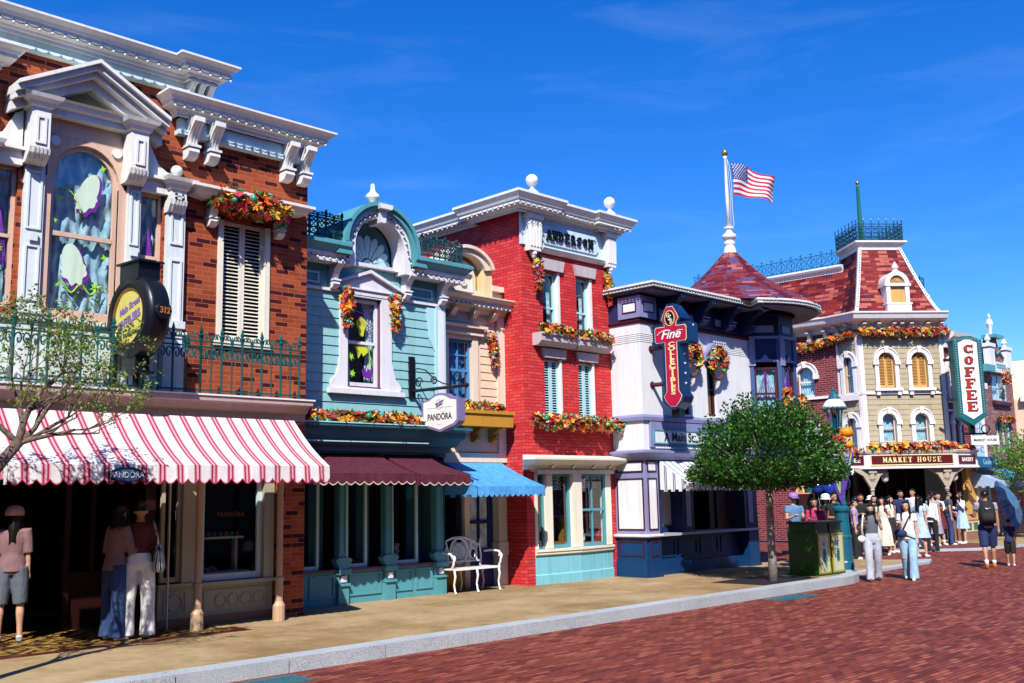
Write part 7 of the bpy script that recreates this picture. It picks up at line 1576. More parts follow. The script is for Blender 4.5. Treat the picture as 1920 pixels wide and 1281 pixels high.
# litter bins
BING = paint('dark_green_bin_paint', (.010, .07, .012), .3, .12); BTOP = paint('black_bin_top', (.008, .012, .010), .35, .1); BPAN = paint('cream_green_panel', (.50, .58, .36), .5, .06); BGOLD = paint('gold_border', (.42, .30, .06), .45, .1)
for k, lbl in enumerate(('left of the two dark green litter bins with gold bordered panels', 'right of the two dark green litter bins, against the lamp post')):
    u0, u1 = 18.32+k*.54, 18.32+k*.54+.50; t = thing('litter_bin', ((u0+u1)/2, 10.12, .15), lbl, 'litter bin', 'green litter bins'); FB_2 = Fr((0, 10.12, 0), 0); e = 0 if k == 0 else 0
    m = MB(FB_2); m.box(u0, u1, -.62, 0, .15, .98); m.box(u0+.02, u1-.02, -.6, -.02, .98, 1.14); m.box(u0-.01, u1+.01, -.63, .01, .15, .20); m.build('body', BING, t); m = MB(FB_2); m.box(u0-.01, u1+.01, -.63, .01, 1.14, 1.18); m.box(u0+.08, u1-.08, -.02, -.015, 1.01, 1.12); m.build('lid', BTOP, t)
    m = MB(FB_2); m.box(u0+.05, u1-.05, .0, .012, .21, .93); m.build('panel', BPAN, t); m = MB(FB_2); panel(m, u0+.03, u1-.03, .19, .95, .0, .035, .02); m.build('panel_border', BGOLD, t)
    c = (u0+u1)/2; m = MB(FB_2); ring(m, c, .54, .05, .058, .012, .018, 360, 0, 16)
    for zz, r in ((.63, .03), (.58, .04), (.46, .04), (.42, .035)):
        for s in (-1, 1): m.tube([(c+s*(.02+r*(1-q*.08)*cos(q*.7)), .016, zz+r*.6*sin(q*.7)) for q in range(9)], .007, 4)
    m.prism([(c-.03, .72), (c+.03, .72), (c, .80)], .012, .018); m.prism([(c-.035, .46), (c-.05, .58), (c-.02, .54), (c, .60), (c+.02, .54), (c+.05, .58), (c+.035, .46)], .012, .018); m.build('emblem', TEALP, t)
# balloon cart behind the bins, menu board by the door
ct = thing('balloon_cart', (25.7, 13.85, .05), 'teal posted vending cart with white fringe behind the litter bins', 'vending cart'); FK = Fr((25.7, 13.85, 0), -60)
m = MB(FK)
for u in (-.42, .42):
    for w_ in (-.4, .4): m.tube([(u, w_, .05), (u, w_, 2.4)], .075, 8)
m.build('post', paint('green_cart_post', (.01, .14, .10), .4, .1), ct); m = MB(FK); m.box(-.75, .75, -.7, .7, 2.40, 2.55); m.prismz([(-.7, -.7), (.7, -.7), (.7, .7), (-.7, .7)], 2.55, 2.62); m.build('roof', DARKWOOD, ct)
m = MB(FK)
for k in range(12): m.prism([(-.74+k*.124, 2.40), (-.62+k*.124, 2.40), (-.63+k*.124, 2.22), (-.68+k*.124, 2.16), (-.73+k*.124, 2.22)], .70, .71)
m.build('fringe', WHITE, ct); m = MB(FK); m.box(-.5, .5, -.4, .45, .2, 1.1); m.build('counter', DARKWOOD, ct); m = MB(FK); m.box(-.65, .65, -.65, -.6, .1, 2.4); m.build('backboard', DARK, ct)
for k, (u, w_, z, r) in enumerate(((-.2, .3, 1.85, .17), (.10, .35, 1.82, .18), (.5, .2, 1.95, .16), (-.1, .1, 2.1, .15))):
    t = thing('balloon', FK(u, w_, z), ('shiny blue balloon in the vending cart', )[0], 'balloon', 'blue balloons in the cart'); m = MB(FK); m.ball((u, w_, z), r, 14, 0, 1, 1, 1.1); m.lathe([(.01, z-r*1.12), (.025, z-r*1.16), (.001, z-r*1.05)], u, w_, 6); m.build('skin', paint('blue_balloon', (.015, .04, .30), .12, .05), t, smooth=True)
    m = MB(FK); m.tube([(u, w_, z-r*1.1), (u*.6, w_*.8, 1.1)], .004, 4); m.build('string', WHITE, t)
mbd = thing('menu_board', (21.5, 12.5, 1.2), 'dark menu board with pink frame beside the corner shop door', 'menu board'); FM = Fr((21.35, 12.25, 0), -45); m = MB(FM); m.box(-.02, .42, -.03, .0, 1.22, 1.72); m.box(.17, .23, -.03, -.01, .15, 1.22); m.box(.0, .4, -.2, .15, .15, .18); m.build('board', DARKWOOD, mbd); m = MB(FM); panel(m, -.03, .43, 1.21, 1.73, .0, .022, .015); m.build('frame', paint('salmon_frame', (.60, .28, .20), .5), mbd)
m = MB(Fr((21.78, 12.5, 0), -60)); m.box(0, .22, -.06, 0, .06, 2.5); t = thing('wooden_post', (21.78, 12.5, .05), 'flat orange brown wooden post at the end of the corner shop', 'post'); m.build('board', paint('orange_wood', (.45, .20, .07), .5, .12), t)
m = MB(Fr((21.78, 12.5, 0), -60)); panel(m, .03, .19, .2, 2.3, .0, .02, .012); m.build('moulding', CREAMT, t)

# ================================================================== people
def remesh(mb, name, mat_, parent, vox, sm=4):
    me = bpy.data.meshes.new('tmp'); me.from_pydata([tuple(v) for v in mb.v], [], mb.f); o = bpy.data.objects.new('tmp', me); COL.objects.link(o)
    a = o.modifiers.new('r', 'REMESH'); a.mode = 'VOXEL'; a.voxel_size = vox; b = o.modifiers.new('s', 'SMOOTH'); b.factor = .5; b.iterations = sm
    dg = bpy.context.evaluated_depsgraph_get(); r = bpy.data.meshes.new_from_object(o.evaluated_get(dg)); bpy.data.objects.remove(o); bpy.data.meshes.remove(me)
    r.name = name; r.materials.clear(); r.materials.append(mat_); r.polygons.foreach_set('use_smooth', [True]*len(r.polygons))
    if not r.uv_layers: r.uv_layers.new(name='UVMap')
    x = bpy.data.objects.new(name, r); COL.objects.link(x); x.parent = parent; return x
def loft(m, rings, n=16, mi=0):
    """rings = (centre, rx, ry) stacked ellipses"""
    g = [[m.P((c[0]+rx*cos(2*pi*i/n), c[1]+ry*sin(2*pi*i/n), c[2])) for i in range(n)] for c, rx, ry in rings]
    for A, B in zip(g, g[1:]):
        for i in range(n): m.face((A[i], A[(i+1) % n], B[(i+1) % n], B[i]), mi)
    m.face(g[0][::-1], mi); m.face(g[-1], mi)
SKINS = {'l': paint('light_skin', (.56, .32, .22), .5, .05), 't': paint('tan_skin', (.42, .22, .14), .5, .05)}
HAIRM = paint('black_hair', (.008, .006, .006), .35, .2)
def V(*a): return Vector(a)
DOWN = (V(.10, .02, -1), V(.05, -.10, -1))
def person(label, x, y, z, rz, h, skin='l', arms=(DOWN, DOWN), legs=((V(0, 0, -1), V(0, 0, -1)),)*2, top=None, sleeve=.45, tuck=False, bottom=None, bot_kind='trousers', bot_len=1.0, wide=1.0, dress=None, dress_len=.5, shoes=(.7, .7, .7), hair='long', hat=None, hatc=None, face=True, socks=None, lean=0.0, fem=True, group=None, loose=1.0):
    k = h/1.70; root = bpy.data.objects.new('person', None); COL.objects.link(root); root.location = (x, y, z); root.rotation_euler.z = rz; tag(root, label, 'person', group or 'visitors on the street'); ORG[root.name] = V(0, 0, 0)
    vox = .0125*k; J = {}; sh = .155 if fem else .185; hw = .092
    # joints -------------------------------------------------------------
    hipz = .90; lo = []
    for i, s in enumerate((-1, 1)):
        hp = V(s*hw, 0, hipz); t, q = legs[i]; kn = hp+V(t.x*s, t.y, t.z).normalized()*.43; an = kn+V(q.x*s, q.y, q.z).normalized()*.40; J['h', s], J['k', s], J['a', s] = hp, kn, an; lo.append(an.z)
    dz = .075-min(lo); base = V(0, 0, dz)
    for key in list(J): J[key] = J[key]+base
    pel = V(0, 0, .95+dz)
    def T(zz, yy=0): return V(0, yy+lean*(zz-.95), zz+dz)
    for i, s in enumerate((-1, 1)):
        sp = T(1.395)+V(s*sh, 0, 0); u_, f_ = arms[i]; el = sp+V(u_.x*s, u_.y, u_.z).normalized()*.285; wr = el+V(f_.x*s, f_.y, f_.z).normalized()*.245; J['s', s], J['e', s], J['w', s] = sp, el, wr
        J['hd', s] = V(f_.x*s, f_.y, f_.z).normalized()
    S = lambda p: tuple(p*k)
    # body: one continuous surface ----------------------------------------
    m = MB(ID); cw, wd_, hp_ = (.135, .112, .150) if fem else (.165, .140, .150)
    loft(m, [(S(T(.84)), .12*k, .085*k), (S(T(.92)), hp_*k, .105*k), (S(T(1.0)), (hp_-.012)*k, .10*k), (S(T(1.10)), wd_*k, .085*k), (S(T(1.22)), (cw-.008)*k, .10*k), (S(T(1.32)), cw*k, .10*k), (S(T(1.40)), (cw-.02)*k, .08*k), (S(T(1.44)), .07*k, .06*k), (S(T(1.47)), .05*k, .05*k)])
    hc = T(1.585, -.015)
    m.tube([S(T(1.42)), S(T(1.50)), S(hc-V(0, 0, .03))], [.055*k, .048*k, .05*k], 10)
    m.ball(S(hc+V(0, .012, .022)), .090*k, 18, 0, .84, 1.02, 1.02); m.ball(S(hc+V(0, -.020, -.034)), .064*k, 14, 0, .90, 1.0, 1.08)
    m.tube([S(hc+V(0, -.085, .015)), S(hc+V(0, -.108, -.022)), S(hc+V(0, -.088, -.030))], [.008*k, .015*k, .014*k], 7)
    for s in (-1, 1):
        m.ball(S(hc+V(s*.080, .012, -.005)), .026*k, 8, 0, .5, .8, 1.2)
        sp, el, wr, hd = J['s', s], J['e', s], J['w', s], J['hd', s]; b = k*(1 if not fem else .86)
        m.tube([S(T(1.37)+V(s*sh*.6, 0, 0)), S(sp), S(sp.lerp(el, .4)), S(el), S(el.lerp(wr, .3)), S(wr), S(wr+hd*.02)], [.055*b, .056*b, .046*b, .037*b, .040*b, .026*b, .024*b], 10)
        sd = hd.cross(V(0, 0, 1)) if abs(hd.z) < .9 else V(0, 1, 0); sd = (sd-hd*sd.dot(hd)).normalized(); nn_ = hd.cross(sd)
        m.tube([S(wr), S(wr+hd*.04), S(wr+hd*.085)], [.024*b, .034*b, .032*b], 8)
        for q in range(4):
            o = sd*(-.030+.020*q); l_ = (.060, .075, .070, .055)[q]; c_ = nn_*(.012*(-s))
            m.tube([S(wr+hd*.075+o), S(wr+hd*(.075+l_*.5)+o*1.05+c_*.5), S(wr+hd*(.075+l_)+o*1.02+c_*1.8)], [.0115*b, .0105*b, .009*b], 6)
        m.tube([S(wr+hd*.03-sd*.025), S(wr+hd*.06-sd*.055+nn_*.01), S(wr+hd*.09-sd*.062+nn_*.012)], [.013*b, .012*b, .010*b], 6)
        hp, kn, an = J['h', s], J['k', s], J['a', s]
        m.tube([S(hp+V(0, 0, .06)), S(hp-V(0, 0, .03)), S(hp.lerp(kn, .5)), S(kn), S(kn.lerp(an, .28)+V(0, .012, 0)), S(kn.lerp(an, .7)), S(an)], [.085*k, .088*k, .068*k, .050*k, .053*k, .038*k, .036*k], 10)
        m.tube([S(an), S(an+V(0, -.03, -.045)), S(an+V(0, -.13, -.055))], [.036*k, .034*k, .026*k], 8)
    remesh(m, 'body', SKINS[skin], root, vox, 3)
    if face:
        e = MB(ID)
        for s in (-1, 1): e.ball(S(hc+V(s*.031, -.0855, .012)), .0085*k, 8, 0, 1.35, .5, .62)
        e.build('eyes', BLACKM, root, smooth=True); e = MB(ID)
        e.tube([S(hc+V(-.019, -.084, -.055)), S(hc+V(0, -.090, -.058)), S(hc+V(.019, -.084, -.055))], [.003*k, .0055*k, .003*k], 6); e.build('mouth', paint('lip_colour', (.35, .08, .08), .5), root, smooth=True)
        e = MB(ID)
        for s in (-1, 1): e.tube([S(hc+V(s*.018, -.0905, .030)), S(hc+V(s*.034, -.0885, .035)), S(hc+V(s*.050, -.079, .030))], .0026*k, 5)
        e.build('eyebrows', HAIRM, root)
    # shoes
    m = MB(ID)
    for s in (-1, 1):
        m = MB(ID); an = J['a', s]; m.tube([S(an+V(0, .03, -.035)), S(an+V(0, -.03, -.040)), S(an+V(s*.005, -.11, -.048)), S(an+V(s*.01, -.165, -.054))], [.040*k, .043*k, .040*k, .026*k], 10); m.tube([S(an+V(0, .01, .01)), S(an+V(0, .01, -.03))], .043*k, 8)
        remesh(m, 'shoe', paint('shoe_%02d%02d%02d' % tuple(int(c*99) for c in shoes), shoes, .5, .06), root, vox, 2)
    if socks:
        m = MB(ID)
        for s in (-1, 1): m.tube([S(J['a', s]), S(J['a', s].lerp(J['k', s], .22))], [.042*k, .044*k], 10)
        m.build('socks', socks, root, smooth=True)
    # lower garment
    if bottom:
        m = MB(ID); loft(m, [(S(T(.84)), .135*k, .10*k), (S(T(.92)), (hp_+.018)*k, .122*k), (S(T(1.0)), (hp_+.004)*k, .115*k), (S(T(1.065)), (wd_+.020)*k, .10*k)])
        if bot_kind == 'skirt': m = MB(ID); 
        else:
            for s in (-1, 1):
                hp, kn, an = J['h', s], J['k', s], J['a', s]; L1 = bot_len; pts = [hp+V(0, 0, .04), hp.lerp(kn, .35), hp.lerp(kn, .7), kn, kn.lerp(an, .4), kn.lerp(an, .75), an+V(0, .0, -.035)]; rs = [.102, .100, .082*wide**.4, .068*wide**.6, .062*wide**.8, .062*wide, .066*wide]
                n_ = 7 if L1 > .95 else (4 if L1 > .45 else 3); 
                if L1 < .95: rs = [.104, .106, .100, .092]
                m.tube([S(p) for p in pts[:n_]], [r*k for r in rs[:n_]], 14)
            remesh(m, 'trousers' if bot_len > .95 else 'shorts', bottom, root, vox, 4)
        if bot_kind == 'skirt':
            n = 28; g = []
            for j, (zz, r_) in enumerate(((1.06, wd_+.02), (.98, hp_+.02), (.85, hp_+.06), (.95-bot_len*.55, hp_+.10))):
                g.append([m.P(S(V(r_*(1+.05*j*cos(9*2*pi*i/n)*.4)*cos(2*pi*i/n), r_*.85*(1+.05*j*cos(9*2*pi*i/n)*.4)*sin(2*pi*i/n), zz+dz))) for i in range(n)])
            for A, B in zip(g, g[1:]):
                for i in range(n): m.face((A[i], A[(i+1) % n], B[(i+1) % n], B[i]))
            m.build('skirt', bottom, root, smooth=True)
    # upper garment
    tp = dress or top
    if tp:
        m = MB(ID); g_ = .016*loose; lowz = 1.03 if tuck else .88
        rr = [(lowz, (hp_ if lowz < .95 else wd_)+g_+.008), (1.02, (hp_-.014)+g_), (1.10, wd_+g_+.006), (1.22, cw+g_-.006), (1.32, cw+g_), (1.395, cw-.012+g_), (1.43, .088), (1.452, .064)]
        rr = [r for i, r in enumerate(rr) if i == 0 or r[0] > lowz+.01]
        loft(m, [(S(T(a)), r*k, (max(.07, r*.72) if a < 1.4 else r*.9)*k) for a, r in rr])
        for i, s in enumerate((-1, 1)):
            sp, el, wr = J['s', s], J['e', s], J['w', s]; b = k*(1.05 if not fem else .95)*loose**.5
            if sleeve > 0: 
                pts = [T(1.37)+V(s*sh*.6, 0, 0), sp, sp.lerp(el, .45)] + ([el] if sleeve > .7 else []) + ([el.lerp(wr, .5), wr.lerp(el, .06)] if sleeve > 1.2 else [])
                m.tube([S(p) for p in pts], [r*b for r in (.060, .061, .058, .052, .048, .038)[:len(pts)]], 12)
        remesh(m, 'dress_top' if dress else 'shirt', tp, root, vox, 4)
    if dress:
        m = MB(ID); n = 36; g = []
        for j, (zz, r_) in enumerate(((1.10, wd_+.022), (1.0, hp_+.01), (.88, hp_+.05), (.70, hp_+.075), (max(.2, 1.0-dress_len), hp_+.11))):
            g.append([m.P(S(V(r_*(1+.022*j*cos(9*2*pi*i/n+j*.2))*cos(2*pi*i/n), r_*.8*(1+.022*j*cos(9*2*pi*i/n+j*.2))*sin(2*pi*i/n), zz+dz))) for i in range(n)])
        for A, B in zip(g, g[1:]):
            for i in range(n): m.face((A[i], A[(i+1) % n], B[(i+1) % n], B[i]))
        m.build('skirt', dress, root, smooth=True)
    # hair and hats
    m = MB(ID)
    if hair != 'none':
        n = 20; rings = []
        for j in range(0, 8):
            a = j/7*1.75; row = []
            for i in range(n):
                t = 2*pi*i/n; fr_ = -sin(t); lim = 1.02 if fr_ > .5 else (1.25 if fr_ > .1 else 1.75); aa = min(a, lim)
                wv = 1+.035*sin(7*t+j*1.3)*sin(aa)+.02*sin(13*t+j); row.append(m.P(S(hc+V(.101*.86*sin(aa)*cos(t)*1.02*wv, .012+.101*1.03*sin(aa)*sin(t)*1.02*wv, .020+.103*cos(aa)*1.0))))
            rings.append(row)
        for A, B in zip(rings, rings[1:]):
            for i in range(n): m.face((A[i], A[(i+1) % n], B[(i+1) % n], B[i]))
        m.face(rings[0])
        if hair == 'long':
            n2 = 12
            def back(a, b):
                t = R(-25+230*a); z = .02-.36*b; r_ = .088+.012*sin(b*pi)+.006*sin(a*40); return S(hc+V(r_*1.0*cos(t)*(1-.15*b), .014+r_*(.95+.25*b)*sin(t)*(1 if sin(t) > 0 else .4)+.02*b, z+.03*sin(a*pi*5)*b))
            m.grid(back, 16, 8)
            for s in (-1, 1): m.tube([S(hc+V(s*.070, -.050, .070)), S(hc+V(s*.088, -.040, .0)), S(hc+V(s*.084, -.045, -.10)), S(hc+V(s*.092, -.060, -.20)), S(hc+V(s*.085, -.085, -.30))], [.010*k, .018*k, .022*k, .022*k, .006*k], 8)
        if hair == 'bun': m.ball(S(hc+V(0, .08, .09)), .05*k, 10)
        if hair == 'tail': m.tube([S(hc+V(0, .09, .05)), S(hc+V(0, .14, .0)), S(hc+V(0, .12, -.14)), S(hc+V(0, .11, -.26))], [.03*k, .04*k, .034*k, .008*k], 8)
        m.build('hair', HAIRM, root, smooth=True)
    if hat:
        m = MB(ID); m.lathe([(.116*k, hc.z*k+.015*k), (.116*k, hc.z*k+.07*k), (.098*k, hc.z*k+.12*k), (.05*k, hc.z*k+.146*k), (.002, hc.z*k+.15*k)], hc.x*k, (hc.y+.012)*k, 16)
        if hat == 'cap':
            i0 = [m.P(S(hc+V(.09*cos(R(a)), -.01+.09*sin(R(a)), .035))) for a in range(200, 341, 20)]; i1 = [m.P(S(hc+V(.10*cos(R(a)), -.03+.17*sin(R(a)), .015))) for a in range(200, 341, 20)]
            for q in range(len(i0)-1): m.face((i0[q], i0[q+1], i1[q+1], i1[q]))
        else: m.lathe([(.103*k, hc.z*k+.035*k), (.16*k, hc.z*k-.005*k), (.165*k, hc.z*k-.008*k), (.104*k, hc.z*k+.045*k)], hc.x*k, (hc.y+.012)*k, 18)
        m.build('hat', hatc or WHITE, root, smooth=True)
    return root, J, k, hc, T
def face_cam(x, y, turn=0): return math.atan2(-y, -x)+pi/2+R(turn)
def strap(root, pts, r, mt, name='bag_strap'):
    m = MB(ID); m.tube(pts, r, 6); return m.build(name, mt, root, smooth=True)
def item(root, name, label, cat):
    """a thing held or worn by a person, placed in that person's frame"""
    o = bpy.data.objects.new(name, None); COL.objects.link(o); o.location = root.location; o.rotation_euler = root.rotation_euler; ORG[o.name] = V(0, 0, 0); return tag(o, label, cat)
WALK = ((V(.02, -.28, -1), V(0, -.05, -1)), (V(.02, .16, -1), V(0, .42, -1)))
WALK2 = ((V(.02, .14, -1), V(0, .40, -1)), (V(.02, -.26, -1), V(0, -.06, -1)))
STAND = ((V(.06, 0, -1), V(.02, .02, -1)),)*2
PHONE = (V(.12, -.15, -1), V(-.30, -1, .35)); HOLD = (V(.25, .05, -1), V(-.35, -.55, .95)); CROSS = (V(.22, -.15, -1), V(-1, -.55, .12))
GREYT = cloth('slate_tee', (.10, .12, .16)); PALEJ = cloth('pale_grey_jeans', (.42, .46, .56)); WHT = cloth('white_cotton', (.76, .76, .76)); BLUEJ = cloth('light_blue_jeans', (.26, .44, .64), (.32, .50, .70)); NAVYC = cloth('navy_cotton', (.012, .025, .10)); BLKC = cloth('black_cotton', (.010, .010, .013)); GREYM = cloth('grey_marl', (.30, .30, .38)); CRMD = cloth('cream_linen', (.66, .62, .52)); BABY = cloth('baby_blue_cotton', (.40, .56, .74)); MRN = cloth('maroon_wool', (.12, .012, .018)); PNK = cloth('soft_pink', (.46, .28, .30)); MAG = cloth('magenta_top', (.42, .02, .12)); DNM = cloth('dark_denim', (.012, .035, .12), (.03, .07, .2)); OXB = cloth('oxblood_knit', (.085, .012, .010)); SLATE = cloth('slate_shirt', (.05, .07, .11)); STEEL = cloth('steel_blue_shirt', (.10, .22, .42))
# the two women walking towards us
p, J, k, hc, T = person('woman in slate top and pale wide jeans with black face mask, walking beside the kerb', 19.52, 9.58, 0, face_cam(19.52, 9.58, 5), 1.50, 'l', ((V(.25, .05, -1), V(-.25, -.6, .5)), HOLD), WALK, GREYT, .3, True, PALEJ, wide=1.35, shoes=(.05, .05, .06), hair='long', face=True)
m = MB(ID); m.ball(tuple((hc+V(0, -.055, -.055))*k), .062*k, 14, 0, 1.0, .75, .72); m.build('face_mask', BLKC, p, smooth=True); m2 = MB(lambda a, b, c: V(a*k*.9, -.118*k, (1.27+T(0).z)*k+c)); add_text(m2, '~ ~ ~', 0, 0, 0, .05); m2.build('print', GREYM, p)
bg_ = item(p, 'white_handbag', 'small white handbag hanging at the side of the woman in the slate top', 'handbag'); m = MB(ID); m.ball(tuple(V(-.23, -.10, .93)*k), .085*k, 14, 0, 1.0, .6, .9); m.build('bag', WHT, bg_, smooth=True); strap(bg_, [tuple(V(-.16, -.05, 1.46)*k), tuple(V(-.20, -.11, 1.25)*k), tuple(V(-.22, -.11, .99)*k)], .016*k, WHT, 'strap')
p, J, k, hc, T = person('woman in white tee and ripped light blue jeans with a dark cross body bag', 20.12, 9.12, 0, face_cam(20.12, 9.12, -12), 1.55, 'l', (PHONE, DOWN), WALK2, WHT, .5, False, BLUEJ, wide=1.55, shoes=(.75, .75, .74), hair='long', face=True, loose=1.15)
m = MB(ID); kn = J['k', -1]; m.ball(tuple((kn+V(0, -.066, .0))*k), .05*k, 10, 0, 1.2, .5, .75); m.build('knee_rip', SKINS['l'], p, smooth=True)
bg_ = item(p, 'cross_body_bag', 'dark navy cross body bag worn by the woman in ripped jeans', 'bag'); m = MB(ID); m.ball(tuple(V(-.12, -.14, 1.00)*k), .14*k, 14, 0, 1.0, .5, .62); m.build('bag', NAVYC, bg_, smooth=True); strap(bg_, [tuple(V(.12, -.05, 1.45)*k), tuple(V(.05, -.145, 1.3)*k), tuple(V(-.08, -.16, 1.05)*k)], .014*k, BLKC, 'strap'); strap(bg_, [tuple(V(-.10, -.16, 1.0)*k), tuple(V(.16, -.10, .88)*k), tuple(V(.17, .05, .95)*k)], .012*k, BLKC, 'belt')
ph = item(p, 'phone', 'white phone held by the woman in ripped jeans', 'phone'); m = MB(ID); w_ = J['w', -1]+J['hd', -1]*.10; m.box(w_.x*k-.035, w_.x*k+.035, w_.y*k-.07, w_.y*k+.05, w_.z*k+.03, w_.z*k+.042); m.build('case', WHITE, ph)
# man with backpack and child with umbrella walking away
aw_ = face_cam(23.9, 9.0, 180)
p, J, k, hc, T = person('man in grey tee and navy shorts with a black backpack, walking away', 23.93, 9.01, 0, aw_+R(8), 1.72, 't', (DOWN, (V(.2, -.3, -1), V(.1, -.8, .1))), WALK, GREYM, .5, False, NAVYC, 'shorts', .5, shoes=(.75, .20, .02), hair='short', face=False, socks=WHT, fem=False)
bp = item(p, 'backpack', 'black backpack with white tick mark on the back of the man in grey', 'backpack'); m = MB(ID); loft(m, [(tuple(V(0, .19, .98)*k), .14*k, .07*k), (tuple(V(0, .20, 1.02)*k), .165*k, .095*k), (tuple(V(0, .20, 1.2)*k), .17*k, .10*k), (tuple(V(0, .19, 1.38)*k), .15*k, .085*k), (tuple(V(0, .17, 1.46)*k), .09*k, .05*k)], 18); m.build('bag', BLKC, bp, smooth=True)
m = MB(ID); loft(m, [(tuple(V(0, .275, 1.0)*k), .12*k, .03*k), (tuple(V(0, .285, 1.08)*k), .13*k, .04*k), (tuple(V(0, .275, 1.2)*k), .12*k, .03*k)], 14); m.build('pocket', BLKC, bp, smooth=True)
for s in (-1, 1): strap(bp, [tuple(V(s*.10, .12, 1.46)*k), tuple(V(s*.12, -.02, 1.47)*k), tuple(V(s*.13, -.135, 1.32)*k), tuple(V(s*.15, .02, 1.05)*k)], .02*k, BLKC, 'strap')
m = MB(lambda a, b, c: V(-a*k, .318*k+b, c*k)); m.prism([(-.055, 1.30), (-.02, 1.275), (.075, 1.315), (-.005, 1.292), (-.028, 1.296), (-.03, 1.315)], -.02, .0); m.build('mark', WHITE, bp)
p, J, k, hc, T = person('small child in dark clothes and white shoes under a blue umbrella', 24.6, 8.80, 0, aw_-R(4), 1.06, 't', ((V(.15, 0, -1), V(.05, -.1, -1)), (V(.2, -.2, -1), V(-.3, -.5, .9))), WALK2, NAVYC, .5, False, BLKC, 'shorts', .5, shoes=(.72, .72, .74), hair='short', face=False, fem=True, loose=1.5)
um = thing('umbrella', (24.55, 8.75, 1.0), 'open slate blue umbrella tilted over the small child', 'umbrella')
UMB = cloth('slate_blue_nylon', (.07, .18, .34), (.12, .27, .45), .5, .35); ux = Matrix.Translation((24.62, 8.78, 1.36)) @ Matrix.Rotation(R(-58), 4, Vector((sin(R(45)), -cos(R(45)), 0)).cross(Vector((0, 0, 1))).normalized()) @ Matrix.Rotation(R(18), 4, 'X')
mu = MB(lambda a, b, c: ux @ V(a, b, c)); NR_ = 8
g = [[mu.P((r*cos(2*pi*i/32)*(1-.06*abs(sin(4*2*pi*i/32))*(r/.62)), r*sin(2*pi*i/32)*(1-.06*abs(sin(4*2*pi*i/32))*(r/.62)), z-.035*abs(sin(4*2*pi*i/32))*(r/.62))) for i in range(32)] for r, z in ((.01, .24), (.16, .225), (.32, .18), (.47, .10), (.60, 0))]
for A, B in zip(g, g[1:]):
    for i in range(32): mu.face((A[i], A[(i+1) % 32], B[(i+1) % 32], B[i]))
mu.build('canopy', UMB, um, smooth=True); mu = MB(lambda a, b, c: ux @ V(a, b, c)); mu.tube([(0, 0, .30), (0, 0, -.42)], .008, 6); mu.tube([(0, 0, -.42), (0, 0, -.52)], .018, 8); mu.build('shaft', BLACKM, um)
mu = MB(lambda a, b, c: ux @ V(a, b, c))
for q in range(8):
    a = 2*pi*q/8; mu.tube([(0, 0, .235), (.32*cos(a), .32*sin(a), .172), (.60*cos(a), .60*sin(a), -.006)], .005, 4)
mu.build('ribs', BLACKM, um)
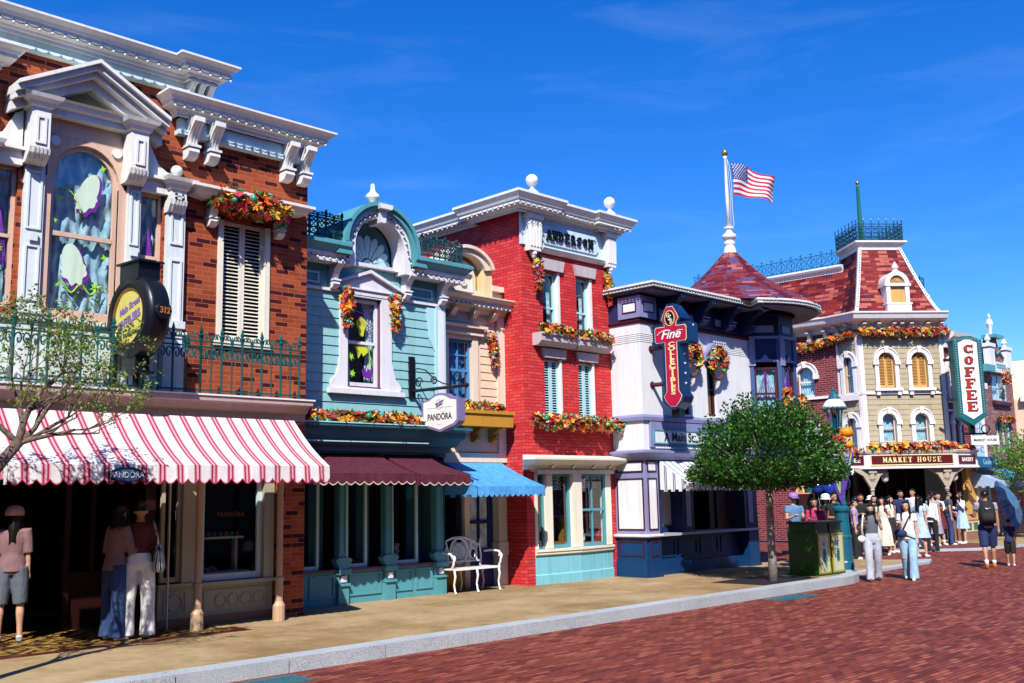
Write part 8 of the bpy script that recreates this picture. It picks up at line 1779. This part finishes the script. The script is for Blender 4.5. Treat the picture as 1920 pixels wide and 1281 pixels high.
# visitors in front of the market house
def at(px, d):
    """ground point on the viewing ray through azimuth az at horizontal distance d"""
    return (d*cos(R(px)), d*sin(R(px)))
CROWD = [
 ('woman in long cream dress with dark shoulder bag', (27.1, 12.95), 0, -15, 1.55, dict(dress=CRMD, dress_len=.72, sleeve=.5, arms=((V(.1, 0, -1), V(0, -.5, -.9)), HOLD), hair='long', shoes=(.7, .7, .7), skin='l')),
 ('man in black tee with folded arms beside the lamp post', (26.38, 13.2), 0, 10, 1.66, dict(top=BLKC, bottom=BLKC, arms=(CROSS, CROSS), hair='short', fem=False, skin='t', shoes=(.02, .02, .03))),
 ('person in soft pink shirt just right of the lamp post', (27.21, 13.78), 0, 200, 1.58, dict(top=PNK, bottom=PNK, sleeve=.5, hair='short', bot_len=.5, bot_kind='shorts', face=False, loose=1.3)),
 ('woman in pale blue print dress with long dark hair', (26.78, 11.79), 0, 150, 1.58, dict(dress=BABY, dress_len=.46, sleeve=.5, hair='long', skin='l', shoes=(.72, .72, .72), face=False, arms=(DOWN, (V(.2, -.1, -1), V(.1, -.3, -1))))),
 ('woman in maroon pinafore over white sleeves and white socks', (31.34, 13.19), .06, 35, 1.56, dict(top=WHT, bottom=MRN, bot_kind='skirt', bot_len=.75, sleeve=1.4, hair='bun', socks=WHT, shoes=(.75, .75, .75), arms=(PHONE, PHONE), tuck=True)),
 ('man in slate shirt and dark trousers near the orange panels', (31.7, 13.03), .06, 100, 1.62, dict(top=SLATE, bottom=DNM, hair='short', fem=False, skin='t', shoes=(.6, .6, .6), arms=(DOWN, (V(.1, .1, -1), V(-.2, -.8, -.4))))),
 ('woman in pale blue overall dress with a white blouse', (32.5, 12.97), .06, -70, 1.58, dict(dress=BABY, dress_len=.50, sleeve=0, hair='long', shoes=(.76, .76, .76), arms=(PHONE, HOLD))),
 ('person in dark clothes just behind the woman in cream', (27.6, 13.42), 0, 20, 1.60, dict(top=BLKC, bottom=DNM, hair='long', shoes=(.6, .6, .6))),
 ('woman in white top with white cap behind the man in black', (27.85, 13.62), 0, -40, 1.58, dict(top=WHT, bottom=PALEJ, hair='long', hat='cap', hatc=WHITE)),
 ('woman in white blouse with a white bow behind the print dress', (28.95, 12.42), .0, 160, 1.60, dict(top=WHT, bottom=BLKC, hair='tail', face=False, sleeve=1.4)),
 ('man with purple cap and blue shirt beside the round tree', (21.31, 12.29), .05, 30, 1.66, dict(top=STEEL, bottom=DNM, hair='short', hat='cap', hatc=paint('lilac_cap', (.30, .16, .5), .6), fem=False, arms=(PHONE, PHONE), shoes=(.7, .7, .7))),
 ('woman in magenta top behind the litter bins', (20.83, 11.51), .05, -5, 1.56, dict(top=MAG, bottom=BLKC, hair='long', skin='t', sleeve=.9, arms=(PHONE, (V(.3, 0, -1), V(-.3, -1, .1))))),
 ('woman in white bucket hat and dark top behind the bins', (22.89, 12.34), .05, -10, 1.62, dict(top=BLKC, bottom=BLKC, hair='long', hat='bucket', hatc=WHITE, arms=(PHONE, PHONE))),
 ('man in plain black tee beside the lamp, left of its base', (22.27, 11.79), .05, 40, 1.68, dict(top=BLKC, bottom=BLKC, hair='short', fem=False, skin='t', arms=((V(.2, 0, -1), V(-.2, -1, 0)), DOWN))),
 ('woman in black skirt and white blouse under the left part of the market canopy', (28.2, 13.25), 0, 60, 1.58, dict(top=WHT, bottom=BLKC, bot_kind='skirt', bot_len=.8, hair='long', tuck=True, shoes=(.7, .7, .7))),
 ('person in navy tee deep in the shade of the market doorway', (29.7, 13.6), .06, 20, 1.66, dict(top=NAVYC, bottom=DNM, hair='short', fem=False, skin='t')),
 ('girl in lilac top half hidden by the lamp base', (24.9, 12.66), .02, 90, 1.5, dict(top=cloth('lilac_top', (.36, .28, .5)), bottom=BLKC, hair='tail', face=False)),
 ('woman in grey dress right of the doorway, back to the street', (30.6, 13.05), .06, 170, 1.6, dict(dress=GREYM, dress_len=.6, hair='bun', face=False)),
 ('man in white tee standing at the market doorway', (30.3, 13.5), .06, -30, 1.7, dict(top=WHT, bottom=DNM, hair='short', fem=False, skin='t')),
]
ROOTS = {}
for lb, (x_, y_), z_, turn, hh, kw in CROWD:
    kw = dict(kw); kw.setdefault('legs', STAND); ROOTS[lb] = person(lb, x_, y_, z_, face_cam(x_, y_, turn), hh, **kw)
r_, J, k, hc, T = ROOTS[CROWD[4][0]]; m = MB(ID); loft(m, [(tuple(V(0, 0, 1.02)*k), .138*k, .105*k), (tuple(V(0, 0, 1.12)*k), .140*k, .11*k), (tuple(V(0, 0, 1.30)*k), .150*k, .122*k), (tuple(V(0, 0, 1.40)*k), .11*k, .10*k)]); m.build('vest', MRN, r_, smooth=True)
r_, J, k, hc, T = ROOTS[CROWD[11][0]]; m2 = MB(lambda a, b, c: V(a*k, -.128*k, 1.26*k+c)); m2.prism([(-.05, .0), (.05, 0), (.05, .012), (-.05, .012)], 0, .001); m2.prism([(-.05, .03), (.05, .03), (.05, .045), (-.05, .045)], 0, .001); m2.build('print', PNK, r_)
r_, J, k, hc, T = ROOTS[CROWD[6][0]]; m = MB(ID)
for s in (-1, 1): m.tube([tuple((J['s', s]*1.0)*k), tuple(J['s', s].lerp(J['e', s], .5)*k), tuple(J['e', s]*k), tuple(J['w', s]*k)], [.068*k, .064*k, .055*k, .042*k], 10)
m.build('sleeves', WHT, r_, smooth=True)
bg_ = item(r_, 'pink_bag', 'pink shoulder bag hanging in front of the woman in pale blue overalls', 'handbag'); m = MB(ID); m.ball(tuple(V(-.15, -.12, .95)*k), .13*k, 12, 0, .8, .5, 1.0); m.build('bag', cloth('hot_pink', (.62, .16, .28)), bg_, smooth=True); strap(bg_, [tuple(V(-.15, -.1, 1.05)*k), tuple(V(-.15, -.02, 1.43)*k)], .012*k, PNK, 'strap')
PNK_SHADE = cloth('dusky_pink', (.22, .12, .135))  # darker copy of the pink, awning shade put into the colour
# three visitors in the shade of the striped awning
p, J, k, hc, T = person('woman in oxblood top and loose white trousers seen from behind', 5.86, 12.50, .155, face_cam(5.86, 12.5, 178), 1.66, 't', ((V(.2, -.1, -1), V(-.2, -1, .2)), (V(.15, .05, -1), V(-.1, -.8, .2))), STAND, OXB, .8, True, WHT, wide=1.5, shoes=(.25, .4, .55), hair='bun', face=False)
bg_ = item(p, 'striped_tote', 'black and white striped tote on the shoulder of the woman in white trousers', 'tote bag'); STB = stripes('black_white_stripes', (.70, .70, .72), [(.5, (.01, .01, .015))], .035, axis=0, transl=0); m = MB(ID); loft(m, [(tuple(V(-.24, .06, .82)*k), .06*k, .13*k), (tuple(V(-.245, .06, .88)*k), .075*k, .15*k), (tuple(V(-.24, .06, 1.05)*k), .06*k, .12*k), (tuple(V(-.23, .05, 1.16)*k), .03*k, .06*k)], 20); m.build('bag', STB, bg_, smooth=True)
for o in (-.03, .03): strap(bg_, [tuple(V(-.235, .06+o, 1.13)*k), tuple(V(-.20, .05+o, 1.3)*k), tuple(V(-.16, .02+o, 1.465)*k), tuple(V(-.20, -.10, 1.2)*k)], .014*k, STB, 'strap')
p, J, k, hc, T = person('girl in loose pale pink shirt and wide blue jeans leaning in the doorway', 5.60, 12.62, .155, face_cam(5.6, 12.6, 120), 1.62, 't', ((V(.1, -.3, -1), V(-.2, -1, .1)), (V(.25, .1, -1), V(.1, -.7, -.3))), STAND, PNK_SHADE, 1.4, False, DNM, wide=1.5, shoes=(.66, .62, .64), hair='long', face=True, loose=1.7, lean=-.10)
p, J, k, hc, T = person('person in pink shirt, grey shorts and pink cap in the dark shop entrance', 4.72, 13.55, .155, face_cam(4.72, 13.5, 175), 1.62, 'l', (DOWN, DOWN), STAND, PNK_SHADE, .9, False, GREYT, 'shorts', .5, shoes=(.5, .5, .52), hair='long', hat='cap', hatc=cloth('pink_cap', (.6, .36, .36)), face=False, loose=1.6)
